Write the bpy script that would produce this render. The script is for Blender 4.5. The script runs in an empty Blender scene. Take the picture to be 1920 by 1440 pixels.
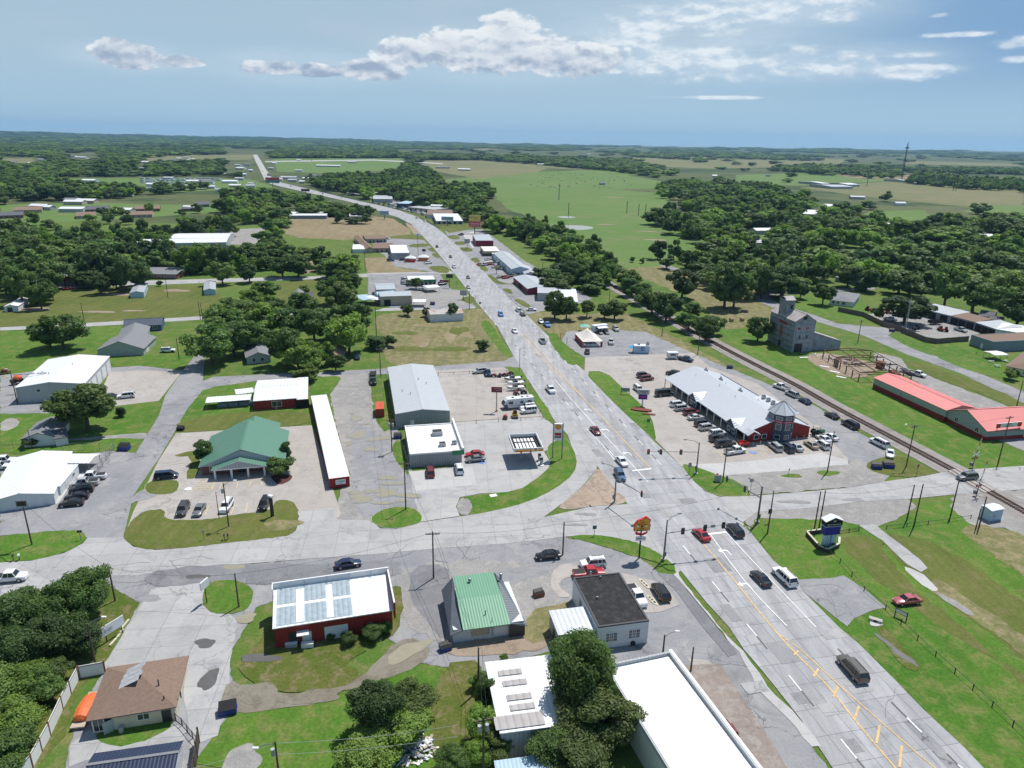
# Town seen from the air. Parts: camera/sky/sun/materials, mesh helpers, ground, trees, buildings, vehicles, street furniture, haze.
import bpy,math,random
import numpy as np
from math import radians as R,sin,cos,pi,hypot,atan2
from mathutils import Vector,Matrix
S=bpy.context.scene
COL=S.collection
rnd=random.Random(7)
H=75.0;FOC=1340.0;PITCH=R(18.9);ROLL=R(1.0)
cam=bpy.data.objects.new('camera',bpy.data.cameras.new('camera'));COL.objects.link(cam)
c_,s_=cos(ROLL),sin(ROLL);SP_,CP_=sin(PITCH),cos(PITCH)
ax=Vector((c_,s_*SP_,s_*CP_));ay=Vector((-s_,c_*SP_,c_*CP_));az=Vector((0,-CP_,SP_))
cam.matrix_world=Matrix(((ax[0],ay[0],az[0],0),(ax[1],ay[1],az[1],0),(ax[2],ay[2],az[2],H),(0,0,0,1)))
cam.data.sensor_width=36.0;cam.data.lens=36.0*FOC/1920;cam.data.clip_start=1;cam.data.clip_end=60000
S.camera=cam
S.render.resolution_x=1024;S.render.resolution_y=768
SUN_EL,SUN_AZ=R(63),R(37)
sun=bpy.data.objects.new('sun',bpy.data.lights.new('sun','SUN'));COL.objects.link(sun)
sd=Vector((sin(SUN_AZ)*cos(SUN_EL),cos(SUN_AZ)*cos(SUN_EL),sin(SUN_EL)))
sun.rotation_euler=sd.to_track_quat('Z','Y').to_euler()
sun.data.energy=5.0;sun.data.angle=R(0.5);sun.data.color=(1.0,0.965,0.91)
S.view_settings.view_transform='Standard';S.view_settings.look='None'
S.view_settings.exposure=-0.05;S.view_settings.gamma=1
S.cycles.max_bounces=5;S.cycles.diffuse_bounces=2;S.cycles.glossy_bounces=2;S.cycles.transparent_max_bounces=4
S.cycles.volume_bounces=0;S.cycles.use_denoising=True
class NT:
 def __init__(s,tree):s.t=tree;s.n=tree.nodes;s.l=tree.links
 def new(s,ty,**kw):
  n=s.n.new(ty)
  for k,v in kw.items():setattr(n,k,v)
  return n
 def put(s,sock,v):
  if v is None:return
  if hasattr(v,'is_output'):s.l.new(v,sock)
  else:
   if isinstance(v,(tuple,list))and len(v)==3 and sock.type=='RGBA':v=(*v,1)
   sock.default_value=v
 def math(s,op,a,b=None,c=None,clamp=False):
  n=s.new('ShaderNodeMath',operation=op,use_clamp=clamp)
  s.put(n.inputs[0],a);s.put(n.inputs[1],b);s.put(n.inputs[2],c);return n.outputs[0]
 def vmath(s,op,a,b=None):
  n=s.new('ShaderNodeVectorMath',operation=op);s.put(n.inputs[0],a);s.put(n.inputs[1],b)
  return n.outputs['Value']if op in('DOT_PRODUCT','LENGTH')else n.outputs[0]
 def mix(s,f,a,b,mode='MIX'):
  n=s.new('ShaderNodeMix',data_type='RGBA',blend_type=mode)
  s.put(n.inputs[0],f);s.put(n.inputs[6],a);s.put(n.inputs[7],b);return n.outputs[2]
 def noise(s,vec,scale,detail=4,rough=.55,dist=0,w=None,d='3D'):
  n=s.new('ShaderNodeTexNoise',noise_dimensions=d)
  s.put(n.inputs['Vector'],vec);s.put(n.inputs['Scale'],scale);s.put(n.inputs['Detail'],detail)
  s.put(n.inputs['Roughness'],rough);s.put(n.inputs['Distortion'],dist);return n.outputs['Fac']
 def ramp(s,v,a,b,lo=0.,hi=1.,smooth=False):
  n=s.new('ShaderNodeMapRange',interpolation_type='SMOOTHSTEP' if smooth else 'LINEAR')
  s.put(n.inputs[0],v);s.put(n.inputs[1],a);s.put(n.inputs[2],b);s.put(n.inputs[3],lo);s.put(n.inputs[4],hi)
  return n.outputs[0]
 def rot(s,vec,ang,scale=(1,1,1)):
  n=s.new('ShaderNodeMapping');s.put(n.inputs[0],vec);n.inputs['Rotation'].default_value=(0,0,ang)
  n.inputs['Scale'].default_value=scale;return n.outputs[0]
W=bpy.data.worlds.new('World');S.world=W;W.use_nodes=True
w=NT(W.node_tree)
for n in list(w.n):w.n.remove(n)
out=w.new('ShaderNodeOutputWorld');bg=w.new('ShaderNodeBackground');w.l.new(bg.outputs[0],out.inputs[0])
sky=w.new('ShaderNodeTexSky',sky_type='NISHITA',sun_disc=False,sun_elevation=SUN_EL,sun_rotation=SUN_AZ,altitude=200,air_density=1.0,dust_density=1.6,ozone_density=1.2)
tc=w.new('ShaderNodeTexCoord');D=tc.outputs['Generated']
sep=w.new('ShaderNodeSeparateXYZ');w.l.new(D,sep.inputs[0])
X,Y,Z=sep.outputs
az_=w.math('MULTIPLY',w.math('ARCTAN2',X,Y),57.2958)
el_=w.math('MULTIPLY',w.math('ARCSINE',Z),57.2958)
def comb(x,y,z=0.):
 n=w.new('ShaderNodeCombineXYZ');w.put(n.inputs[0],x);w.put(n.inputs[1],y);w.put(n.inputs[2],z);return n.outputs[0]
def sk(px,py,rx,ry):
 e=math.degrees(math.atan((720-py)/1340))-18.9;k=1340*cos(R(18.9))+(720-py)*sin(R(18.9))
 return(math.degrees(math.atan((px-960)/k)),e+(px-960)*R(1.0)/1340*57.3,rx/k*57.3,ry/1480*57.3)
def blob(a,e,ra,re):
 u=w.math('DIVIDE',w.math('SUBTRACT',az_,a),ra);v=w.math('DIVIDE',w.math('SUBTRACT',el_,e),re)
 return w.math('SUBTRACT',1.,w.math('SQRT',w.math('ADD',w.math('MULTIPLY',u,u),w.math('MULTIPLY',v,v))))
def field(bl):
 f=None
 for b in bl:
  g=blob(*sk(*b));f=g if f is None else w.math('SMOOTH_MAX',f,g,.15)
 return f
q1=comb(w.math('MULTIPLY',az_,.55),w.math('MULTIPLY',el_,.95))
def cumulus(bl,gain,thr,soft,seed,q):
 f=field(bl)
 v=w.vmath('ADD',q,(seed,seed*1.7,0))
 n=w.noise(v,.85,10,.60);n2=w.noise(w.vmath('ADD',v,(.14,.36,0)),.85,8,.56)
 den=w.math('ADD',w.math('MULTIPLY',w.math('MAXIMUM',f,-1.5),gain),w.math('SUBTRACT',n,.5))
 m=w.ramp(den,thr,thr+soft,smooth=True)
 lit=w.math('ADD',w.math('MULTIPLY',w.math('SUBTRACT',n,n2),3.6),.52,clamp=True)
 return m,lit,den
BIG=[(930,96,170,50),(940,60,76,44),(760,102,92,34),(835,92,90,46),(1060,112,130,40),(225,118,74,26),(200,108,42,26),(330,124,52,12),(500,130,70,17),(590,136,60,15),(690,132,80,24)]
MID=[(1180,62,130,50),(1300,42,190,50),(1480,32,185,44),(1300,122,220,55),(1480,134,175,38),(1650,150,160,20),(1905,12,60,30),(1775,95,80,7),(1690,125,60,7),(1900,116,70,16),(1890,140,70,10),(1740,62,26,6),(1300,186,190,5)]
m1,l1,d1=cumulus(BIG,.85,.12,.16,3.1,q1)
q2=comb(w.math('MULTIPLY',az_,.40),w.math('MULTIPLY',el_,1.0),4.)
m2,l2,d2=cumulus(MID,.55,.12,.30,8.4,q2)
qv=comb(w.math('MULTIPLY',w.math('ADD',az_,w.math('MULTIPLY',el_,-1.1)),.055),w.math('MULTIPLY',el_,.34),9.)
veil=w.ramp(w.noise(qv,1.,5,.6,.5),.38,.75,smooth=True)
vh=w.math('MULTIPLY',w.math('MULTIPLY',w.ramp(el_,1.5,7.5,smooth=True),w.ramp(el_,16,30,1.,0.,smooth=True)),w.ramp(az_,8,30,1.,.25,smooth=True))
veil=w.math('MULTIPLY',w.math('ADD',w.math('MULTIPLY',veil,.60),.38),vh,clamp=True)
skyc=w.mix(1.,sky.outputs[0],(.92,1.0,1.12),'MULTIPLY')
skyc=w.mix(w.ramp(el_,.0,28,.95,.14,smooth=True),skyc,(7.9,11.5,14.3))
skyc=w.mix(w.math('MULTIPLY',w.ramp(az_,6,34,0.,.75,smooth=True),w.ramp(el_,1.,7.,smooth=True)),skyc,(2.6,5.9,11.2))
c0=w.mix(veil,skyc,(8.6,10.9,12.9))
fb=w.math('MAXIMUM',field([(930,105,330,70),(560,130,260,45),(240,120,150,36)]),field([(1250,70,420,90),(1500,130,330,50),(1450,30,300,60)]))
c0=w.mix(w.math('MULTIPLY',w.math('MULTIPLY',w.ramp(fb,0.,.7,0,.8,smooth=True),w.ramp(w.noise(comb(w.math('MULTIPLY',az_,.12),w.math('MULTIPLY',el_,.8),2.),1.,6,.65),.3,.65,.25,1.)),1.),c0,(10.2,12.7,14.9))
l1=w.math('ADD',w.math('MULTIPLY',l1,.62),w.ramp(el_,3.7,7.2,-.02,.5))
cc1=w.mix(w.ramp(l1,.2,.8),(6.3,8.0,10.6),(17.,17.6,18.))
cc1=w.mix(w.ramp(d1,.22,.75,0.,.35),cc1,(6.8,8.6,11.2))
cc2=w.mix(w.ramp(l2,.2,.8),(9.6,12.0,14.4),(16.,17.2,18.))
c0=w.mix(w.math('MULTIPLY',m2,.86),c0,cc2)
c0=w.mix(w.math('MULTIPLY',m1,.95),c0,cc1)
w.l.new(c0,bg.inputs[0]);bg.inputs[1].default_value=0.055
def ray(px,py):
 x=px-960;y=720-py
 xr=x*c_-y*s_;yr=x*s_+y*c_
 return(xr,FOC*CP_+yr*SP_,-FOC*SP_+yr*CP_)
def G(px,py,z=0.):
 d=ray(px,py);t=(z-H)/d[2];return(d[0]*t,d[1]*t)
def hof(bx,by,tx,ty):
 b=G(bx,by);d=ray(tx,ty);return H+d[2]*hypot(*b)/hypot(d[0],d[1])
def mpp(px,py):
 b=G(px,py);return hypot(b[0],b[1],H)/FOC*cos(atan2(abs(px-960),FOC))
MATS={}
def pbsdf(name):
 m=bpy.data.materials.new(name);m.use_nodes=True;t=NT(m.node_tree)
 b=t.n['Principled BSDF'];return m,t,b
def mat(name,col=(.5,.5,.5),rough=.6,metal=0.,var=.18,scale=.6,ribs=0.,ribdir='x',bump=.0,spec=.4,dirt=None,coat=0.,emit=0.,dscale=.25):
 if name in MATS:return MATS[name]
 m,t,b=pbsdf(name);MATS[name]=m
 o=t.new('ShaderNodeTexCoord').outputs['Object']
 n=t.noise(o,scale,5,.6)
 c=t.mix(1.,col,t.mix(t.ramp(n,.25,.75),(1-var,)*3,(1+var*.6,)*3),'MULTIPLY')
 if dirt:
  d=t.ramp(t.noise(o,dscale,7,.7),.48,.68,0.,dirt[3])
  c=t.mix(d,c,dirt[:3])
 if ribs:
  wv=t.new('ShaderNodeTexWave',wave_type='BANDS',bands_direction=ribdir.upper(),wave_profile='SIN')
  t.put(wv.inputs['Vector'],o);t.put(wv.inputs['Scale'],.314/ribs)
  rb=t.ramp(wv.outputs['Fac'],.0,.35,.80,1.)
  c=t.mix(1.,c,rb,'MULTIPLY')
  bp=t.new('ShaderNodeBump');t.put(bp.inputs['Height'],wv.outputs['Fac']);bp.inputs['Strength'].default_value=.5;bp.inputs['Distance'].default_value=.05
  t.l.new(bp.outputs[0],b.inputs['Normal'])
 elif bump:
  bp=t.new('ShaderNodeBump');t.put(bp.inputs['Height'],t.noise(o,6,5,.7));bp.inputs['Strength'].default_value=bump;bp.inputs['Distance'].default_value=.05
  t.l.new(bp.outputs[0],b.inputs['Normal'])
 t.put(b.inputs['Base Color'],c);b.inputs['Roughness'].default_value=rough;b.inputs['Metallic'].default_value=metal
 b.inputs['Specular IOR Level'].default_value=spec;b.inputs['Coat Weight'].default_value=coat;b.inputs['Coat Roughness'].default_value=.08
 if emit:t.put(b.inputs['Emission Color'],c);b.inputs['Emission Strength'].default_value=emit
 return m
def ground(name,c1,c2,c3,th=(.5,.65),s=(.03,.25,2.5),fine=.3,streak=None,slab=None,crack=0.,stain=0.,spot=None,rough=.95):
 """c1/c2 broad patches, c3 smaller patches; slab=(angle,w,h,contrast) paving joints; crack = amount of cracking"""
 if name in MATS:return MATS[name]
 m,t,b=pbsdf(name);MATS[name]=m
 o=t.new('ShaderNodeTexCoord').outputs['Object']
 n1=t.noise(o,s[0],5,.6);n2=t.noise(o,s[1],6,.68,.4);n3=t.noise(o,s[2],5,.75)
 c=t.mix(t.ramp(n1,.36,.62),c1,c2)
 c=t.mix(t.ramp(n2,th[0],th[1]),c,c3)
 if streak:
  sv=t.rot(o,streak[0],(streak[1],.03,1));c=t.mix(1.,c,t.ramp(t.noise(sv,1,4,.6),.3,.7,1-streak[2],1+streak[2]*.7),'MULTIPLY')
 c=t.mix(1.,c,t.ramp(n3,.25,.75,1-fine,1+fine*.8),'MULTIPLY')
 if stain:
  c=t.mix(t.ramp(t.noise(o,.09,7,.72,.8),.52,.68,0,stain),c,tuple(v*.55 for v in c1))
 if spot:c=t.mix(t.ramp(t.noise(o,spot[3],6,.7),spot[4],spot[4]+.07),c,spot[:3])
 if slab:
  br=t.new('ShaderNodeTexBrick');br.offset=0.;br.squash=1.
  wob=t.vmath('MULTIPLY',t.vmath('SUBTRACT',t.new('ShaderNodeTexNoise').outputs['Color'],(.5,.5,.5)),(.06,.06,0))
  t.put(br.inputs['Vector'],t.vmath('ADD',t.rot(o,slab[0]),wob));t.put(br.inputs['Scale'],1.)
  k=slab[3];t.put(br.inputs['Color1'],(1-k,1-k,1-k));t.put(br.inputs['Color2'],(1+k*.8,1+k*.8,1+k*.8));t.put(br.inputs['Mortar'],(slab[4],)*3 if len(slab)>4 else(.55,.54,.53))
  br.inputs['Mortar Size'].default_value=.055;br.inputs['Mortar Smooth'].default_value=.3
  br.inputs['Brick Width'].default_value=slab[1];br.inputs['Row Height'].default_value=slab[2];br.inputs['Bias'].default_value=0
  c=t.mix(1.,c,br.outputs['Color'],'MULTIPLY')
 if crack:
  wv=t.vmath('ADD',o,t.vmath('MULTIPLY',t.new('ShaderNodeTexNoise').outputs['Color'],(1.2,1.2,0)))
  vo=t.new('ShaderNodeTexVoronoi',feature='DISTANCE_TO_EDGE');t.put(vo.inputs['Vector'],t.vmath('ADD',o,t.vmath('MULTIPLY',t.rot(o,0),(0,0,0))))
  nn=t.new('ShaderNodeTexNoise');t.put(nn.inputs['Vector'],o);t.put(nn.inputs['Scale'],.5);t.put(nn.inputs['Detail'],5)
  t.put(vo.inputs['Vector'],t.vmath('ADD',o,t.vmath('MULTIPLY',nn.outputs['Color'],(5,5,0))));t.put(vo.inputs['Scale'],.14)
  line=t.ramp(vo.outputs[0],.004,.018,1.,0.)
  msk=t.math('MULTIPLY',line,t.ramp(t.noise(o,.06,3,.5),.45,.6,0,crack))
  c=t.mix(msk,c,tuple(v*.5 for v in c1))
 bp=t.new('ShaderNodeBump');t.put(bp.inputs['Height'],n3);bp.inputs['Strength'].default_value=.35;bp.inputs['Distance'].default_value=.06
 t.l.new(bp.outputs[0],b.inputs['Normal'])
 t.put(b.inputs['Base Color'],c);b.inputs['Roughness'].default_value=rough;b.inputs['Specular IOR Level'].default_value=.2
 return m
HA=atan2(-34,150)
RD=R(90)+R(12.6)
ROADROT=-(RD)
m_grass=ground('grass',(.074,.148,.022),(.112,.172,.032),(.185,.182,.066),(.48,.66),(.02,.22,2.2),.42)
m_lush=ground('lush_grass',(.062,.155,.016),(.098,.186,.024),(.160,.188,.050),(.47,.63),(.04,.3,2.),.42,streak=(R(15),.5,.12))
m_mown=ground('mown_grass',(.094,.130,.024),(.132,.146,.036),(.180,.158,.066),(.50,.70),(.05,.35,2.2),.32,streak=(R(-60),.45,.14))
m_dry=ground('dry_grass',(.200,.180,.085),(.150,.160,.055),(.270,.225,.125),(.46,.60),(.06,.4,2.),.32,streak=(R(80),.4,.2))
m_hay=ground('brown_stubble',(.270,.215,.125),(.235,.185,.100),(.300,.250,.160),(.5,.62),(.02,.2,1.2),.22,streak=(R(70),.2,.12))
m_past=ground('pasture_grass',(.105,.185,.042),(.132,.198,.056),(.185,.190,.085),(.52,.70),(.006,.035,.5),.22)
m_field=ground('tan_field',(.190,.180,.085),(.150,.165,.070),(.230,.195,.100),(.5,.66),(.003,.015,.2),.2)
m_land=ground('farm_land',(.075,.105,.035),(.125,.130,.055),(.045,.075,.028),(.5,.58),(.0012,.006,.05),.25)
m_weed=ground('weedy_ground',(.070,.115,.014),(.120,.130,.030),(.200,.165,.085),(.50,.66),(.08,.5,2.5),.45)
m_conc=ground('concrete_pavement',(.400,.390,.385),(.440,.425,.410),(.345,.340,.340),(.52,.66),(.05,.3,3.),.09,slab=(R(-4),5.2,5.0,.045,.72),stain=.40)
m_hwy=ground('highway_concrete',(.370,.368,.375),(.400,.396,.398),(.325,.326,.338),(.52,.66),(.03,.3,3.),.11,streak=(ROADROT+R(90),.62,.19),slab=(ROADROT,4.6,3.66,.085),stain=.22)
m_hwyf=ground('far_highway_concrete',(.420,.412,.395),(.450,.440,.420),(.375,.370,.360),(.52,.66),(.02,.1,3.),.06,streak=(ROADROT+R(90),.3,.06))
m_conc2=ground('warm_concrete',(.400,.362,.328),(.425,.392,.362),(.350,.318,.288),(.5,.66),(.06,.3,3.),.10,slab=(R(-3),6.0,5.5,.03,.80),stain=.22,crack=.5)
m_concw=ground('pale_concrete',(.500,.485,.465),(.460,.450,.440),(.420,.410,.400),(.5,.66),(.06,.3,3.),.10,slab=(R(-5),6.,6.,.03,.8),stain=.12)
m_street=ground('street_concrete',(.385,.378,.372),(.430,.420,.410),(.330,.328,.330),(.5,.66),(.05,.2,2.5),.10,slab=(R(-7),6.2,4.6,.05,.66),crack=.8,stain=.35)
m_asph=ground('old_asphalt',(.250,.250,.262),(.300,.297,.302),(.360,.350,.340),(.50,.70),(.04,.2,2.5),.16,crack=.9,stain=.6)
m_asphd=ground('dark_asphalt',(.185,.186,.196),(.225,.224,.232),(.275,.270,.268),(.52,.70),(.05,.3,3.),.16,crack=.6,stain=.3)
m_grav=ground('gravel',(.270,.258,.250),(.320,.305,.290),(.375,.350,.322),(.48,.64),(.06,.4,4.),.35,stain=.3)
m_ball=ground('rail_ballast',(.260,.235,.220),(.310,.280,.262),(.360,.330,.305),(.5,.64),(.06,.5,6.),.42)
m_dirt=ground('bare_dirt',(.300,.225,.165),(.340,.270,.205),(.240,.185,.135),(.5,.64),(.08,.5,4.),.3)
m_mud=ground('muddy_wheel_track',(.200,.175,.130),(.250,.225,.180),(.160,.140,.105),(.5,.64),(.1,.5,4.),.25,rough=.6)
m_tan=ground('tan_worn_slab',(.385,.295,.225),(.42,.335,.27),(.30,.235,.18),(.48,.62),(.1,.6,4.),.16,slab=(R(-12),4.5,4.5,.05,.6),crack=.8,stain=.4)
m_pudw=mat('puddle_water',(.33,.30,.215),.12,var=.1,spec=.6)
m_dark=mat('damp_stain',(.115,.11,.105),.5,var=.2)
m_patch=ground('dark_patch',(.27,.268,.272),(.30,.297,.30),(.24,.238,.242),(.5,.6),(.1,.6,4.),.12)
m_white=mat('road_paint_white',(.78,.78,.77),.7,var=.3,scale=2)
m_yel=mat('road_paint_yellow',(.70,.47,.20),.7,var=.35,scale=2)
m_pyel=mat('lot_paint_yellow',(.72,.55,.26),.7,var=.35,scale=2)
m_tar=mat('tar_joint',(.10,.10,.105),.7,var=.2)
m_kerb=mat('kerb_concrete',(.46,.43,.39),.9,var=.2,bump=.2)
def link(name,me,parent=None,loc=(0,0,0),rz=0.):
 o=bpy.data.objects.new(name,me);COL.objects.link(o);o.location=loc;o.rotation_euler=(0,0,rz)
 if parent:o.parent=parent
 return o
def tag(o,label=None,cat=None,group=None,kind=None):
 if label:o['label']=label
 if cat:o['category']=cat
 if group:o['group']=group
 if kind:o['kind']=kind
 return o
def empty(name,label,cat,x,y,rz=0.,z=0.,group=None):
 o=bpy.data.objects.new(name,None);COL.objects.link(o);o.empty_display_size=.5
 o.location=(x,y,z);o.rotation_euler=(0,0,rz);return tag(o,label,cat,group)
class MB:
 def __init__(s):s.v=[];s.f=[];s.m=[];s.mats=[]
 def mi(s,m):
  if m not in s.mats:s.mats.append(m)
  return s.mats.index(m)
 def face(s,pts,m):
  k=len(s.v);s.v+=[tuple(p)for p in pts];s.f.append(tuple(range(k,k+len(pts))));s.m.append(s.mi(m));return s
 def prism(s,poly,z0,z1,m,mtop=None,z1f=None):
  """vertical prism over a CCW outline; z1f(x,y) gives a sloping top"""
  n=len(poly);k=len(s.v);f=z1f or(lambda x,y:z1)
  s.v+=[(x,y,z0)for x,y in poly]+[(x,y,f(x,y))for x,y in poly]
  for i in range(n):
   j=(i+1)%n;s.f.append((k+i,k+j,k+n+j,k+n+i));s.m.append(s.mi(m))
  s.f.append(tuple(k+n+i for i in range(n)));s.m.append(s.mi(mtop or m))
  s.f.append(tuple(k+i for i in reversed(range(n))));s.m.append(s.mi(m));return s
 def box(s,x0,x1,y0,y1,z0,z1,m,mtop=None):
  return s.prism([(x0,y0),(x1,y0),(x1,y1),(x0,y1)],z0,z1,m,mtop)
 def bar(s,a,b,w,m,h=None,up=(0,0,1)):
  a=Vector(a);b=Vector(b);d=(b-a).normalized();u=Vector(up)
  if abs(d.dot(u))>.98:u=Vector((1,0,0))
  x=d.cross(u).normalized();y=x.cross(d).normalized();h=h or w
  c=[x*(i*w/2)+y*(j*h/2)for i,j in((-1,-1),(1,-1),(1,1),(-1,1))]
  k=len(s.v);s.v+=[tuple(a+q)for q in c]+[tuple(b+q)for q in c];q=s.mi(m)
  for i in range(4):
   j=(i+1)%4;s.f.append((k+i,k+j,k+4+j,k+4+i));s.m.append(q)
  s.f+=[(k+3,k+2,k+1,k),(k+4,k+5,k+6,k+7)];s.m+=[q,q];return s
 def tube(s,a,b,r0,m,r1=None,n=8,cap=True):
  a=Vector(a);b=Vector(b);r1=r0 if r1 is None else r1;d=(b-a).normalized()
  u=Vector((0,0,1))if abs(d.z)<.95 else Vector((1,0,0));x=d.cross(u).normalized();y=d.cross(x)
  k=len(s.v);q=s.mi(m)
  for p,r in((a,r0),(b,r1)):
   for i in range(n):t=2*pi*i/n;s.v.append(tuple(p+x*(r*cos(t))+y*(r*sin(t))))
  for i in range(n):
   j=(i+1)%n;s.f.append((k+i,k+n+i,k+n+j,k+j));s.m.append(q)
  if cap:s.f+=[tuple(k+i for i in range(n)),tuple(k+n+i for i in reversed(range(n)))];s.m+=[q,q]
  return s
 def pipe(s,pts,r,m,n=6):
  for a,b in zip(pts,pts[1:]):s.tube(a,b,r,m,n=n)
  return s
 def ball(s,c,r,m,n=8,rings=5,sz=1.):
  k=len(s.v);q=s.mi(m);s.v.append((c[0],c[1],c[2]-r*sz))
  for i in range(1,rings):
   t=-pi/2+pi*i/rings
   for j in range(n):a=2*pi*j/n;s.v.append((c[0]+r*cos(t)*cos(a),c[1]+r*cos(t)*sin(a),c[2]+r*sz*sin(t)))
  s.v.append((c[0],c[1],c[2]+r*sz));e=len(s.v)-1
  for j in range(n):
   j2=(j+1)%n;s.f.append((k,k+1+j2,k+1+j));s.m.append(q)
   for i in range(rings-2):b=k+1+i*n;s.f.append((b+j,b+j2,b+n+j2,b+n+j));s.m.append(q)
   b=k+1+(rings-2)*n;s.f.append((b+j,b+j2,e));s.m.append(q)
  return s
 def build(s,name,parent=None,loc=(0,0,0),rz=0.,smooth=False):
  me=bpy.data.meshes.new(name);me.from_pydata(s.v,[],s.f)
  for m in s.mats:me.materials.append(m)
  me.polygons.foreach_set('material_index',s.m)
  if smooth:me.polygons.foreach_set('use_smooth',[True]*len(s.f))
  me.update();return link(name,me,parent,loc,rz)
def copy_tree(o,parent=None,**ov):
 c=o.copy();COL.objects.link(c)
 if parent:c.parent=parent
 for ch in list(o.children):copy_tree(ch,c)
 return c
def text(s,size,m,parent,loc,rot=(R(90),0,0),name='lettering',ext=.02,al='CENTER',sx=1.):
 cu=bpy.data.curves.new(name,'FONT');cu.body=s;cu.size=size;cu.extrude=ext;cu.align_x=al;cu.align_y='CENTER';cu.resolution_u=2
 tmp=bpy.data.objects.new('tmp',cu);me=bpy.data.meshes.new_from_object(tmp);bpy.data.objects.remove(tmp)
 me.materials.clear();me.materials.append(m)
 o=link(name,me,parent,loc);o.rotation_euler=rot;o.scale=(sx,1,1);return o
def chaikin(p,k=1,closed=True):
 for _ in range(k):
  q=[];n=len(p)
  for i in range(n if closed else n-1):
   a,b=p[i],p[(i+1)%n];q+=[(a[0]*.75+b[0]*.25,a[1]*.75+b[1]*.25),(a[0]*.25+b[0]*.75,a[1]*.25+b[1]*.75)]
  if not closed:q=[p[0]]+q+[p[-1]]
  p=q
 return p
def rough_edge(p,amp,step):
 r=random.Random(int(abs(p[0][0]*13+p[0][1]*7)));q=[];n=len(p)
 for i in range(n):
  a,b=p[i],p[(i+1)%n];L=hypot(b[0]-a[0],b[1]-a[1]);k=max(1,int(L/step))
  for j in range(k):
   t=j/k;q.append((a[0]+(b[0]-a[0])*t+r.uniform(-amp,amp),a[1]+(b[1]-a[1])*t+r.uniform(-amp,amp)))
 return q
def ccw(p):
 a=sum(p[i][0]*p[(i+1)%len(p)][1]-p[(i+1)%len(p)][0]*p[i][1]for i in range(len(p)))
 return p if a>0 else p[::-1]
from mathutils.geometry import tessellate_polygon
LC={}
def lz(layer):
 LC[layer]=LC.get(layer,0)+1;return layer*.02+(LC[layer]%38)*.0005
def sheet(name,m,layer,pts,smooth=0,amp=0.,step=1.5,world=False,kerb=False,lift=0.):
 p=pts if world else[G(*q)for q in pts]
 if smooth:p=chaikin(p,smooth)
 if not amp and not kerb and not world and name in('lawn','meadow','verge','grass_island','asphalt_lot','gravel_lot'):amp,step=.16,.8
 if amp:p=rough_edge(p,amp,step)
 p=ccw(p);z=lz(layer)+lift
 tri=tessellate_polygon([[Vector((x,y,0))for x,y in p]])
 me=bpy.data.meshes.new(name);me.from_pydata([(x,y,z)for x,y in p],[],[tuple(reversed(t))if False else tuple(t)for t in tri])
 me.update()
 if me.polygons and me.polygons[0].normal.z<0:
  me.flip_normals()
 me.materials.append(m);o=link(name,me);tag(o,kind='structure')
 if kerb:kerbline(p,z)
 return o
def kerbline(p,z,closed=True,wid=.17,hgt=.13,m=None):
 b=MB();n=len(p);m=m or m_kerb
 for i in range(n if closed else n-1):
  a,c=p[i],p[(i+1)%n]
  if hypot(c[0]-a[0],c[1]-a[1])>.02:b.bar((a[0],a[1],hgt/2+.01),(c[0],c[1],hgt/2+.01),wid,m,hgt)
 o=b.build('kerb');return tag(o,kind='structure')
def strip(name,m,layer,pts,wid,world=False,smooth=0):
 p=pts if world else[G(*q)for q in pts]
 if smooth:p=chaikin(p,smooth,False)
 z=lz(layer);L=[];Rr=[]
 for i in range(len(p)):
  a=p[max(i-1,0)];b=p[min(i+1,len(p)-1)];d=hypot(b[0]-a[0],b[1]-a[1])or 1;nx,ny=-(b[1]-a[1])/d*wid/2,(b[0]-a[0])/d*wid/2
  L.append((p[i][0]+nx,p[i][1]+ny,z));Rr.append((p[i][0]-nx,p[i][1]-ny,z))
 v=L+Rr;k=len(p);me=bpy.data.meshes.new(name);me.from_pydata(v,[],[(k+i,k+i+1,i+1,i)for i in range(k-1)]);me.update()
 me.materials.append(m);return tag(link(name,me),kind='structure')
def ellipse(name,m,layer,px,py,rx,ry,ang=0.,amp=.12):
 x,y=G(px,py);r=random.Random(int(px*7+py));n=22;a=R(ang);ph=[r.uniform(0,6.28)for _ in range(4)];p=[]
 for i in range(n):
  t=2*pi*i/n;k=1+amp*sin(2*t+ph[0])+amp*sin(3*t+ph[1])+amp*.6*sin(5*t+ph[2]);u,v=rx*k*cos(t),ry*k*sin(t)
  p.append((x+u*cos(a)-v*sin(a),y+u*sin(a)+v*cos(a)))
 return sheet(name,m,layer,p,world=True)
def landz(x,y):
 d=hypot(x,y)
 if d<4500:return 0.
 a=math.degrees(atan2(x,y));t=min(1,(d-4500)/7500)
 return t*t*(max(0,-a-8)*2.0+max(0,a-14)*1.5+18*max(0,1-abs(a+14)/10)+4*sin(a*.9)+3*sin(a*2.3+d*.001))
def land():
 rings=[0,60,150,300,600,1000,1600,2400,3400,4500,5500,6500,7600,8800,10200,11800,13500];n=180;v=[(0,0,0)];f=[]
 for r in rings[1:]:
  for i in range(n):t=2*pi*i/n;x,y=r*sin(t),r*cos(t);v.append((x,y,landz(x,y)))
 for i in range(n):f.append((0,1+(i+1)%n,1+i))
 for k in range(len(rings)-2):
  a=1+k*n
  for i in range(n):j=(i+1)%n;f.append((a+i,a+j,a+n+j,a+n+i))
 me=bpy.data.meshes.new('ground');me.from_pydata(v,[],f);me.update()
 if me.polygons[0].normal.z<0:me.flip_normals()
 me.materials.append(m_land);tag(link('ground',me),kind='structure')
land()
sheet('town_grass',m_grass,1,[(-420,10),(420,10),(520,330),(560,640),(-520,640),(-480,300)],world=True)
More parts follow.
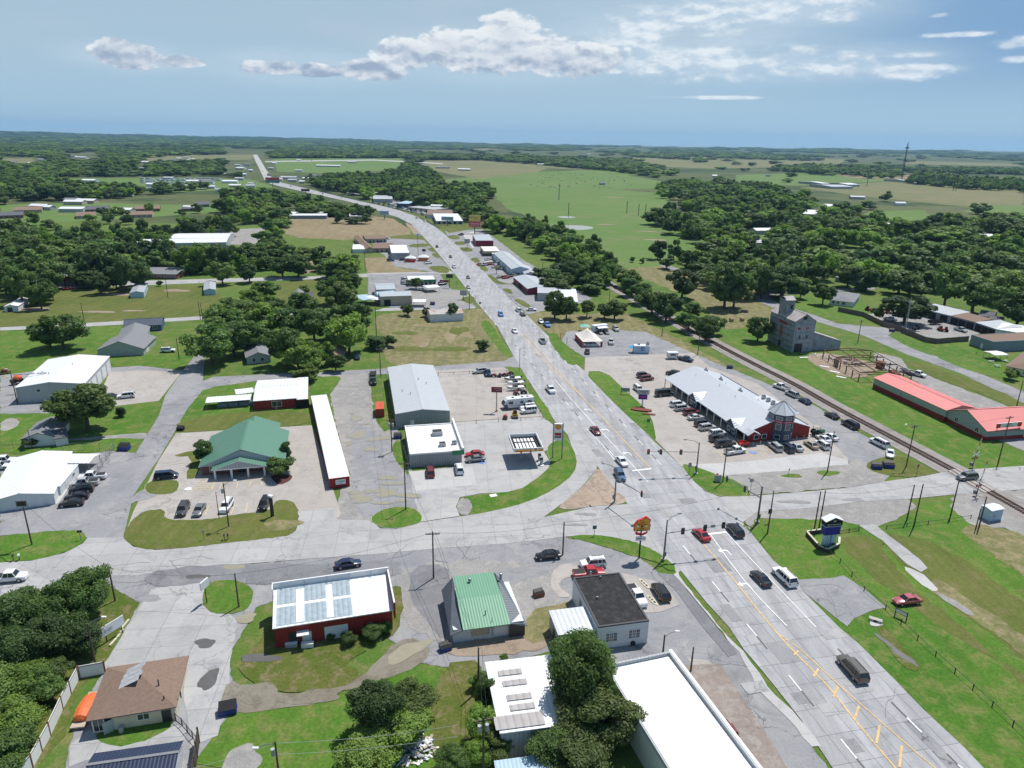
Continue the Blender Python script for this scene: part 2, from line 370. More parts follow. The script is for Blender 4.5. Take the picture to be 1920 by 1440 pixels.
def field_(m,pts,layer=2,**k):return sheet('field',m,layer,pts,amp=k.pop('amp',3.),step=14,**k)
field_(m_past,[(918,357),(1110,352),(1240,362),(1262,380),(1240,402),(1300,425),(1345,440),(1290,470),(1240,500),(1170,505),(1100,460),(1020,415),(950,392)],3)
field_(m_past,[(820,338),(1000,322),(1160,326),(1240,340),(1230,352),(1040,356),(930,358)],2)
field_(m_field,[(790,308),(930,300),(1040,310),(1010,322),(900,336),(820,322)],3)
field_(m_field,[(790,299),(960,297),(1100,305),(1190,318),(1050,316),(930,303),(800,306)],2)
field_(m_past,[(1010,322),(1130,318),(1200,327),(1130,333),(1040,334)],3)
field_(m_field,[(1500,352),(1700,338),(1920,344),(1920,395),(1780,385),(1600,366)],3)
field_(m_past,[(1380,328),(1560,322),(1700,326),(1690,338),(1500,348),(1380,345)],2)
field_(m_hay,[(1560,326),(1680,327),(1900,336),(1780,337),(1600,334)],4)
field_(m_field,[(1100,297),(1400,292),(1600,296),(1560,312),(1330,316),(1150,309)],2)
field_(m_field,[(1680,296),(1920,298),(1920,312),(1700,308)],2)
field_(m_field,[(540,268),(700,262),(980,275),(900,283),(640,276)],2)
field_(m_past,[(1850,384),(1920,386),(1920,400),(1800,398)],4)
field_(m_past,[(1630,396),(1735,394),(1745,410),(1690,418),(1610,404)],4)
field_(m_past,[(510,296),(760,296),(740,318),(640,326),(520,322)],3)
field_(m_field,[(180,290),(480,290),(470,300),(200,302)],3)
field_(m_field,[(0,297),(60,297),(70,308),(0,310)],3)
field_(m_past,[(100,335),(330,333),(470,336),(520,352),(300,362),(130,350)],3)
field_(m_past,[(0,384),(160,380),(330,384),(420,380),(420,398),(200,412),(0,424)],3,amp=1.)
field_(m_past,[(1060,349),(1240,349),(1235,354),(1050,356)],4)
sheet('pond',m_pudw,5,[(1048,423),(1085,422),(1120,427),(1095,432),(1065,430)],smooth=2)
sheet('pond',m_pudw,5,[(1040,406),(1065,405),(1083,408),(1060,410)],smooth=2)
for q in((1135,421,9,3),(1215,434,8,3),(1230,450,9,4),(1150,370,16,5),(1275,425,6,2)):ellipse('bare_patch',m_dirt,5,*q)
for q in((400,380,20,3),(1100,385,14,3)):ellipse('damp_grass',m_grass,5,*q)
sheet('field',m_hay,3,[(524,408),(600,404),(690,404),(738,410),(765,428),(772,440),(700,447),(640,450),(560,446),(528,436)],amp=.8,step=4)
sheet('bare_dirt',m_dirt,4,[(758,416),(776,424),(795,440),(780,444),(768,430)],amp=.6,smooth=1)
sheet('lawn',m_mown,3,[(700,447),(800,436),(806,455),(760,462),(700,452)],amp=.6)
sheet('field',m_dry,3,[(700,596),(720,588),(900,574),(925,600),(945,645),(962,669),(940,678),(880,684),(812,686),(740,688),(716,668),(724,640),(703,612)],amp=.5,smooth=1)
for q in((790,640,3,9,10),(845,630,2.4,10,5),(870,625,2.,9,20),(800,610,7,2,5)):ellipse('stubble_patch',m_hay,4,*q)
for q in((760,625,5,3),(860,620,4,6),(840,655,9,3),(770,655,8,3)):ellipse('green_patch',m_mown,4,*q)
sheet('lawn',m_lush,4,[(897,603),(916,600),(925,612),(945,645),(961,668),(950,672),(935,655),(915,630)],smooth=1,amp=.2)
sheet('verge',m_dry,2,[(985,592),(1010,585),(1100,590),(1160,580),(1200,600),(1290,645),(1390,700),(1500,770),(1440,735),(1340,705),(1230,650),(1200,640),(1110,635),(1060,640),(1010,616)],amp=.6)
sheet('field',m_dry,2,[(1170,500),(1240,496),(1320,530),(1380,550),(1440,548),(1465,575),(1455,610),(1360,618),(1300,560),(1200,520)],amp=1.5,step=4)
sheet('field',m_hay,3,[(1360,548),(1480,538),(1520,546),(1400,556)],amp=1.2,step=4)
sheet('field',m_mown,2,[(0,560),(140,540),(400,535),(420,560),(380,598),(100,612),(0,618)],amp=1.)
for q in((60,580,9,3.2),(185,585,9,1.6),(250,583,5,1.4),(230,552,12,3),(330,545,7,3)):ellipse('bare_patch',m_dirt,4,*q)
sheet('meadow',m_mown,2,[(520,530),(640,520),(655,560),(600,580),(520,575)],amp=1.)
sheet('meadow',m_hay,3,[(480,500),(520,495),(516,512),(490,516)],amp=1.)
sheet('meadow',m_hay,3,[(575,492),(592,488),(590,510),(560,517)],amp=1.)
sheet('field',m_hay,3,[(683,484),(722,482),(748,502),(792,508),(788,514),(690,514)],amp=.8)
sheet('lawn',m_lush,2,[(0,622),(110,614),(230,610),(200,660),(100,665),(60,700),(0,703)],amp=.6)
sheet('gravel_lot',m_grav,4,[(430,430),(500,428),(497,447),(470,460),(428,458)],amp=.8)
sheet('asphalt_lot',m_asph,4,[(690,515),(822,512),(850,548),(870,560),(893,575),(870,580),(735,578),(690,560)],amp=.5)
sheet('gravel_lot',m_grav,5,[(755,545),(865,540),(890,565),(885,572),(800,575),(756,560)],amp=.5,smooth=1)
sheet('parking_lot',m_asph,4,[(700,446),(795,450),(822,480),(845,505),(825,512),(740,500),(722,480),(700,465)],amp=.4)
sheet('parking_lot',m_asph,4,[(835,432),(905,430),(930,448),(985,490),(1040,520),(1110,560),(1085,570),(1010,585),(990,590),(960,563),(930,534),(880,485),(860,466),(838,441)],amp=.4)
sheet('concrete_apron',m_concw,5,[(866,439),(888,434),(905,462),(885,465)],amp=.2)
sheet('concrete_apron',m_concw,5,[(905,488),(920,484),(935,498),(918,497)],amp=.2)
sheet('parking_lot',m_asph,4,[(640,360),(700,372),(760,392),(860,418),(870,410),(800,386),(740,372),(680,362)],amp=.5)
for pts in([(740,396),(765,396),(810,412),(812,420),(790,409)],[(690,371),(712,373),(740,392),(700,384)],[(815,420),(880,417),(885,430),(842,437)]):
 sheet('verge',m_mown,6,pts,amp=.5)
for pts in([(838,442),(858,441),(864,449),(846,449)],[(849,454),(871,452),(875,459),(856,460)],[(859,464),(880,464),(890,471),(868,473)],[(880,485),(895,482),(902,492),(890,493)],[(894,498),(905,496),(918,507),(907,510)],[(912,516),(922,515),(939,531),(980,534),(975,533),(928,534)],[(939,542),(955,541),(964,551),(953,551)],[(960,562),(975,560),(1000,577),(988,578)],[(800,466),(812,465),(822,475),(806,471)],[(807,476),(820,474),(826,484),(818,484)],[(764,459),(800,456),(808,462),(770,465)],[(798,500),(838,498),(845,512),(820,512)],[(860,560),(888,554),(892,567),(880,571)]):
 sheet('grass_island',m_mown,6,pts,smooth=1,amp=.15)
sheet('asphalt_lot',m_asph,4,[(1052,640),(1062,622),(1130,618),(1210,622),(1262,646),(1335,678),(1420,712),(1508,750),(1590,798),(1650,836),(1698,866),(1655,905),(1603,914),(1430,925),(1400,900),(1300,690),(1172,668),(1107,678),(1080,660)],amp=.25)
sheet('lawn',m_lush,6,[(1024,630),(1040,622),(1058,645),(1088,668),(1093,673),(1088,683),(1068,686),(1050,670)],smooth=1,kerb=False)
sheet('parking_lot',m_conc2,5,[(1097,672),(1104,670),(1172,668),(1300,662),(1330,688),(1420,720),(1530,800),(1590,860),(1590,872),(1470,893),(1352,890),(1276,873),(1232,829),(1130,728),(1096,697)])
sheet('concrete_drive',m_concw,6,[(1276,873),(1400,866),(1540,850),(1590,864),(1590,872),(1470,884),(1352,893),(1300,888)])
sheet('lawn',m_lush,7,[(1094,697),(1134,696),(1170,730),(1208,764),(1222,785),(1226,800),(1231,828),(1222,822),(1166,771),(1130,735)],smooth=1,kerb=True)
sheet('lawn',m_lush,7,[(1277,872),(1290,871),(1330,885),(1345,891),(1385,903),(1402,922),(1398,931),(1372,932),(1348,931),(1321,921),(1297,900)],smooth=1,kerb=True)
sheet('gravel_lot',m_grav,6,[(1352,893),(1470,884),(1590,872),(1600,862),(1640,872),(1665,890),(1655,905),(1600,913),(1500,922),(1404,930),(1400,915)],amp=.4)
for q in((1485,893,2.2,1.2),(1552,888,2.6,1.5)):ellipse('grass_patch',m_lush,7,*q)
sheet('lawn',m_mown,6,[(1618,873),(1650,858),(1690,855),(1720,868),(1762,886),(1740,893),(1690,896),(1640,888)],smooth=1,amp=.2)
for q in([(1538,392),(1575,392),(1578,408),(1540,406)],[(1478,404),(1542,406),(1548,420),(1480,418)],[(1645,428),(1692,428),(1696,444),(1648,442)],[(1830,455),(1872,455),(1876,470),(1834,470)],[(1560,480),(1606,480),(1610,496),(1562,494)],[(1620,500),(1700,500),(1720,520),(1620,520)],[(1560,505),(1600,505),(1600,520),(1560,520)]):sheet('lawn',m_lush,3,q,smooth=1)
sheet('lawn',m_lush,2,[(1345,620),(1420,612),(1480,640),(1560,690),(1640,730),(1780,800),(1880,840),(1920,845),(1920,875),(1800,885),(1700,838),(1560,762),(1430,690)],amp=.5)
sheet('side_road',m_asph,4,[(1240,494),(1252,497),(1300,513),(1345,530),(1340,536),(1290,518),(1238,499)])
sheet('side_road',m_asph,4,[(1412,549),(1450,546),(1530,544),(1530,548),(1462,552),(1442,558),(1460,570),(1530,592),(1570,607),(1650,614),(1680,616),(1665,630),(1720,655),(1800,685),(1920,735),(1920,757),(1800,700),(1700,665),(1620,630),(1560,612),(1470,585),(1420,565)])
sheet('lawn',m_lush,3,[(1448,557),(1470,552),(1560,550),(1650,580),(1630,606),(1570,604),(1500,583)],smooth=1)
sheet('side_road',m_asph,4,[(1530,544),(1640,538),(1640,543),(1530,549)])
sheet('gravel_yard',m_grav,4,[(1620,590),(1690,580),(1800,610),(1840,625),(1815,640),(1740,640),(1690,625),(1660,612)],amp=.5)
sheet('lawn',m_lush,4,[(1672,632),(1700,628),(1760,645),(1810,640),(1870,670),(1860,672),(1760,672),(1700,650)],smooth=1)
sheet('lawn',m_lush,4,[(1745,665),(1840,660),(1920,680),(1920,710),(1860,708),(1800,690)],smooth=1)
sheet('lawn',m_mown,4,[(1688,680),(1720,677),(1800,705),(1920,752),(1920,775),(1850,742),(1760,712)],smooth=1)
sheet('gravel_yard',m_grav,3,[(1640,660),(1690,672),(1700,690),(1860,750),(1920,775),(1920,800),(1800,762),(1700,705),(1640,690)],amp=.4)
sheet('bare_dirt',m_dirt,4,[(1510,664),(1560,662),(1640,680),(1650,694),(1610,712),(1560,700),(1520,682)],amp=.4,smooth=1)
sheet('gravel_drive',m_asph,3,[(1860,822),(1920,805),(1920,846),(1890,832)],amp=.3)
RW=[(905,403),(930,417),(954,430),(979,444),(1004,459),(1040,479),(1079,500),(1140,532),(1190,560),(1244,591),(1315,631),(1405,679),(1494,723),(1555,759),(1666,818),(1787,882),(1822,903),(1853,922),(1920,960),(1990,1000)]
RWg=[G(*q)for q in RW]
far=(RWg[0][0]+(RWg[0][0]-RWg[1][0])*9,RWg[0][1]+(RWg[0][1]-RWg[1][1])*9)
RWg=chaikin([far]+RWg,2,False)
strip('rail_ballast',m_ball,5,RWg,8.5,world=True)
strip('rail_ballast',m_ball,7,RWg,5.2,world=True)
sheet('side_street',m_asph,4,[(380,715),(400,707),(505,702),(601,698),(728,691),(814,687),(945,677),(964,668),(985,690),(945,689),(816,695),(692,704),(601,706),(480,715),(400,726),(372,745),(345,780),(298,860),(250,930),(231,1010),(165,1010),(175,960),(230,890),(298,780),(310,742),(340,699),(367,665),(385,645),(400,650),(384,672)])
sheet('side_street',m_street,3,[(0,614),(73,611),(229,602),(400,592),(560,585),(560,589),(400,598),(229,609),(73,617),(0,620)])
sheet('side_street',m_street,3,[(60,538),(90,531),(250,527),(400,523),(520,520),(640,517),(700,512),(800,510),(845,508),(852,513),(800,515),(640,522),(400,530),(250,536),(100,541)])
sheet('side_street',m_street,3,[(720,578),(800,575),(890,573),(893,578),(800,581),(700,584)])
sheet('side_street',m_grav,3,[(470,470),(480,440),(497,428),(500,400),(508,400),(505,430),(492,448),(490,470)],amp=.5)
sheet('field',m_past,3,[(270,490),(520,486),(520,500),(280,506)],amp=1.)
sheet('lawn',m_lush,3,[(345,505),(520,500),(560,512),(430,520),(340,520)],amp=.6)
sheet('gravel_lot',m_grav,4,[(600,704),(692,702),(700,760),(745,800),(770,880),(790,960),(780,984),(692,979),(640,985),(622,970),(640,915),(655,890),(640,850),(620,745)],amp=.4)
sheet('asphalt_lot',m_asph,5,[(655,800),(700,800),(750,850),(770,900),(790,960),(720,975),(670,965),(660,900)],amp=.5,smooth=1)
sheet('concrete_yard',m_conc2,5,[(814,695),(945,689),(962,700),(990,735),(1008,765),(1022,788),(930,790),(845,795),(843,770)])
sheet('station_forecourt',m_conc,5,[(845,795),(930,788),(1022,784),(1040,800),(1050,828),(1020,848),(1035,872),(1008,896),(970,922),(900,926),(862,933),(855,950),(862,968),(790,979),(775,930),(770,885),(860,875)])
sheet('station_forecourt',m_concw,6,[(766,885),(860,877),(885,876),(894,910),(780,922),(776,905)])
sheet('slip_road',m_street,6,[(1050,790),(1062,800),(1067,826),(1083,860),(1078,889),(1041,918),(989,943),(922,960),(864,969),(900,985),(1000,985),(1047,950),(1085,920),(1107,895),(1121,876),(1120,850),(1095,830),(1080,800)],smooth=1)
sheet('lawn',m_lush,8,[(1024,842),(1035,830),(1055,822),(1066,827),(1083,860),(1077,889),(1041,918),(989,943),(922,960),(866,969),(857,955),(860,935),(900,927),(970,922),(1008,898),(1035,872)],smooth=1,kerb=True)
sheet('gravel_patch',m_grav,9,[(857,955),(861,936),(880,936),(887,950),(880,966),(866,968)],smooth=1,amp=.2)
sheet('traffic_island',m_tan,8,[(1121,876),(1140,900),(1158,925),(1176,936),(1165,947),(1110,950),(1062,957),(1045,951),(1085,922),(1110,895)],smooth=1,kerb=True)
sheet('lawn',m_lush,8,[(945,688),(962,688),(980,700),(990,711),(986,716),(975,716)],smooth=1,kerb=True)
sheet('lawn',m_lush,8,[(993,739),(1008,742),(1025,762),(1037,785),(1030,789),(1022,788),(1008,762)],smooth=1)
sheet('lawn',m_lush,8,[(692,975),(712,958),(745,950),(775,953),(791,966),(790,979),(780,984),(745,992),(713,990)],smooth=1,kerb=True)
sheet('lawn',m_lush,5,[(736,832),(748,822),(760,850),(768,900),(757,880),(738,860)],smooth=1)
sheet('lawn',m_lush,5,[(698,760),(716,760),(728,690),(742,800),(720,810),(705,790)])
sheet('lawn',m_lush,4,[(385,728),(480,715),(601,707),(636,705),(640,712),(615,745),(590,800),(330,812),(345,775),(372,742)],smooth=1)
sheet('lawn',m_mown,5,[(330,790),(460,770),(590,772),(592,797),(420,806),(332,813)],smooth=1)
sheet('parking_lot',m_conc2,5,[(330,813),(585,798),(618,898),(640,965),(600,1003),(545,1006),(530,1010),(232,1010),(250,960),(298,863)])
sheet('concrete_drive',m_street,6,[(560,960),(622,952),(630,975),(692,976),(713,992),(745,992),(640,1000),(560,1012),(534,1008),(556,995)],amp=.2)
for pts in([(303,860),(330,845),(375,842),(372,880),(350,900),(310,903),(272,912),(268,920),(273,905)],):
 pass
sheet('lawn',m_mown,7,[(320,857),(352,847),(372,846),(376,870),(368,898),(345,898),(363,856)],smooth=1)
sheet('grass_island',m_mown,7,[(270,912),(285,902),(330,900),(337,908),(330,925),(300,929),(276,926)],smooth=1,kerb=True)
sheet('lawn',m_mown,7,[(232,1000),(248,975),(270,958),(312,955),(306,976),(400,975),(440,965),(508,960),(514,942),(530,937),(552,942),(560,958),(560,985),(552,1000),(534,1007),(432,1018),(380,1025),(292,1033),(250,1027),(233,1012)],smooth=1,kerb=False)
ellipse('dry_patch',m_dry,8,530,985,4,2.)
sheet('flower_bed',mat('bark_mulch',(.10,.035,.03),.9,var=.4,scale=3),7,[(505,893),(530,890),(550,892),(545,902),(525,911),(515,905)],smooth=1,kerb=True)
for i in range(5):strip('bay_line',m_white,7,[(303+i*1.5,873+i*4.4),(347-i*1.0,867+i*4.4)],.12)
for q in[((389,912),(394,938)),]:pass
for k,(a,b)in enumerate([((447,904),(443,916)),((472,902),(467,913)),((493,897),(490,911)),((403,904),(397,919)),((391,951),(384,967)),((461,946),(434,966)),((440,947),(434,964)),((465,944),(460,962)),((416,908),(411,919))]):
 if k!=5:strip('bay_line',m_pyel,7,[a,b],.14)
for i in range(5):strip('bay_hatching',m_pyel,7,[(368-i*1.2,905+i*3.6),(402-i*1.2,905+i*3.6)],.14)
sheet('concrete_yard',m_conc2,5,[(205,700),(262,694),(340,699),(298,752),(200,764),(165,762),(160,740),(196,720)])
sheet('asphalt_lot',m_asph,4,[(0,705),(40,700),(95,690),(30,740),(90,762),(165,760),(165,772),(90,775),(0,777)],amp=.3)
sheet('side_street',m_asph,4,[(205,690),(262,686),(345,695),(340,700),(205,706)])
sheet('lawn',m_lush,3,[(205,660),(365,664),(345,694),(262,686),(205,688)],smooth=1)
sheet('lawn',m_lush,3,[(0,777),(165,765),(298,752),(305,760),(272,815),(100,830),(0,835)],amp=.3)
sheet('gravel_lot',m_grav,4,[(0,790),(30,782),(36,795),(20,806),(0,810)],amp=.4,smooth=1)
sheet('gravel_drive',m_grav,4,[(120,824),(215,816),(275,812),(280,822),(215,828),(125,832)],amp=.3)
sheet('asphalt_lot',m_asph,4,[(0,855),(60,858),(130,858),(205,845),(262,850),(240,900),(231,1010),(165,1010),(150,995),(0,1005)],amp=.3)
sheet('lawn',m_lush,5,[(115,828),(262,820),(262,835),(225,845),(130,850),(0,852),(0,838)],smooth=1)
sheet('lawn',m_lush,6,[(0,1006),(60,1000),(110,995),(150,996),(164,1008),(155,1020),(120,1038),(60,1052),(0,1056)],smooth=1)
sheet('footpath',m_concw,6,[(0,952),(100,943),(122,915),(142,880),(150,884),(110,945),(60,952),(0,957)])
ellipse('damp_stain',m_patch,6,258,935,2.2,6,-20,.25)
sheet('cross_street',m_street,5,[(-60,1064),(0,1056),(60,1052),(120,1038),(155,1020),(165,1009),(231,1009),(250,1026),(292,1032),(380,1024),(432,1017),(534,1006),(640,999),(745,992),(790,980),(864,969),(922,960),(1000,975),(1110,950),(1190,945),(1300,960),(1400,990),(1270,1075),(1230,1035),(1180,1014),(1110,1004),(1061,1007),(950,1020),(833,1028),(700,1040),(560,1050),(400,1063),(250,1080),(100,1105),(0,1124),(-60,1134)])
sheet('cross_street',m_street,5,[(1300,920),(1322,922),(1348,932),(1404,931),(1520,922),(1603,914),(1655,904),(1720,895),(1770,886),(1830,880),(1920,874),(1990,868),(1990,915),(1920,918),(1882,921),(1826,926),(1787,928),(1707,936),(1614,941),(1520,953),(1419,961),(1394,979),(1394,1000),(1300,1000)])
sheet('gravel_shoulder',m_grav,3,[(1394,975),(1430,955),(1520,950),(1614,938),(1700,934),(1720,950),(1680,975),(1640,990),(1560,975),(1420,972),(1405,995)],amp=.3)
sheet('gravel_yard',m_grav,3,[(1787,926),(1920,918),(1990,915),(1990,1040),(1920,1010),(1880,990),(1820,985),(1780,950)],amp=.5)
sheet('asphalt_lot',m_asph,4,[(-60,1130),(0,1122),(250,1078),(560,1050),(833,1028),(1061,1007),(1070,1012),(1100,1012),(1160,1025),(1220,1060),(1245,1085),(1268,1075),(1290,1110),(1345,1185),(1380,1215),(1470,1330),(1560,1450),(1250,1450),(1130,1200),(1000,1230),(905,1260),(830,1250),(790,1245),(720,1190),(560,1110),(480,1140),(430,1230),(440,1330),(400,1380),(350,1450),(120,1450),(140,1360),(225,1200),(262,1130),(200,1095),(0,1160),(-60,1160)])
sheet('gravel_lot',m_grav,5,[(760,1060),(900,1050),(1020,1060),(1060,1100),(1040,1140),(985,1160),(1000,1200),(900,1230),(800,1200),(740,1140),(745,1090)],amp=.6,smooth=1)
sheet('asphalt_patch',m_asphd,6,[(770,1062),(840,1058),(848,1110),(835,1170),(838,1205),(800,1170),(768,1120)],amp=.2,smooth=1)
sheet('asphalt_patch',m_asphd,6,[(262,1090),(300,1068),(480,1055),(600,1060),(745,1048),(755,1085),(560,1098),(470,1095),(380,1090),(300,1105)],amp=.3,smooth=1)
sheet('concrete_lot',m_street,5,[(285,1105),(380,1090),(395,1120),(445,1165),(432,1250),(425,1330),(410,1380),(360,1400),(345,1330),(346,1236),(205,1255),(185,1262),(262,1140)],amp=.2)
sheet('concrete_lot',m_street,5,[(240,1385),(330,1362),(350,1360),(345,1390),(183,1420),(130,1440),(130,1400),(165,1370),(185,1382)],amp=.2)
sheet('concrete_kerb_strip',m_concw,6,[(1270,1072),(1280,1090),(1320,1140),(1365,1195),(1395,1222),(1440,1290),(1500,1350),(1540,1400),(1520,1400),(1480,1350),(1425,1300),(1385,1225),(1300,1120),(1262,1078)],amp=.15)
sheet('asphalt_drive',m_asphd,6,[(1232,1075),(1262,1078),(1300,1122),(1382,1226),(1365,1232),(1320,1180),(1268,1110)])
sheet('old_slab',m_conc2,5,[(1290,1235),(1330,1240),(1385,1300),(1460,1450),(1400,1450),(1340,1330)],amp=.1)
sheet('weathered_slab',ground('stained_slab',(.30,.24,.205),(.27,.225,.20),(.34,.30,.27),(.48,.6),(.1,.6,4),.15,crack=.5,stain=.4),6,[(1262,1250),(1350,1245),(1385,1300),(1440,1380),(1480,1450),(1390,1450),(1340,1340)])
sheet('concrete_apron',m_conc2,6,[(1165,1075),(1245,1095),(1275,1135),(1240,1148),(1220,1150),(1200,1150)])
sheet('concrete_apron',m_conc2,6,[(1040,1062),(1080,1055),(1085,1080),(1055,1085),(1045,1100),(1075,1120),(1045,1122),(1030,1095)],smooth=1)
sheet('lawn',m_lush,7,[(1061,1007),(1110,1003),(1180,1013),(1230,1034),(1262,1060),(1270,1071),(1250,1070),(1235,1055),(1190,1045),(1110,1018)],smooth=1,kerb=False)
sheet('grass_island',m_lush,7,[(378,1120),(386,1098),(410,1088),(450,1090),(473,1105),(475,1125),(462,1145),(430,1153),(400,1150),(384,1140)],smooth=1,amp=.12)
sheet('grass_island',m_weed,7,[(515,1168),(555,1110),(720,1105),(748,1098),(755,1120),(752,1165),(730,1200),(640,1225),(530,1230),(470,1225)],smooth=1,amp=.3)
sheet('grass_island',m_weed,6,[(446,1265),(465,1215),(520,1185),(620,1210),(700,1215),(640,1245),(680,1262),(660,1280),(600,1295),(545,1302),(490,1290)],smooth=1,amp=.3)
sheet('dirt_track',m_mud,5,[(410,1330),(430,1275),(460,1290),(540,1303),(640,1288),(700,1255),(745,1200),(790,1200),(815,1225),(760,1265),(660,1290),(600,1322),(520,1332),(440,1340)],smooth=1,amp=.3)
ellipse('puddle',m_pudw,7,765,1222,3.6,1.6,35,.15);ellipse('wet_mud',m_mud,6,475,1300,3.5,2,10);ellipse('wet_mud',m_mud,6,585,1308,4.5,1.2,12)
ellipse('dark_mud',m_dark,7,487,1235,2.8,1.,0)
sheet('lawn',m_lush,3,[(372,1385),(420,1330),(520,1332),(640,1308),(700,1275),(790,1245),(870,1260),(880,1330),(900,1450),(355,1450)],smooth=1,amp=.3)
sheet('weedy_ground',m_weed,4,[(830,1245),(905,1235),(912,1300),(940,1450),(830,1450),(800,1330)],smooth=1,amp=.4)
sheet('rubble_ground',m_dirt,6,[(840,1210),(985,1190),(1040,1185),(1035,1215),(905,1235),(840,1228)],amp=.3,smooth=1)
sheet('weedy_ground',m_dry,7,[(985,1150),(1060,1130),(1075,1130),(1035,1160),(1040,1195),(985,1215)],smooth=1,amp=.3)
ellipse('bare_patch',m_grav,5,455,1425,2.2,2.4)
sheet('lawn',m_weed,3,[(-60,1135),(0,1126),(100,1108),(245,1095),(262,1130),(225,1195),(185,1262),(150,1290),(120,1380),(60,1450),(-60,1450)],amp=.2)
sheet('lawn',m_lush,6,[(178,1385),(190,1372),(320,1345),(325,1360),(300,1380),(240,1400),(195,1398)],smooth=1)
sheet('grass_edge',m_lush,6,[(327,1325),(345,1260),(348,1275),(334,1335),(322,1350)])
for q in((385,1207,1.5,1.1),(392,1275,1.1,2.4),(370,1082,2.,.7),(430,1066,0,0)):
 if q[2]:ellipse('dried_puddle',m_dark,7,*q)
for q in((462,1160,1.7,1.2,30),(438,1064,2.2,.6,5),(570,1089,1.,.5,0)):ellipse('puddle',m_pudw,7,*q)
for q in((280,1123,2.2,.9),(230,1085,6,1.),(940,1085,3,2),(980,1075,4,2.),(690,1140,2,1.)):ellipse('damp_stain',m_patch,6,*q)
PUD=[(670,816,2.2,2.4,30),(668,785,1.6,1.8,0),(712,823,3.2,1.2,12),(696,843,1.7,1.3,0),(727,897,2.5,.9,-5),(729,908,1.7,.7,0),(752,907,1.2,.7,0),(692,922,1.4,.8,0),(713,920,1.3,1.2,20),(725,926,2.6,1.4,25),(677,935,2.1,1.8,20),(665,925,1.5,.7,0),(717,944,2.4,.5,5),(766,930,2.6,1.0,0),(752,940,1.2,.6,0),(688,940,1,.6,30),(655,832,.9,1.1,0),(684,796,1.2,.6,0),(660,776,.7,.5,0)]
for q in PUD:ellipse('dark_rim',m_patch,7,q[0],q[1],q[2]*1.22,q[3]*1.3,q[4]);ellipse('puddle',m_pudw,8,*q)
for q in((1490,942,3.5,.8),(1600,938,2.5,.7),(1100,965,2.2,.6),(1080,985,2.4,.5)):ellipse('damp_stain',m_patch,7,*q)
sheet('lawn',m_lush,3,[(1411,1000),(1430,975),(1520,968),(1640,990),(1700,975),(1730,945),(1780,940),(1820,985),(1880,1000),(1990,1040),(1990,1460),(1845,1450),(1734,1334),(1675,1273),(1609,1207),(1575,1179),(1504,1108),(1461,1060)],amp=.3)
sheet('meadow',m_mown,4,[(1560,1010),(1640,1000),(1720,1090),(1900,1220),(1990,1300),(1990,1180),(1850,1080),(1760,1020),(1680,1000),(1640,1010),(1700,1090),(1820,1190),(1990,1350),(1990,1300),(1800,1200),(1680,1120)],amp=.5,smooth=1)
sheet('meadow',m_dry,5,[(1740,1105),(1800,1140),(1880,1200),(1990,1290),(1990,1250),(1900,1180),(1800,1110),(1750,1080)],amp=.6,smooth=1)
sheet('concrete_path',m_street,6,[(1610,985),(1640,985),(1700,1030),(1722,1048),(1740,1066),(1728,1074),(1700,1058),(1655,1015)],amp=.1)
sheet('concrete_path',m_concw,6,[(1690,1063),(1720,1070),(1760,1105),(1755,1112),(1722,1095)],smooth=1,amp=.3)
sheet('gravel_track',m_grav,6,[(1750,1108),(1790,1125),(1830,1155),(1800,1150)],smooth=1,amp=.3)
sheet('asphalt_lot',m_asph,6,[(1504,1108),(1490,1088),(1560,1085),(1582,1080),(1620,1105),(1660,1140),(1630,1147),(1600,1160),(1587,1175)],smooth=0,amp=.1)
sheet('ditch',m_weed,5,[(1640,1170),(1655,1175),(1700,1215),(1730,1255),(1705,1260),(1670,1225)],smooth=1,amp=.2)
ellipse('damp_ditch',m_dark,6,1683,1222,.6,3.6,25,.3)
sheet('brush_strip',m_dry,4,[(1820,985),(1880,990),(1990,1030),(1990,1110),(1920,1080),(1860,1040),(1800,1000)],amp=.6,smooth=1)
ellipse('concrete_slab',m_concw,7,1641,1170,.9,.9)
HL=[(1470,1310),(1456,1292),(1427,1256),(1394,1218),(1367,1177),(1325,1131),(1269,1062),(1170,938),(1121,876),(1085,838),(1040,790),(990,712),(962,667),(933,613),(893,567),(870,536),(843,502),(813,465),(799,450),(785,435),(772,421),(747,408),(727,402),(706,394),(685,386),(640,375),(580,362),(522,349),(506,344)]
HR=[(512,338),(530,343),(580,355),(642,370),(686,380),(710,385),(747,394),(780,406),(815,425),(835,440),(851,455),(862,466),(880,485),(907,510),(930,534),(956,560),(987,590),(1010,613),(1052,653),(1072,676),(1097,697),(1160,761),(1222,824),(1276,873),(1321,922),(1408,1000),(1450,1052),(1492,1087),(1504,1108),(1575,1179),(1609,1207),(1675,1273),(1734,1334),(1809,1404),(1900,1500)]
Hl2=[(1700,1600),(1600,1475),(1560,1440),(1500,1348)]
sheet('highway',m_hwy,6,Hl2+HL[:16]+HR[15:],smooth=0)
sheet('highway',m_hwy,6,HL[15:]+HR[:16],smooth=0)
FS=[G(497,341),G(487,318),G(480,303),G(480,303)]
sheet('highway',m_hwyf,6,[(506,344),(496,337),(487,318),(479,302),(474,290),(482,290),(489,301),(499,318),(513,338)])
sheet('side_road',m_hwyf,5,[(497,302),(700,299),(830,306),(830,308),(700,301),(497,304)])
def curve(pts,k=2):return chaikin([G(*q)for q in pts],k,False)
YC=[(1640,1460),(1600,1410),(1495,1267),(1440,1195),(1385,1105),(1300,1005)]
Y1=curve([(1690,1455),(1602,1352),(1560,1296),(1510,1245),(1455,1188),(1385,1100),(1340,1045),(1302,1003)])
strip('centre_line',m_yel,8,Y1,.24,world=True)
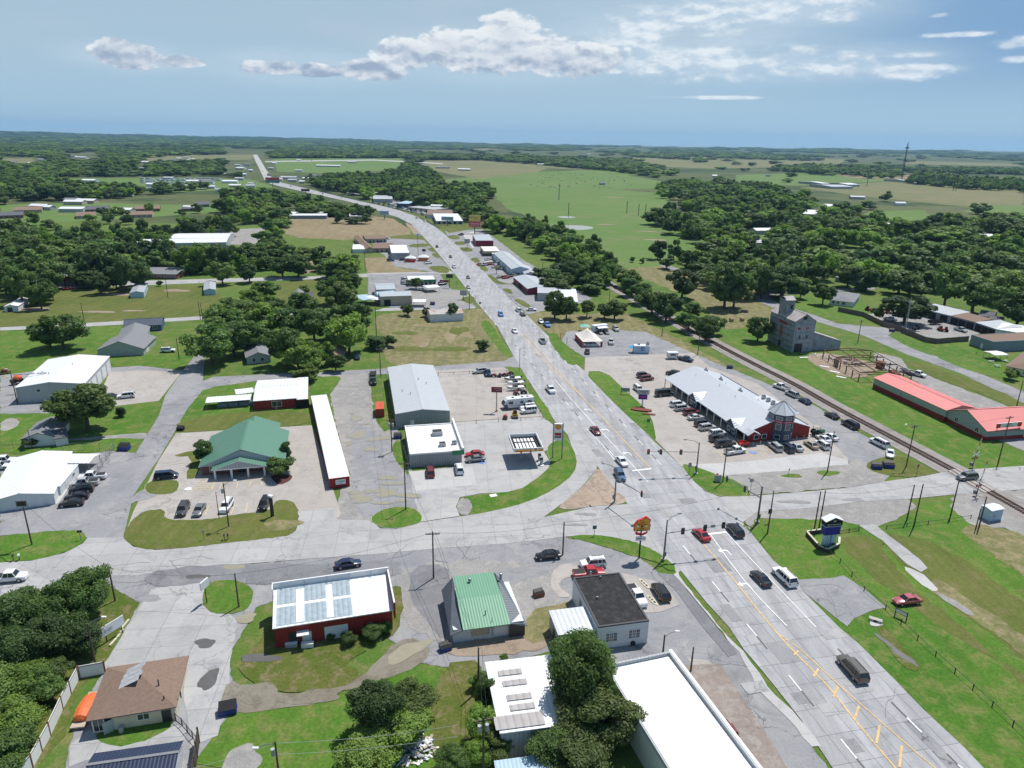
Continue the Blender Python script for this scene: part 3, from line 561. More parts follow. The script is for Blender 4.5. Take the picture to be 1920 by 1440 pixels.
Y2=curve([(1775,1460),(1726,1420),(1680,1380),(1640,1345),(1560,1275),(1500,1217),(1455,1188)])
strip('centre_line',m_yel,8,Y2,.18,world=True)
for a,b in(((1488,1229),(1497,1222)),((1525,1270),(1534,1256)),((1562,1308),(1571,1289)),((1602,1351),(1610,1325)),((1643,1395),(1649,1362)),((1686,1440),(1690,1400))):strip('chevron_bar',m_yel,8,[a,b],.30)
YB=curve([(1222,881),(1172,830),(1140,795),(1110,765),(1070,722),(1045,697),(1015,660),(985,628)])
strip('centre_line',m_yel,8,YB,.26,world=True)
YB2=curve([(1090,742),(1064,722),(1035,695),(1020,678),(1000,655),(975,625)])
strip('centre_line',m_yel,8,YB2,.2,world=True)
for pts in([(1330,1001),(1390,1085),(1440,1140),(1475,1175)],[(1362,1000),(1410,1052),(1470,1115),(1530,1178)],[(1215,905),(1160,845),(1080,760),(1040,712)],[(1165,880),(1130,835),(1100,805)],):
 strip('lane_line',m_white,8,curve(pts,1),.2,world=True)
for pts in([(1327,1003),(1362,999)],[(1185,884),(1221,880)]):strip('stop_line',m_white,9,pts,.7)
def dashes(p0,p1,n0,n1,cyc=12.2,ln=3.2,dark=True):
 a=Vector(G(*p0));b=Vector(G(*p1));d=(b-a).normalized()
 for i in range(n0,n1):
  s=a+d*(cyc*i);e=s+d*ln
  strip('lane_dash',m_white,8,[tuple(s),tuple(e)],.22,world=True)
  if dark:q=e+d*3.0;strip('lane_shadow_dash',m_tar,8,[tuple(e),tuple(q)],.22,world=True)  # dark-coloured dash laid on the road after each white one
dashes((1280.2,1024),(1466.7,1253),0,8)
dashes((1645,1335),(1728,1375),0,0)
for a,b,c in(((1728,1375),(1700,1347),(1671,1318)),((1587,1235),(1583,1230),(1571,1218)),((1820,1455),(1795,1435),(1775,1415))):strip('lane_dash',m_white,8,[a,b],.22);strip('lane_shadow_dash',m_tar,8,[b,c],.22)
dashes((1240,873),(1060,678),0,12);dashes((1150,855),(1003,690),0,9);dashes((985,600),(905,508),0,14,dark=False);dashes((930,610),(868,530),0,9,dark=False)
for px,py in((1103,769),(1136,807),(1177,851),(1360,1035),(1398,1098)):
 x,y=G(px,py);d=Vector((sin(R(-12.6)),cos(R(-12.6))));n=Vector((d.y,-d.x));o=Vector((x,y))
 P=lambda u,v:tuple(o+d*u+n*v)
 sheet('turn_arrow',m_white,8,[P(-1.5,.35),P(-1.5,.6),P(.3,.6),P(.6,.2),P(.6,-.6),P(1.1,-.6),P(.3,-1.4),P(-.5,-.6),P(.1,-.6),P(.1,.1),P(-.1,.35)],world=True)
for off in(-9.6,-5.9,.0,3.4,8.8):
 pass
r=random.Random(21);D_=Vector((sin(R(-12.6)),cos(R(-12.6))));N_=Vector((D_.y,-D_.x))
for px,py in((1415,1290),(1470,1225),(1560,1330),(1500,1310),(1610,1290),(1370,1150),(1410,1200),(1560,1190),(1345,1060),(1250,960),(1290,940),(1210,930),(1080,770),(1060,745),(1120,850),(1750,1400),(1600,1400),(1130,790),(1010,670),(1190,800)):
 o=Vector(G(px,py));a,c=r.choice([2.2,4.6,9.]),r.choice([1.8,3.5]);sheet('patched_slab',r.choice([m_patch,m_asph,m_street]),7,[tuple(o+D_*u+N_*v)for u,v in((-a/2,-c/2),(a/2,-c/2),(a/2,c/2),(-a/2,c/2))],world=True)
for i in range(18):
 o=Vector(G(r.uniform(1180,1700),r.uniform(930,1400)))if i<9 else Vector(G(r.uniform(200,900),r.uniform(1030,1090)));a=r.uniform(0,pi);q=[tuple(o)]
 for j in range(6):a+=r.uniform(-.5,.5);o=o+Vector((cos(a),sin(a)))*r.uniform(.8,1.6);q.append(tuple(o))
 strip('crack',m_tar,7,q,.05,world=True)
for a,b in(((1394,843),(1411,857)),((1410,842),(1429,856)),((1424,841),(1439,855)),((1437,838),(1452,853)),((1477,836),(1490,850)),((1500,834),(1515,848)),((1340,838),(1354,857)),((1170,708),(1172,712))):strip('bay_line',m_pyel,7,[a,b],.13)
ellipse('accessible_bay_mark',mat('paint_blue',(.16,.30,.62),.7,var=.3),8,1411,849,.9,.8)
ellipse('accessible_bay_mark',mat('paint_blue'),8,903,868,.9,.8)
ellipse('accessible_bay_mark',m_white,8,353,918,.9,.7)
def offset(p,d):
 q=[]
 for i in range(len(p)):
  a=p[max(i-1,0)];b=p[min(i+1,len(p)-1)];l=hypot(b[0]-a[0],b[1]-a[1])or 1;q.append((p[i][0]-(b[1]-a[1])/l*d,p[i][1]+(b[0]-a[0])/l*d))
 return q
m_rail=mat('rusty_rail_steel',(.16,.085,.06),.5,.4,var=.3);m_tie=mat('creosote_timber',(.075,.055,.045),.95,var=.4,scale=2)
rl=empty('railway_track','single rusty railway track on pale ballast running diagonally behind the long metal-roofed restaurant','railway',0,0)
for d in(-.75,.75):
 b=MB();q=offset(RWg,d)
 for i in range(len(q)-1):b.bar((*q[i],.30),(*q[i+1],.30),.17,m_rail,.18)
 b.build('rail',rl)
b=MB();acc=0
for i in range(len(RWg)-1):
 a=Vector(RWg[i]);c=Vector(RWg[i+1]);L=(c-a).length;d=(c-a)/L;n=Vector((-d.y,d.x));t=acc
 if hypot(*RWg[i+1])>700:continue
 while t<L:
  p=a+d*t;b.bar((*(p-n*1.3),.16),(*(p+n*1.3),.16),.26,m_tie,.16);t+=.62
 acc=t-L
b.build('sleepers',rl)['kind']='stuff'
sheet('crossing_panel',m_conc2,9,[(1776,884),(1796,880),(1866,920),(1846,926)],lift=.1)
from mathutils import noise as MN
def leafmat(name,c1,c2,c3):
 m,t,b=pbsdf(name);MATS[name]=m
 g=t.new('ShaderNodeNewGeometry').outputs['Position'];oi=t.new('ShaderNodeObjectInfo')
 n=t.noise(g,.35,3,.6);n2=t.noise(g,1.6,3,.7)
 c=t.mix(t.ramp(n,.35,.65),c1,c2)
 c=t.mix(t.ramp(oi.outputs['Random'],.45,1.,0,.75),c,c3)
 c=t.mix(1.,c,t.ramp(n2,.25,.75,.62,1.45),'MULTIPLY')
 rv=t.math('FRACT',t.math('MULTIPLY',oi.outputs['Random'],17.3));c=t.mix(1.,c,t.ramp(rv,0,1,.66,1.36),'MULTIPLY')
 t.put(b.inputs['Base Color'],c);b.inputs['Roughness'].default_value=.6;b.inputs['Specular IOR Level'].default_value=.3
 tr=t.new('ShaderNodeBsdfTranslucent');t.put(tr.inputs[0],t.mix(1.,c,(1.3,1.5,.7),'MULTIPLY'));mx=t.new('ShaderNodeMixShader');mx.inputs[0].default_value=.35
 t.l.new(b.outputs[0],mx.inputs[1]);t.l.new(tr.outputs[0],mx.inputs[2]);t.l.new(mx.outputs[0],t.n['Material Output'].inputs[0])
 return m
LG=leafmat('tree_foliage',(.092,.158,.042),(.128,.200,.050),(.170,.215,.062))
LB=leafmat('bright_foliage',(.150,.245,.040),(.185,.280,.048),(.19,.26,.06))
LD=leafmat('dark_foliage',(.068,.125,.040),(.094,.152,.046),(.120,.168,.054))
LBR=leafmat('bronze_foliage',(.110,.155,.045),(.140,.160,.055),(.095,.155,.042))
BK=mat('tree_bark',(.10,.080,.062),.95,var=.35,scale=3)
def crown_mesh(name,seed,nclump,nleaf,leaf,m,flat=1.,spread=.42,low=.22,core=True):
 """a 10 m tree's crown: clumps spread through an uneven ellipsoid, each clump a cloud of small leaf faces"""
 r=np.random.RandomState(seed);cl=[]
 for i in range(nclump):
  while True:
   p=r.uniform(-1,1,3)
   if .25<np.linalg.norm(p)<1:break
  d=np.linalg.norm(p);p=p/d*(.45+.55*d)
  lob=1+.22*sin(3*atan2(p[1],p[0])+seed)+.14*sin(5*atan2(p[1],p[0])+2*seed)
  cz=low*10+(10-low*10)*.5
  c=np.array([p[0]*3.7*lob*flat,p[1]*3.7*lob*flat,cz+p[2]*(10-low*10)*.40]);cl.append((c,r.uniform(.65,1.25)*spread*3.6*(1.15-.35*abs(p[2]))))
 cl.append((np.array([0,0,low*10+3.2]),2.4));V=[];per=max(4,nleaf//len(cl))
 for c,rad in cl:
  u=r.normal(size=(per,3));u/=np.linalg.norm(u,axis=1)[:,None];rr=rad*r.uniform(.35,1.25,(per,1))**.6
  sc=np.array([1,1,.72]);P=c+u*rr*sc
  nrm=u+r.normal(size=(per,3))*.55;nrm[:,2]+=.35;nrm/=np.linalg.norm(nrm,axis=1)[:,None]
  a=np.cross(nrm,r.normal(size=(per,3)));a/=np.linalg.norm(a,axis=1)[:,None];b=np.cross(nrm,a)
  s=leaf*r.uniform(.6,1.3,(per,1));V.append(np.stack([P-a*s-b*s*.5,P+a*s*.2-b*s*.75,P+a*s+b*s*.4,P-a*s*.1+b*s*.8],1))
 V=np.concatenate(V);n=len(V);vv=V.reshape(-1,3);ff=np.arange(n*4).reshape(-1,4)
 verts=vv;faces=[tuple(q)for q in ff.tolist()];vs=[tuple(q)for q in vv.tolist()]
 if core:
  mb=MB()
  for c,rad in cl:mb.ball(tuple(c),rad*.54,m,7,5,.72)
  k=len(vs);vs+=mb.v;faces+=[tuple(i+k for i in f)for f in mb.f]
 me=bpy.data.meshes.new(name);me.from_pydata(vs,[],faces);me.materials.append(m);me.update();return me
def trunk_mesh(name,seed,bare=False):
 r=random.Random(seed);b=MB();h=4.2;b.tube((0,0,-.3),(r.uniform(-.2,.2),r.uniform(-.2,.2),h),.36,BK,.24,7)
 for i in range(7 if not bare else 10):
  a=i*2.4+r.random();q=Vector((cos(a)*r.uniform(1.4,2.4),sin(a)*r.uniform(1.4,2.4),h+r.uniform(1.2,3.6)));s=Vector((0,0,h-r.uniform(.2,1.6)))
  b.tube(s,q,.17,BK,.07,5);b.tube(q,q+Vector((cos(a+.5)*1.1,sin(a+.5)*1.1,1.3)),.07,BK,.02,4)
  if bare:b.tube(q,q+Vector((cos(a-.8)*1.3,sin(a-.8)*1.3,1.0)),.06,BK,.015,4);b.tube(s*.7+q*.3,q+Vector((-sin(a),cos(a),1.6)),.06,BK,.015,4)
 o=b.build(name);me=o.data;bpy.data.objects.remove(o);return me
CN={}
for k,(m,fl,lo)in{'g':(LG,1.,.16),'d':(LD,.92,.10),'b':(LB,.95,.12),'r':(LBR,1.,.12)}.items():
 CN[k,0]=[crown_mesh('crown',11+i+ord(k),46,26000,.17,m,fl,low=lo)for i in range(2)]
 CN[k,1]=[crown_mesh('crown',31+i+ord(k),27,7000,.30,m,fl,spread=.36,low=lo)for i in range(3 if k=='g' else 2)]
 CN[k,2]=[crown_mesh('crown',51+i+ord(k),15,1700,.52,m,fl,spread=.40,low=lo*.5)for i in range(3)]
TM=[trunk_mesh('trunk',i)for i in range(3)];TB=trunk_mesh('bare_limbs',9,True)
TREES=[]
def tree(x,y,h,wd,label,group=None,kind='g',name='tree',z=0.):
 d=hypot(x,y);lod=0 if d<125 else(1 if d<420 else 2);i=len(TREES);L=CN[kind,lod]
 e=empty(name,label,'tree' if name!='shrub' else 'shrub',x,y,(i*2.399)%6.283,z,group)
 sx=wd/9.4;sz=h/10.0
 o=link('crown',L[i%len(L)],e);o.scale=(sx*(1+.10*sin(i*3.1)),sx*(1-.10*sin(i*3.1)),sz)
 if name!='shrub':t=link('trunk',TM[i%3],e);t.scale=(sx*.9+.1,sx*.9+.1,sz)
 TREES.append(e);return e
def T(px,py,hpx,wpx,label,group=None,kind='g',name='tree'):
 """a tree by the foot of its trunk in the photograph, its height and width in photo pixels there"""
 x,y=G(px,py);h=max(.8,hof(px,py,px,py-hpx));wd=wpx*mpp(px,py);return tree(x,y,h,wd,label,group,kind,name)
T(165,808,92,118,'big round dark tree beside the white-roofed workshop with garage doors')
T(120,655,72,86,'large tree standing alone on the lawn left of the three new houses');T(95,652,50,60,'smaller bright tree leaning against the large lawn tree',kind='b')
T(378,905,0,0,'')if False else None
T(384,868,45,42,'dark shrub tree at the left wall of the green-roofed bank',kind='d')
T(527,893,38,52,'small ornamental tree in the mulch bed by the bank porch');T(538,862,36,26,'dark bush at the right wall of the green-roofed bank',kind='d',name='shrub')
T(575,716,36,55,'bright low tree on the corner north of the red building',kind='b')
T(905,658,22,30,'round solitary dark bush in the mown hay field',kind='d',name='shrub')
T(1500,560,40,30,'short tree behind the elevator tower',kind='d')
T(1542,572,42,42,'rounded tree in front of the pale grey house')
T(1420,640,52,50,'dark tree against the left wall of the old grain elevator',kind='d')
T(1358,578,95,78,'tall broad tree rising over the hay meadow beside the railway',kind='d');T(1375,578,55,60,'low wide tree at the foot of the tall meadow tree')
for i,(a,b,c,d,k)in enumerate([(1040,598,56,50,'d'),(1062,600,44,44,'g'),(1100,595,34,30,'g'),(1133,598,32,36,'d'),(1152,600,38,46,'g')]):
 T(a,b,c,d,['big dark tree beside the grey-roofed shed near the tent','lighter tree joined to the big dark tree near the tent','small round tree between the two clumps above the tent','dark tree left of the pair above the tent','round tree nearest the railway above the white tent'][i],None,k)
for i,(a,b,c,d,k)in enumerate([(1248,602,60,62,'d'),(1222,590,48,60,'g'),(1290,622,36,50,'g'),(1322,640,50,52,'d'),(1338,628,40,40,'g'),(1300,602,36,44,'g'),(1200,570,40,46,'g'),(1180,556,38,44,'d'),(1278,560,62,64,'d')]):
 T(a,b,c,d,'bushy tree lining the far side of the railway cutting','trees lining the railway opposite the tent',k)
for i,(a,b,c,d)in enumerate([(1233,487,40,36),(1262,490,44,34),(1185,492,12,12),(1205,494,12,12),(1250,505,30,34)]):
 T(a,b,c,d,['dark tree standing by itself in the near pasture corner','tall narrow tree beside the pasture lane','tiny bush in the near pasture corner','second tiny bush in the near pasture corner','low tree at the bend of the pasture lane'][i],None,'d')
T(1695,608,62,90,'very wide dark tree behind the equipment yard',kind='d')
T(1645,600,24,20,'small bush by the yard fence',kind='g',name='shrub')
T(1770,575,85,66,'tall tree right of the wide yard tree');T(1822,588,70,90,'broad tree casting shade behind the long open shed');T(1905,612,74,80,'big dark tree at the right end of the open shed',kind='d')
T(1895,712,24,30,'low bush beside the brown-roofed cottage',kind='b',name='shrub')
T(1098,1352,148,116,'large mimosa tree overhanging the ribbed grey roof and the flat white roof');T(1092,1292,96,112,'feathery crown nearest the white garage, joined to the mimosa')
T(1112,1400,100,125,'bronze-flowered lower half of the mimosa between the two roofs',kind='r');T(1035,1430,62,90,'dark green sapling clump below the ribbed grey roof',kind='g');T(1080,1462,70,110,'bronze-tinged bush at the bottom edge between the roofs',kind='r')
T(708,1375,88,108,'dense dark bush group on the lawn above the rubble pile',kind='d',name='shrub');T(770,1345,66,88,'leafy shrub right of the dense dark bush',kind='g',name='shrub');T(745,1400,60,110,'bright scrub between the bush and the rubble pile',kind='b',name='shrub');T(690,1440,50,100,'bright scrub at the bottom beside the rubble',kind='b',name='shrub')
T(850,1450,45,60,'low scrub right of the rubble pile',kind='g',name='shrub')
for i,(a,b,c,d,k)in enumerate([(915,1330,60,44,'g'),(905,1385,60,60,'b'),(930,1420,46,60,'g'),(895,1440,44,50,'b'),(900,1290,30,34,'g')]):
 T(a,b,c,d,'vine-covered scrub along the left wall of the ribbed grey shed','scrub beside the ribbed grey shed',k,'shrub')
for i,(a,b,c,d,k)in enumerate([(170,1165,102,90,'g'),(120,1195,110,100,'g'),(70,1190,92,100,'d'),(20,1215,100,110,'d'),(95,1245,90,100,'d'),(150,1225,62,84,'d'),(30,1270,92,110,'d'),(-20,1230,100,110,'d')]):
 T(a,b,c,d,'dark deciduous tree in the thicket south of the side road at the left edge','dark thicket at the left edge',k)
for i,(a,b,c,d,k)in enumerate([(35,1330,80,110,'b'),(80,1318,70,76,'g'),(30,1390,80,100,'b'),(-20,1400,90,120,'g'),(100,1285,46,60,'g'),(10,1450,80,100,'g'),(-10,1340,90,110,'g')]):
 T(a,b,c,d,'lighter green tree in the thicket behind the white board fence','light thicket behind the board fence',k)
for a,b,c,d in((560,1180,16,20),(620,1195,14,16),(655,1200,20,30),(700,1190,24,40),(725,1180,22,26)):T(a,b+6,c,d,'weedy sapling against the back wall of the long red building','saplings behind the red building','g','shrub')
T(945,1240,14,16,'bright sapling in the gravel behind the dark gambrel building',kind='b',name='shrub')
T(58,838,20,34,'dark bush in front of the small brown-trimmed house',kind='d',name='shrub');T(228,782,20,22,'spiky young conifer on the lawn by the side street',kind='d')
grove=[(398,688,105,104),(440,672,90,95),(470,668,88,80),(420,640,84,90),(500,640,92,90),(536,690,100,92),(560,698,82,80),(590,650,90,84),(545,640,88,84),(470,612,66,84),(570,610,80,80),(600,690,70,66),(625,640,92,80),(655,668,112,92),(640,600,90,80),(668,640,96,70),(620,575,70,70),(652,560,66,66),(480,590,62,88),(630,700,40,50),(585,700,60,60),(430,600,50,70),(520,600,50,60),(676,610,50,50)]
for i,(a,b,c,d)in enumerate(grove):T(a,b-4,c*.76,d*.84,'mature tree in the dense grove between the red building and the hay field','grove around the two houses','gdggbgb'[i%7])
T(640,525,52,76,'yellow-green tree at the top of the grove',kind='b');T(705,655,26,50,'dark brush clump at the edge of the hay field',kind='d',name='shrub');T(728,650,22,34,'green brush beside the hay field pole',kind='g',name='shrub')
T(418,534,48,44,'dark tree beside the white mobile home');T(468,530,40,38,'tree at the corner lawn near the mobile home',kind='d');T(560,520,46,60,'dark tree clump above the derelict white house',kind='d');T(530,520,42,48,'tree left of the tree clump above the derelict house')
T(500,565,40,60,'half-bare grey tree behind the grove');T(570,556,24,24,'dark tree behind the derelict white house',kind='d');T(765,592,24,24,'small tree on the hay field boundary');T(780,542,22,30,'single tree in front of the green-fronted shop')
T(848,600,34,26,'vine-grown tree against the rusty-roofed shed',kind='d');T(800,594,20,20,'bush at the left end of the rusty-roofed shed',kind='d',name='shrub')
T(100,562,34,26,'ragged tree beside the orange machinery');T(300,537,12,12,'round bush by the street',kind='d',name='shrub')
T(340,518,22,26,'small tree at the end of the brick bungalow',kind='d');T(378,497,22,30,'round bush in the crop strip',kind='d',name='shrub')
def inside(x,y,p):
 c=False;n=len(p)
 for i in range(n):
  (x1,y1),(x2,y2)=p[i],p[i-1]
  if(y1>y)!=(y2>y)and x<(x2-x1)*(y-y1)/(y2-y1)+x1:c=not c
 return c
CLEARP=[[G(*q)for q in p]for p in([(1536,384),(1576,384),(1578,406),(1538,404)],[(1476,396),(1542,398),(1548,418),(1478,416)],[(1643,420),(1692,420),(1696,442),(1646,440)],[(1830,448),(1872,448),(1876,470),(1834,470)],[(1560,472),(1606,472),(1610,496),(1562,494)],[(1262,404),(1308,404),(1312,424),(1264,422)],[(1750,470),(1800,468),(1810,488),(1755,490)],[(1400,455),(1440,455),(1450,470),(1405,472)],[(440,300),(475,284),(500,284),(540,330),(620,362),(700,378),(725,398),(640,393),(560,378),(500,374),(455,345)],[(690,362),(760,385),(870,408),(880,425),(690,392)],[(250,331),(420,331),(430,352),(260,356)],[(0,380),(130,376),(340,382),(430,378),(430,396),(330,410),(200,410),(0,422)],[(95,333),(240,331),(300,335),(480,335),(480,350),(240,361),(110,352)],[(0,293),(70,295),(110,303),(70,314),(0,314)],[(115,288),(190,286),(190,304),(130,308)],[(255,298),(360,291),(490,290),(490,302),(350,306),(270,313)],[(222,310),(285,308),(275,322),(225,320)],[(500,297),(760,297),(780,303),(740,320),(640,328),(520,326)],[(780,301),(900,301),(1010,309),(1150,322),(1240,335),(1240,402),(1180,500),(1100,455),(930,395),(920,352),(850,336)])]
def scatter(poly,sp,seed,n=99999,zc=0.,free=False):
 p=[G(*q,zc)for q in poly];r=random.Random(seed);x0,x1=min(a for a,b in p),max(a for a,b in p);y0,y1=min(b for a,b in p),max(b for a,b in p)
 out=[];y=y0
 while y<=y1:
  x=x0+r.uniform(0,sp)
  while x<=x1:
   a,b=x+r.uniform(-.42,.42)*sp,y+r.uniform(-.42,.42)*sp
   if inside(a,b,p)and(free or not any(inside(a,b,q)for q in CLEARP)):out.append((a,b))
   x+=sp
  y+=sp*.87
 r.shuffle(out);return out[:n]
def wood(poly,sp,h,label,group,seed,kinds='ggd',n=99999):
 for i,(x,y)in enumerate(scatter(poly,sp,seed,n,h*.45)):
  k=.6+.65*rnd.random()
  if rnd.random()<.12:continue
  tree(x,y,h*k,sp*1.28*(.7+.6*rnd.random()),label,group,kinds[i%len(kinds)])
wood([(0,548),(-30,500),(60,480),(110,500),(118,540),(60,560)],10.5,15,'tall tree in the wood at the left edge behind the white sheds','wood at the left edge',1,'gd')
wood([(140,522),(138,488),(200,484),(280,498),(282,520),(210,530)],10,16,'dark shade tree around the low brick care home','shade trees at the brick care home',2,'dd')
wood([(0,498),(0,450),(120,440),(250,470),(420,478),(430,492),(280,490),(120,500)],13,14,'tree in the belt in front of the long white warehouse','tree belt before the long white warehouse',3,'ggd',70)
wood([(440,492),(445,470),(480,470),(520,478),(520,490)],12,11,'tree in the row above the crop strip','trees above the crop strip',4,'gd')
wood([(497,474),(500,420),(518,420),(524,470),(560,484),(640,482),(680,486),(660,512),(610,512),(570,478),(520,486)],11,12,'tree along the lane beside the brown field','trees along the lane by the brown field',5,'gdg')
wood([(1495,545),(1500,500),(1430,480),(1320,480),(1295,500),(1330,525),(1420,545)],13,15,'tree at the near edge of the wood right of the pasture','near edge of the right-hand wood',6,'ggdb')
wood([(1500,530),(1510,480),(1600,470),(1760,470),(1920,470),(1960,520),(1900,560),(1800,520),(1720,545),(1600,520)],17,15,'shade tree among the houses on the right','shade trees among the right-hand houses',7,'gdgb',56)
wood([(1010,505),(1080,500),(1150,545),(1170,560),(1110,530),(1060,520),(1050,545),(1020,530)],9,11,'tree in the hedge on the shop side of the railway','trees between shops and railway',8,'gd',22)
wood([(962,418),(1010,418),(1110,455),(1170,500),(1200,545),(1150,535),(1080,498),(1000,450)],9.5,13,'tree in the belt between railway and green pasture','tree belt between railway and pasture',9,'ggb',62)
print('TREES',len(TREES))
def gn_wood(name,pts,meshes,seed,label=None,group=None):
 """pts: (x, y, z, width, height)"""
 me=bpy.data.meshes.new(name);me.from_pydata([p[:3]for p in pts],[],[])
 for an,ty,vals in(('sc','FLOAT_VECTOR',[(p[3]/9.4,p[3]/9.4,p[4]/10)for p in pts]),('rz','FLOAT_VECTOR',[(0,0,(i*2.399)%6.283)for i in range(len(pts))]),('kd','INT',[rnd.randrange(len(meshes))for _ in pts])):
  a=me.attributes.new(an,ty,'POINT')
  if ty=='INT':a.data.foreach_set('value',vals)
  else:a.data.foreach_set('vector',[q for v in vals for q in v])
 o=link(name,me);tag(o,label,None,group,'stuff')
 ng=bpy.data.node_groups.new(name,'GeometryNodeTree');ng.interface.new_socket('Geometry',in_out='INPUT',socket_type='NodeSocketGeometry');ng.interface.new_socket('Geometry',in_out='OUTPUT',socket_type='NodeSocketGeometry')
 N=ng.nodes;Lk=ng.links;gi=N.new('NodeGroupInput');go=N.new('NodeGroupOutput');jn=N.new('GeometryNodeJoinGeometry')
 def attr(nm,ty):
  q=N.new('GeometryNodeInputNamedAttribute');q.data_type=ty;q.inputs['Name'].default_value=nm;return q.outputs['Attribute']
 sc=attr('sc','FLOAT_VECTOR');rz=attr('rz','FLOAT_VECTOR');kd=attr('kd','INT')
 for k,src in enumerate(meshes):
  oi=N.new('GeometryNodeObjectInfo');oi.inputs['Object'].default_value=src;oi.inputs['As Instance'].default_value=True;oi.transform_space='ORIGINAL'
  cmp_=N.new('FunctionNodeCompare');cmp_.data_type='INT';cmp_.operation='EQUAL';Lk.new(kd,cmp_.inputs[2]);cmp_.inputs[3].default_value=k
  ip=N.new('GeometryNodeInstanceOnPoints');Lk.new(gi.outputs[0],ip.inputs['Points']);Lk.new(cmp_.outputs[0],ip.inputs['Selection']);Lk.new(oi.outputs['Geometry'],ip.inputs['Instance'])
  Lk.new(rz,ip.inputs['Rotation']);Lk.new(sc,ip.inputs['Scale']);Lk.new(ip.outputs[0],jn.inputs[0])
 Lk.new(jn.outputs[0],go.inputs[0]);md=o.modifiers.new('trees','NODES');md.node_group=ng;return o
def screen(e):return e.children[0].dimensions.z/hypot(e.location.x,e.location.y)if 0 else e.children[0].scale.z*10/hypot(e.location.x,e.location.y)
bpy.context.view_layer.update()
EXTRA={}
_t=sorted([e for e in TREES if e['category']=='tree'],key=screen,reverse=True)
for e in[q for q in _t[270:]if 'group' in q]:
 c=e.children[0];EXTRA.setdefault(e['group'],[]).append((e.location.x,e.location.y,0.,c.scale.x*9.4,c.scale.z*10));TREES.remove(e)
 for ch in list(e.children):bpy.data.objects.remove(ch)
 bpy.data.objects.remove(e)
SRC=[]
for e in TREES:
 c=[q for q in e.children if q.name.startswith('crown')][0]
 if c.data in CN['g',2]+CN['d',2]+CN['b',2]and c.data not in[s.data for s in SRC]:SRC.append(c)
print('SRC',len(SRC))
WOODS=[([(0,448),(0,424),(60,425),(180,418),(330,415),(430,405),(440,418),(330,420),(245,445),(250,462),(420,468),(440,460),(445,480),(240,478),(100,462)],12,14),([(0,384),(0,350),(130,352),(160,362),(240,366),(250,380),(150,382)],15,15),([(250,378),(360,360),(520,352),(560,356),(500,392),(470,400),(420,380)],14,14),([(0,352),(0,325),(120,326),(320,332),(330,340),(120,340)],17,14),([(0,322),(0,308),(70,310),(200,316),(250,322),(140,326)],18,13),([(180,328),(250,320),(440,322),(470,330),(440,336),(250,336)],20,11),([(175,310),(190,300),(240,300),(260,312)],13,18),([(510,358),(540,352),(620,356),(690,352),(830,358),(840,388),(880,404),(940,410),(985,428),(930,414),(870,398),(820,378),(760,366),(640,362)],15,14),([(520,332),(620,326),(740,322),(760,300),(800,312),(830,336),(900,346),(980,350),(1020,344),(900,360),(925,396),(1000,412),(1095,455),(1170,500),(1140,500),(1060,462),(985,424),(900,404),(830,376),(760,362),(640,358),(540,354)],14,14),([(1150,345),(1240,336),(1420,340),(1480,352),(1360,362),(1250,360)],14,14),([(1215,392),(1270,372),(1480,358),(1600,388),(1690,412),(1560,420),(1500,440),(1400,445),(1290,425),(1240,408)],15,15),([(1290,480),(1320,440),(1500,425),(1700,415),(1920,400),(1980,470),(1900,480),(1700,490),(1600,480),(1500,500),(1380,470)],16,15),([(1640,405),(1700,415),(1760,400),(1920,410),(1920,425),(1700,425)],16,14),([(1700,333),(1720,322),(1920,338),(1980,345),(1980,352),(1800,342)],12,15),([(1440,314),(1500,306),(1700,310),(1680,324),(1560,322)],20,13),([(1700,312),(1900,314),(1980,324),(1700,318)],18,12),([(530,412),(560,366),(640,366),(650,384),(690,384),(700,402),(640,402),(590,392),(520,396)],13,11),([(0,372),(430,370),(430,378),(0,380)],16,13),([(0,384),(430,382),(430,404),(0,420)],42,11),([(490,285),(700,284),(1000,291),(1150,297),(1240,308),(1240,314),(1100,308),(1000,303),(760,298),(500,294)],30,15),([(940,300),(1100,306),(1230,318),(1240,332),(1130,322),(1000,310)],24,14),([(1010,312),(1140,318),(1240,335),(1220,342),(1120,326),(990,316)],13,13)]
for i,(pl,sp,h)in enumerate(WOODS):
 pts=[(x,y,0,(sp if i!=18 else 10)*1.35*(.6+.6*rnd.random()),h*(.55+.75*rnd.random()))for x,y in scatter(pl,sp,20+i,99999,h*.8,i in(18,))if sp>20 or MN.noise(Vector((x/45,y/60,i)))>-.12]
 gn_wood('woodland',pts,SRC,i);print('wood',i,len(pts))
for g,pts in EXTRA.items():gn_wood('woodland',pts,SRC,1)
FAR=[];r=random.Random(5);d=950.
while d<12500:
 step=d*.0105+4;a=-44.;da=math.degrees(step/d)*1.0
 while a<46:
  aa=R(a+r.uniform(-.5,.5)*da);dd=d*(1+r.uniform(-.006,.006));x,y=dd*sin(aa),dd*cos(aa);a+=da
  q=MN.noise(Vector((x/900+3,y/2300,.3)))+.5*MN.noise(Vector((x/300,y/700,5)))
  lft=max(0.,min(1.,(8-math.degrees(aa))/24));th=.44-.46*lft-.36*min(1,max(0,(d-2600)/4000))
  hedge=min(abs((x+.15*y)%820-410),abs((y-.1*x)%1150-575))<9+d*.004
  if d<2300 and not(-60<math.degrees(aa)<-19 and d>1500):th+=.35
  if any(inside(x,y,q)for q in CLEARP):continue
  if-21.5<math.degrees(aa)<-17.5 and d<4500:continue
  if q>th or(hedge and r.random()<.2+.4*lft)or r.random()<.012:
   k=step*1.45;FAR.append((x,y,landz(x,y)-.5,k*(.8+.4*r.random()),(9+7*r.random())*(1+.15*min(3,d/5000))))
 d+=step*1.9
print('FAR',len(FAR));gn_wood('distant_woodland',FAR,SRC,77)
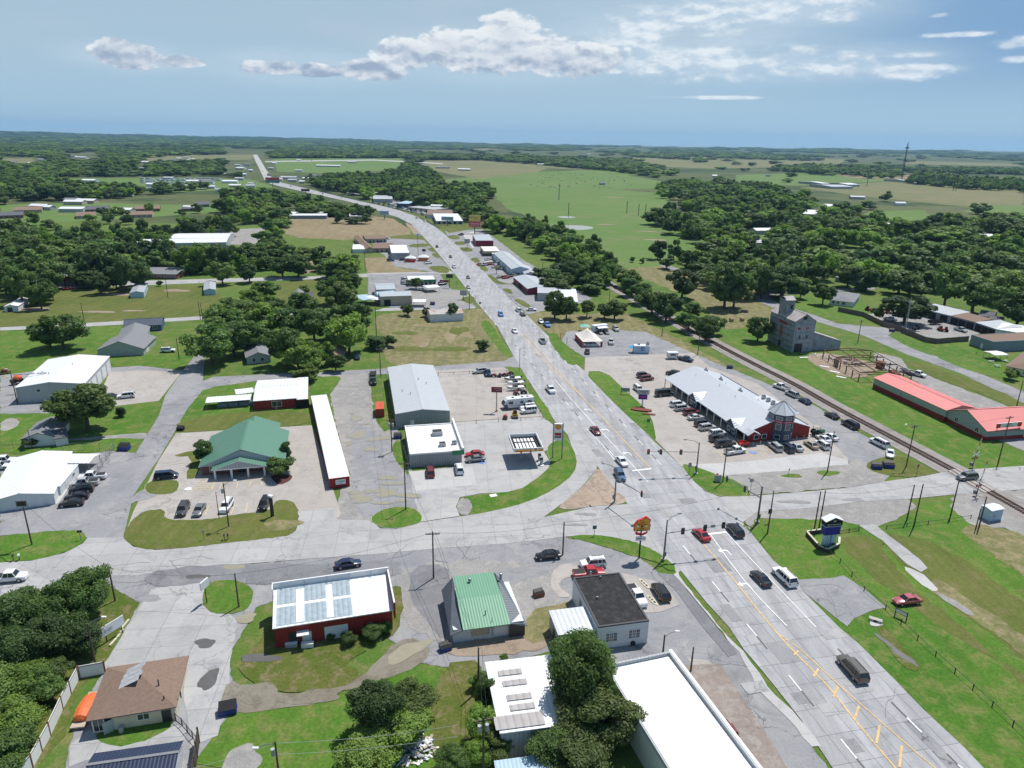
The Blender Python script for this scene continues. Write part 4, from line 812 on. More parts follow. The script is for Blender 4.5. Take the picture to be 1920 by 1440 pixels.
for nm,c,k in[('white_metal_roof',(.80,.81,.82),dict(rough=.45,ribs=1.0,var=.06)),('white_membrane',(.84,.83,.82),dict(rough=.6,var=.05,dirt=(.60,.50,.43,.35),dscale=.12)),('galvanised_roof',(.56,.59,.62),dict(rough=.42,metal=.3,ribs=.8,var=.12)),('grey_metal_roof',(.50,.52,.54),dict(rough=.45,ribs=.8,var=.06)),('green_metal_roof',(.105,.235,.165),dict(rough=.45,ribs=.6,var=.06)),('green_metal_roof_pale',(.15,.335,.215),dict(rough=.5,ribs=.45,var=.06)),('pink_metal_roof',(.72,.22,.20),dict(rough=.5,ribs=.6,var=.05)),('grey_shingle',(.22,.225,.235),dict(rough=.9,var=.18,scale=2)),('dark_shingle',(.115,.118,.13),dict(rough=.9,var=.2,scale=2)),('brown_shingle',(.235,.160,.120),dict(rough=.95,var=.22,scale=2.5)),('navy_shingle',(.085,.10,.13),dict(rough=.9,var=.2,scale=2)),('rusty_roof',(.50,.47,.44),dict(rough=.8,ribs=.8,dirt=(.40,.13,.06,.85),dscale=.35)),('aged_tin',(.46,.43,.42),dict(rough=.7,ribs=.8,dirt=(.30,.19,.15,.8),dscale=.35)),('black_tar_roof',(.018,.018,.019),dict(rough=.85,var=.4,scale=.8,dirt=(.075,.072,.07,.6),dscale=1.0)),('white_wall',(.66,.68,.69),dict(rough=.7,var=.08)),('grey_wall',(.30,.315,.325),dict(rough=.65,var=.06,ribs=.6)),('pale_grey_wall',(.43,.45,.455),dict(rough=.65,var=.06,ribs=.6)),('blue_grey_wall',(.19,.25,.30),dict(rough=.7,var=.06)),('sky_blue_wall',(.42,.56,.66),dict(rough=.6,var=.05,ribs=.5)),('red_wall',(.27,.022,.02),dict(rough=.6,var=.1,ribs=.5)),('maroon_wall',(.22,.02,.04),dict(rough=.6,var=.1,ribs=.5)),('brick',(.20,.085,.062),dict(rough=.9,var=.3,scale=3)),('tan_wall',(.45,.38,.30),dict(rough=.8,var=.1)),('cream_wall',(.58,.54,.40),dict(rough=.8,var=.12)),('sage_wall',(.34,.40,.38),dict(rough=.8,var=.08)),('slate_blue_wall',(.060,.082,.13),dict(rough=.7,var=.08,ribs=.4)),('navy_wall',(.06,.13,.22),dict(rough=.7,var=.1)),('weathered_tin',(.33,.385,.45),dict(rough=.65,metal=.2,ribs=.7,dirt=(.13,.12,.12,.7),dscale=.5)),('weathered_wood',(.17,.13,.11),dict(rough=.95,var=.5,scale=2)),('dark_timber',(.085,.062,.05),dict(rough=.95,var=.4,scale=2)),('mustard_wall',(.48,.42,.20),dict(rough=.7)),('green_fascia',(.03,.20,.10),dict(rough=.5)),('white_trim',(.76,.76,.75),dict(rough=.55,var=.04)),('dark_trim',(.06,.06,.065),dict(rough=.5)),('brown_trim',(.16,.05,.04),dict(rough=.7)),('door_white',(.70,.71,.72),dict(rough=.5,var=.05)),('door_dark',(.035,.035,.04),dict(rough=.4)),('dark_interior',(.02,.02,.022),dict(rough=.9)),('signal_red',(.62,.03,.025),dict(rough=.4,var=.05)),('window_glass',(.035,.045,.055),dict(rough=.08,spec=.8,var=.3)),('grimy_glass',(.16,.16,.17),dict(rough=.35,var=.5,scale=3)),('steel',(.33,.34,.36),dict(rough=.4,metal=.6)),('black_metal',(.03,.03,.033),dict(rough=.45)),('unit_grey',(.38,.39,.40),dict(rough=.6)),('blue_bin',(.015,.035,.22),dict(rough=.45)),('rust',(.22,.075,.04),dict(rough=.9,var=.4,scale=2))]:
 mat(nm,c,**k)
for nm in('white_metal_roof','galvanised_roof','grey_metal_roof','green_metal_roof','green_metal_roof_pale','pink_metal_roof','rusty_roof','aged_tin'):
 pass
K=MATS
def frame(A,B,C,z):
 a,b,c=G(*A,z),G(*B,z),G(*C,z);L=hypot(b[0]-a[0],b[1]-a[1]);u=((b[0]-a[0])/L,(b[1]-a[1])/L)
 w=-(c[0]-b[0])*u[1]+(c[1]-b[1])*u[0];return a[0],a[1],atan2(u[1],u[0]),L,w
def slab(b,pts,m,t=.12,me=None):
 n=len(pts);k=len(b.v);b.v+=[tuple(p)for p in pts]+[(p[0],p[1],p[2]-t)for p in pts];q=b.mi(m);e=b.mi(me or m)
 b.f.append(tuple(range(k,k+n)));b.m.append(q);b.f.append(tuple(reversed(range(k+n,k+2*n))));b.m.append(e)
 for i in range(n):j=(i+1)%n;b.f.append((k+i,k+n+i,k+n+j,k+j));b.m.append(e)
def side_xy(side,u,L,W,o):
 return{'f':(u*L,-o,0.),'b':(L-u*L,W+o,pi),'l':(-o,W-u*W,-pi/2),'r':(L+o,u*W,pi/2)}[side]
def opening(P,L,W,side,u,z0,w,h,ty):
 x,y,rz=side_xy(side,u,L,W,0.)
 if ty in('w','W','q'):
  b=MB();fm=K['white_trim']if ty!='q' else K['brown_trim'];t=.09
  b.box(-w/2-t,w/2+t,-.07,0,z0-t,z0,fm).box(-w/2-t,w/2+t,-.07,0,z0+h,z0+h+t,fm).box(-w/2-t,-w/2,-.07,0,z0,z0+h,fm).box(w/2,w/2+t,-.07,0,z0,z0+h,fm)
  if w>1.:b.box(-.03,.03,-.06,0,z0,z0+h,fm)
  o=b.build('window',P,(x,y,0),rz);MB().box(-w/2,w/2,-.035,0,z0,z0+h,K['window_glass' if ty!='W' else 'grimy_glass']).build('pane',o)
 elif ty in('d','D'):
  b=MB();b.box(-w/2,w/2,-.05,0,z0,z0+h,K['door_white' if ty=='d' else 'door_dark']);o=b.build('door',P,(x,y,0),rz);MB().box(w/2-.2,w/2-.1,-.12,-.05,z0+h*.45,z0+h*.5,K['steel']).build('handle',o)
 elif ty in('g','G','o'):
  b=MB();m=K['door_white' if ty=='g' else('dark_interior' if ty=='o' else 'door_dark')];n=5  # type o: solid near-black panel, shade of an open bay put into colour
  for i in range(n):b.box(-w/2,w/2,-.05-.015*(i%2),0,z0+h*i/n,z0+h*(i+1)/n-.02,m)
  b.build('garage_door',P,(x,y,0),rz)
 elif ty in('v',):MB().box(-w/2,w/2,-.2,0,z0,z0+h,K['unit_grey']).build('wall_unit',P,(x,y,0),rz)
 elif ty=='p':MB().box(-w/2,w/2,-.04,0,z0,z0+h,K['white_trim']).build('wall_panel',P,(x,y,0),rz)
def bldg(label,A,B,C,z,roof,wm,rm,op=(),name='building',cat='building',group=None,vents=0,trim=None,base=None,fr=None,W=None,al=None):
 """A, B: the two ends of the eave nearest the camera in photo pixels, C: a far corner; z: eave height; roof: (type, ridge rise, ridge dir, overhang)"""
 if fr:x,y,rz,L,Wd=fr
 else:
  x,y,rz,L,Wd=frame(A,B,C,z);a_,b_,c=G(*A,z),G(*B,z),G(*C,z);D=hypot(c[0]-b_[0],c[1]-b_[1])
  if D>1.35*L:
   v=((c[0]-b_[0])/D,(c[1]-b_[1])/D);s=1 if Wd>0 else-1;u=(v[1]*s,-v[0]*s);k=(b_[0]-a_[0])*u[0]+(b_[1]-a_[1])*u[1]
   if k>.8*L:L=k;x,y=b_[0]-u[0]*L,b_[1]-u[1]*L;rz=atan2(u[1],u[0]);Wd=D*s
  if al is not None:c=G(*C,z);b_=G(*B,z);rz=al;Wd=-(c[0]-b_[0])*sin(rz)+(c[1]-b_[1])*cos(rz)
 if Wd<0:x,y,rz=x+cos(rz)*L,y+sin(rz)*L,rz+pi;Wd=-Wd
 if W:Wd=W
 P=empty(name,label,cat,x,y,rz,0.,group);wm=K[wm];rmn=rm;rm=K[rm];ty,rise,rd,ov=(tuple(roof)+(0,'x',.35))[:4]if len(roof)<4 else roof
 oo=ov;L0,W0=L,Wd
 b=MB();tr=K[trim]if trim else rm
 if ty=='gable':
  if rd=='x':
   b.prism([(0,0),(L,0),(L,Wd),(0,Wd)],-.3,z,wm)
   for xx,s in((0,1),(L,-1)):b.face([(xx,0,z),(xx,Wd/2,z+rise),(xx,Wd,z)][::-s],wm)
  else:
   b.prism([(0,0),(L,0),(L,Wd),(0,Wd)],-.3,z,wm)
   for yy,s in((0,-1),(Wd,1)):b.face([(0,yy,z),(L/2,yy,z+rise),(L,yy,z)][::-s],wm)
  b.build('wall',P);b=MB();k=rise/((Wd if rd=='x' else L)/2);e=.04
  if rd=='x':
   slab(b,[(-ov,-ov,z-ov*k+e),(L+ov,-ov,z-ov*k+e),(L+ov,Wd/2,z+rise+e),(-ov,Wd/2,z+rise+e)],rm,.14,tr);slab(b,[(-ov,Wd/2,z+rise+e),(L+ov,Wd/2,z+rise+e),(L+ov,Wd+ov,z-ov*k+e),(-ov,Wd+ov,z-ov*k+e)],rm,.14,tr)
   ro=b.build('roof',P);MB().bar((-ov,Wd/2,z+rise+.06),(L+ov,Wd/2,z+rise+.06),.4,rm,.05).build('ridge_cap',ro)
  else:
   b2=MB();slab(b2,[(-ov,-ov,z-ov*k+e),(Wd+ov,-ov,z-ov*k+e),(Wd+ov,L/2,z+rise+e),(-ov,L/2,z+rise+e)],rm,.14,tr);slab(b2,[(-ov,L/2,z+rise+e),(Wd+ov,L/2,z+rise+e),(Wd+ov,L+ov,z-ov*k+e),(-ov,L+ov,z-ov*k+e)],rm,.14,tr)
   ro=b2.build('roof',P,(L,0,0),pi/2);MB().bar((-ov,L/2,z+rise+.06),(Wd+ov,L/2,z+rise+.06),.4,rm,.05).build('ridge_cap',ro)
 elif ty=='hip':
  b.prism([(0,0),(L,0),(L,Wd),(0,Wd)],-.3,z,wm).build('wall',P);b=MB();i=min(L,Wd)/2
  c=[(-ov,-ov,z),(L+ov,-ov,z),(L+ov,Wd+ov,z),(-ov,Wd+ov,z)];p,q=((i,Wd/2,z+rise),(L-i,Wd/2,z+rise))if L>Wd else((L/2,i,z+rise),(L/2,Wd-i,z+rise))
  if L>Wd:fs=[(c[0],c[1],q,p),(c[2],c[3],p,q),(c[1],c[2],q),(c[3],c[0],p)]
  else:fs=[(c[0],c[1],p),(c[2],c[3],q),(c[1],c[2],q,p),(c[3],c[0],p,q)]
  for f in fs:slab(b,f,rm,.14,tr)
  ro=b.build('roof',P)
 elif ty=='shed':
  zt=z+rise;ro=None
  b.prism([(0,0),(L,0),(L,Wd),(0,Wd)],-.3,z,wm,z1f=lambda xx,yy:z+rise*yy/Wd).build('wall',P);b=MB()
  slab(b,[(-ov,-ov,z-rise/Wd*ov+.05),(L+ov,-ov,z-rise/Wd*ov+.05),(L+ov,Wd+ov,zt+.05),(-ov,Wd+ov,zt+.05)],rm,.14,tr);ro=b.build('roof',P)
 elif ty=='flat':
  t=.28;hp=rise
  b.box(0,L,0,Wd,-.3,z-.12,wm).build('wall',P);ro=MB().box(t*.9,L-t*.9,t*.9,Wd-t*.9,z-.11,z-.02,rm).build('roof',P)
  b=MB();tm=K[trim]if trim else wm
  b.box(-.03,L+.03,-.03,t,z-.12,z+hp,tm).box(-.03,L+.03,Wd-t,Wd+.03,z-.12,z+hp,tm).box(-.03,t,t,Wd-t,z-.12,z+hp,tm).box(L-t,L+.03,t,Wd-t,z-.12,z+hp,tm).build('parapet',P)
 if base:
  b=MB();h=base[1];m=K[base[0]];b.box(-.05,L+.05,-.05,0,-.1,h,m).box(-.05,L+.05,Wd,Wd+.05,-.1,h,m).box(-.05,0,0,Wd,-.1,h,m).box(L,L+.05,0,Wd,-.1,h,m).build('wainscot',P)
 for i in range(vents):
  xx=L*(.2+.6*((i*.618)%1));yy=Wd*(.25+.5*((i*.414+.3)%1));zz=z+rise*(1-abs(yy/Wd-.5)*2 if(ty=='gable' and rd=='x')else 0)+(rise*(1-abs(xx/L-.5)*2)if(ty=='gable' and rd=='y')else 0)+(rise*yy/Wd if ty=='shed' else 0)
  MB().tube((xx,yy,zz-.3),(xx,yy,zz+.55),.09,K['steel']).tube((xx,yy,zz+.5),(xx,yy,zz+.65),.18,K['steel']).build('vent_pipe',P)
 for q in op:opening(P,L,Wd,*q)
 return P,L,Wd,ro
def rep(side,n,u0,u1,z0,w,h,ty):return[(side,u0+(u1-u0)*i/max(1,n-1),z0,w,h,ty)for i in range(n)]
def roof_unit(P,x,y,z,s=1.6,h=1.1,name='rooftop_unit'):
 b=MB();b.box(x-s/2,x+s/2,y-s*.4,y+s*.4,z-.05,z+h,K['unit_grey']).box(x-s*.42,x+s*.42,y-s*.3,y+s*.3,z+h,z+h+.08,K['black_metal']);return b.build(name,P)
P,L,Wd,ro=bldg('long red building with a patched white corrugated roof',(514,1177),(735,1143),(728,1084),3.9,('shed',.9,'x',.25),'red_wall','white_metal_roof',[('f',.15,0,1.5,2.5,'D'),('f',.26,0,1.4,2.3,'d'),('f',.51,.2,3.6,2.4,'g'),('f',.80,1.4,.6,.6,'w')],trim='white_trim')
b=MB();b.box(-.3,L+.5,Wd+.15,Wd+.4,2.5,5.9,K['white_trim']).box(L+.25,L+.5,-.6,Wd+.15,2.6,5.6,K['red_wall'],K['white_trim']).box(-.45,-.3,Wd-1.5,Wd+.4,2.5,5.9,K['white_trim']);b.build('parapet',P)
for i in range(6):MB().bar((1.+i*3.6,Wd-.7,4.6),(1.+i*3.6,Wd+.15,5.7),.06,K['steel']).build('brace',P)
b=MB()
for x0,x1,y0,y1,zz,m in((.3,L*.66,.1,Wd*.48,0,'galvanised_roof'),(.3,L*.66,Wd*.56,Wd-.1,0,'galvanised_roof')):
 f=lambda yy:3.9+.9*yy/Wd+.075;slab(b,[(x0,y0,f(y0)),(x1,y0,f(y0)),(x1,y1,f(y1)),(x0,y1,f(y1))],mat('dull_galvanised_panel',(.36,.43,.47),.5,ribs=.8,var=.25,scale=1.2),.02)
b.build('roof_panel',ro);b=MB()
for x0,x1 in((L*.18,L*.25),(L*.44,L*.50)):slab(b,[(x0,.3,f(.3)+.03),(x1,.3,f(.3)+.03),(x1,Wd-.8,f(Wd-.8)+.03),(x0,Wd-.8,f(Wd-.8)+.03)],K['white_metal_roof'],.02)
b.build('roof_panel',ro)
MB().box(3.2,5.0,-1.3,0,2.55,2.65,K['white_trim']).build('door_canopy',P)
x,y,rz,L,Wd=frame((850,1185),(985,1167),(953,1096),2.6);P=empty('building','green-decked building with dark steep side roofs','building',x,y,rz)
Wd=11.5;z0,z1=2.5,4.3;gx0,gx1=1.5,L-2.6
MB().box(.1,L-.1,.6,Wd,-.2,z0,K['white_wall']).build('wall',P)
b=MB();slab(b,[(gx0,-.2,z0+.35),(gx1+.2,-.2,z0+.35),(gx1-.1,Wd*.5,z1),(gx0,Wd*.5,z1)],K['green_metal_roof_pale'],.1,K['green_metal_roof_pale']);slab(b,[(gx0,Wd*.5,z1),(gx1-.1,Wd*.5,z1),(gx1-.3,Wd,z1+.5),(gx0+.2,Wd,z1+.5)],K['green_metal_roof_pale'],.1);b.build('roof',P)
b=MB();slab(b,[(-.5,-.1,z0-.5),(gx0,.1,z0+.1),(gx0+.1,Wd,z1+.4),(-.3,Wd+.1,z0-.2)],mat('slate_metal_roof',(.105,.125,.15),.5,ribs=.5,ribdir='y'),.1);slab(b,[(gx1,.1,z0+.1),(L+.4,-.1,z0-.5),(L-.8,Wd+.1,z0-.2),(gx1-.2,Wd,z1+.4)],mat('slate_metal_roof'),.1);b.build('side_roof',P)
b=MB();b.face([(gx1,.1,.0),(L,.1,.0),(L,.1,z0-.3),(gx1,.1,z0+.2)],K['dark_trim']).face([(gx1+.02,-.1,z0+.3),(gx1+.02,Wd,z1+.45),(gx1+.02,Wd,z0),(gx1+.02,-.1,z0-.2)][::-1],K['green_fascia']);b.build('side_wall',P)
for q in[('f',.38,.9,3.0,1.3,'p'),('f',.52,0,1.0,2.0,'d'),('f',.66,.5,3,1.5,'p')]:opening(P,L,Wd,q[0],*q[1:])if False else MB().box(q[1]*L-q[3]/2,q[1]*L+q[3]/2,.52,.6,q[2],q[2]+q[4],K['tan_wall' if q[1]<.4 else 'door_white']).build('wall_panel' if q[5]=='p' else 'door',P)
for xx,yy in((4.2,9.6),(9.6,9.9)):MB().tube((xx,yy,4.2),(xx,yy,5.1),.22,K['unit_grey']).ball((xx,yy,5.15),.3,K['steel']).build('turbine_vent',P)
MB().tube((5.5,2.2,3.),(5.5,2.2,4.2),.09,K['steel']).build('vent_pipe',P)
P,L,Wd,ro=bldg('white block garage with a black flat roof',(1121,1175),(1217,1164),(1161,1074),4.2,('flat',.12,'x',0),'white_wall','black_tar_roof',[('f',.27,1.3,1.9,1.5,'W'),('f',.72,1.4,1.9,1.5,'W'),('l',.35,1.5,1.2,1.6,'W'),('l',.8,1.5,1.2,1.6,'W')],trim='dark_trim')
b=MB()
for s in(.27,.72):
 for i in range(3):b.box(s*L-.95+i*.6,s*L-.9+i*.6+.04,-.06,-.01,1.3,2.9,K['white_trim'])
 b.box(s*L-.95,s*L+.95,-.06,-.01,1.8,1.86,K['white_trim']).box(s*L-.95,s*L+.95,-.06,-.01,2.3,2.36,K['white_trim'])
b.build('glazing_bars',P);b=MB();b.tube((5.9,-.25,.45),(5.9,-.05,.45),.4,K['black_metal'],n=12);tag(b.build('tyre',None,(0,0,0)),'old black tyre leaning on the white block garage','tyre').matrix_world=P.matrix_basis@Matrix.Identity(4)
for xx,yy in((3.4,14.),(4.6,12.4),(2.2,7.)):MB().tube((xx,yy,4),(xx,yy,4.6),.16,K['steel']).build('vent_pipe',P)
bldg('low annex with a pale blue tin roof beside the white block garage',(1048,1190),(1119,1181),(1098,1141),3.1,('shed',.3,'x',.15),'pale_grey_wall','galvanised_roof',[('l',.5,0,1.1,2,'D')],name='annex')
P,L,Wd,ro=bldg('ribbed off-white shed roof with four dull skylight panels, half under the mimosa',(939,1374),(1075,1356),(1035,1231),4.4,('shed',.2,'x',.15),'pale_grey_wall','white_metal_roof',[('f',.85,0,3,3,'G')])
b=MB()
for u,v,w_,h_ in((.32,.80,3.3,1.),(.35,.64,3.3,1.),(.36,.43,3.3,1.),(.37,.29,3.3,1.),(.28,.11,6.4,2.2)):
 slab(b,[(u*L-w_/2,v*Wd-h_/2,4.58+.2*v),(u*L+w_/2,v*Wd-h_/2,4.58+.2*v),(u*L+w_/2,v*Wd+h_/2,4.58+.2*v+.02),(u*L-w_/2,v*Wd+h_/2,4.58+.2*v+.02)],mat('dull_fibreglass',(.42,.39,.38),.6,ribs=1.0),.03)
b.build('skylight',ro)
x,y,rz,L,Wd=frame((1133,1252),(1256,1226),(1404,1440),4.9)
x2,y2=x+cos(rz)*L,y+sin(rz)*L
P,L,Wd,ro=bldg('huge flat bright white membrane roof at the bottom of the view',None,None,None,4.9,('flat',.5,'x',0),'white_wall','white_membrane',[],fr=(x2,y2,rz+pi,L,46.),trim='pale_grey_wall')
MB().box(-.6,-.06,-.6,46,4.7,5.15,K['white_trim']).build('gutter',P)
P,L,Wd,ro=bldg('pale blue tin shed roof cut by the bottom edge',(935,1470),(1042,1455),(1020,1419),2.6,('shed',.3,'x',.1),'white_wall','sky_blue_wall',[],name='shed',cat='shed')
P,L,Wd,ro=bldg('brown shingled hip-roof building with a patched grey strip',(169,1347),(325,1322),(346,1234),2.6,('hip',1.9,'x',.45),'cream_wall','brown_shingle',[('f',.08,.4,1.2,1.8,'w'),('f',.2,1,.9,1.2,'w'),('f',.62,1.1,1.4,.9,'w'),('f',.9,0,1.2,2.0,'D')],trim='dark_trim')
b=MB();pm=mat('roofing_felt',(.42,.42,.44),.7,var=.3,scale=2);pl=mat('felt_print',(.10,.12,.22),.7)
def hipz(xx,yy):return 2.6+1.9*(xx+.0)/(min(L,Wd)/2)
for i in range(4):
 y0=Wd*.36+i*.95;x0=2.3+.25*i;x1=5.3+.3*(i%2)
 slab(b,[(x0,y0,hipz(x0,0)+.07),(x1,y0,hipz(x1,0)+.07),(x1,y0+.9,hipz(x1,0)+.07),(x0,y0+.9,hipz(x0,0)+.07)],pm,.02)
b.build('felt_patch',ro)
for xx,yy in((7.8,3.1),(10.8,1.2),(8.8,.9)):MB().tube((xx,yy,2.6),(xx,yy,3.6+(yy>2)*1.),.09,K['dark_trim']).build('vent_pipe',P)
P,L,Wd,ro=bldg('small shed with a dark blue ribbed roof and white trim at the bottom edge',(155,1470),(325,1445),(343,1391),2.9,('gable',.6,'x',.2),'white_wall','grey_shingle',[],trim='white_trim',name='shed',cat='shed')
ro.data.materials[0]=mat('dark_blue_metal_roof',(.030,.042,.085),.45,ribs=.45)
P,L,Wd,ro=bldg('low white building with a bright white roof beside a row of parked cars',(-20,933),(100,925),(134,847),2.6,('gable',1.1,'y',.2),'white_wall','white_metal_roof',[('f',.78,0,1.2,2.1,'d'),('r',.4,1,1.2,.9,'w')])
bldg('flat-roofed white extension along the row of parked cars',(112,912),(146,871),(104,869),2.2,('shed',.35,'x',.1),'white_wall','white_metal_roof',[('f',.3,0,.9,2,'d'),('f',.7,.9,1.1,.8,'w')],name='extension')
P,L,Wd,ro=bldg('large workshop with a bright white roof and a row of garage doors',(27,728),(158,719),(205,668),4.9,('gable',1.1,'y',.15),'pale_grey_wall','white_metal_roof',[('f',.32,3.2,.9,.8,'w'),('f',.5,0,1,2.1,'d')]+rep('r',5,.12,.9,0,4.0,3.7,'g'),vents=3)
b=MB()
for u in(.45,.56,.67):b.box(L*.5+1.0,L*.5+1.5,Wd*u,Wd*u+2.6,5.7,5.95,K['unit_grey'])
b.build('ridge_vents',ro)
P,L,Wd,ro=bldg('small white house with brown trim under the big round tree',(46,818),(103,817),(128,787),2.6,('gable',1.2,'y',.4),'white_wall','grey_shingle',[('f',.3,1,.8,.9,'q')],trim='brown_trim',name='house',cat='house')
bldg('blue-grey cottage wing under the big round tree',(103,822),(126,818),(118,800),2.3,('gable',.8,'x',.3),'white_wall','dark_shingle',[],trim='brown_trim',name='house',cat='house')
P,L,Wd,ro=bldg('navy blue house with a dark roof, last of the three new houses',(232,612),(302,608),(307,597),2.6,('gable',1.6,'x',.4),'navy_wall','navy_shingle',[('f',.82,.8,1.5,1.4,'w'),('f',.4,1,1.2,1.2,'w')],name='house',cat='house')
P,L,Wd,ro=bldg('middle grey-green house of the three new houses',(222,630),(272,631),(280,612),2.6,('gable',1.8,'y',.4),'sage_wall','grey_shingle',[('f',.7,.9,1.3,1.3,'w'),('r',.5,0,1,2,'d')],name='house',cat='house')
P,L,Wd,ro=bldg('pale grey-green house nearest the workshop, with a wide gable',(182,656),(268,653),(262,632),2.6,('gable',2.9,'y',.4),'sage_wall','grey_shingle',[('f',.38,.0,.8,.8,'v'),('f',.6,1.2,.5,.5,'v'),('r',.3,0,3.2,2.2,'g')],name='house',cat='house')
P,L,Wd,ro=bldg('brick bank with a green metal gable roof and white-columned porch',(378,872),(529,860),(537,808),2.7,('gable',3.5,'y',.7),'brick','green_metal_roof',[('f',.13,.8,1.3,1.3,'w'),('f',.33,.8,1.3,1.3,'w'),('f',.5,0,2.,2.2,'D'),('f',.66,.8,1.3,1.3,'w'),('f',.86,.8,1.3,1.3,'w'),('r',.3,.8,1.2,1.2,'w')],trim='white_trim',name='bank_building')
b=MB();b.face([(-.5,-.75,2.55),(L+.5,-.75,2.55),(L/2,-.75,5.95)],K['pale_grey_wall']);b.build('gable_siding',P)
px0,px1,pd=L*.16,L*.80,2.9;pm=(px0+px1)/2;b=MB()
slab(b,[(px0-.4,-pd-.4,2.55),(pm,-pd-.4,4.5),(pm,-.7,4.5),(px0-.4,-.7,2.55)],K['green_metal_roof'],.14,K['white_trim']);slab(b,[(pm,-pd-.4,4.5),(px1+.4,-pd-.4,2.55),(px1+.4,-.7,2.55),(pm,-.7,4.5)],K['green_metal_roof'],.14,K['white_trim'])
b.build('porch_roof',P);MB().face([(px0,-pd-.1,2.6),(px1,-pd-.1,2.6),(pm,-pd-.1,4.25)],K['pale_grey_wall']).box(px0,px1,-pd-.1,-pd+.2,2.3,2.62,K['white_trim']).build('porch_gable',P)
for i in range(4):q=px0+.3+(px1-px0-.6)*i/3;MB().box(q-.2,q+.2,-pd-.1,-pd+.3,0,2.3,K['white_trim']).build('column',P)
b=MB();slab(b,[(L*.22,Wd+.3,2.9),(L*.55,Wd+.3,5.4),(L*.55,Wd+5.5,5.4),(L*.22,Wd+5.5,2.9)],K['green_metal_roof'],.14);slab(b,[(L*.55,Wd+.3,5.4),(L*.9,Wd+.3,2.9),(L*.9,Wd+5.5,2.9),(L*.55,Wd+5.5,5.4)],K['green_metal_roof'],.14);b.build('rear_roof',P);MB().box(L*.24,L*.88,Wd,Wd+5.2,0,2.9,K['brick']).build('rear_wall',P)
P,L,Wd,ro=bldg('red building with a white roof and one white-framed window',(476,750),(557,746),(559,709),3.0,('gable',1.,'x',.2),'red_wall','white_metal_roof',[('f',.52,.8,2.6,1.6,'w'),('f',.5,.1,.6,.4,'v')],trim='white_trim')
RZ=P.rotation_euler.z
bldg('open-fronted wing at the right end of the red building',(557,747),(577,748),(582,710),2.8,('shed',.5,'x',.1),'red_wall','white_metal_roof',[('f',.5,0,3.6,2.5,'o')],name='lean_to',cat='lean-to',al=RZ)
def canopy(label,A,B,C,z,rm='white_metal_roof',rise=.3,pm='steel',n=3,name='carport',cat='carport',group=None,pr=.07):
 x,y,rz,L,Wd=frame(A,B,C,z)
 if Wd<0:x,y,rz=x+cos(rz)*L,y+sin(rz)*L,rz+pi;Wd=-Wd
 P=empty(name,label,cat,x,y,rz,0,group);b=MB();e=.15
 if rise>=0:slab(b,[(-e,-e,z),(L+e,-e,z),(L+e,Wd/2,z+rise),(-e,Wd/2,z+rise)],K[rm],.08);slab(b,[(-e,Wd/2,z+rise),(L+e,Wd/2,z+rise),(L+e,Wd+e,z),(-e,Wd+e,z)],K[rm],.08)
 b.build('roof',P)
 for yy in(.1,Wd-.1):
  for i in range(n):xx=.1+(L-.2)*i/(n-1);MB().tube((xx,yy,-.1),(xx,yy,z),pr,K[pm],n=6).build('post',P)
 return P,L,Wd
P,L,Wd=canopy('long low white carport beside the red building',(386,755),(469,749),(471,739),2.2,n=5)
b=MB()
for i in range(5):b.box(3+i*2.9,5.6+i*2.9,.8,2.6,.1,1.3,K['blue_grey_wall'])
tag(b.build('stored_panels',None,(P.location.x,P.location.y,0),P.rotation_euler.z),'blue grey tanks stored under the long low carport','tanks')
canopy('small white lean-to canopy between the carport and the red building',(443,739),(476,735),(479,726),2.5,n=2)
P,L,Wd,ro=bldg('very long narrow storage building with red walls and a white ribbed roof',(617.5,899),(655,893),(612,740),2.6,('shed',.01,'x',.06),'red_wall','white_metal_roof',[('f',.55,.9,2.2,1.2,'p')]+rep('r',20,.03,.97,0,1.9,2.1,'g'),trim='signal_red')
bp=text('MINI STORAGE',.26,K['slate_blue_wall'],P,(L*.55,-.08,1.65));text('CALL',.26,K['slate_blue_wall'],P,(L*.55,-.08,1.2))
P,L,Wd,ro=bldg('large grey metal warehouse between the gravel lane and the tan yard',(742,777),(843,770),(812,685),4.2,('gable',.9,'y',.12),'grey_wall','grey_metal_roof',[('f',.3,0,1,2.1,'d'),('f',.4,3,.5,.5,'v'),('r',.35,0,3.4,3,'g'),('r',.75,0,3.4,3,'g')],vents=4)
P,L,Wd,ro=bldg('fuel station shop with a patchy white flat roof',(769,856),(866,846),(848,794),3.4,('flat',.25,'x',0),'grey_wall','white_membrane',[('r',.3,.4,3,2.1,'w'),('r',.6,.0,1.8,2.3,'D'),('r',.85,.4,2,2.1,'w')],trim='white_trim')
roof_unit(P,L*.62,Wd*.62,3.4,2.6);roof_unit(P,L*.66,Wd*.22,3.4,1.6,.9);roof_unit(P,L*.9,Wd*.25,3.4,1.2,.8);MB().box(L+.03,L+.5,-.3,Wd+1.5,2.7,4.4,K['white_trim']).build('fascia',P);MB().box(L-2.4,L+.52,-.5,-.35,2.7,3.9,K['green_fascia']).build('green_fascia',P)
MB().box(L+.51,L+.56,-.2,Wd+1.4,2.9,3.6,K['green_fascia']).build('fascia_band',P)
x,y,rz,L,Wd=frame((963.6,841.7),(1019,839),(1003.5,812),4.9);P=empty('fuel_canopy','flat fuel station canopy with an orange and red fascia band','fuel canopy',x,y,rz)
b=MB();t=.18;z=4.0;h=.95;wt=K['white_trim']
b.box(0,L,0,t,z,z+h,wt).box(0,L,Wd-t,Wd,z,z+h,wt).box(0,t,t,Wd-t,z,z+h,wt).box(L-t,L,t,Wd-t,z,z+h,wt);b.build('fascia',P)
org=mat('fuel_yellow',(.80,.38,.04),.4,var=.03);b=MB()
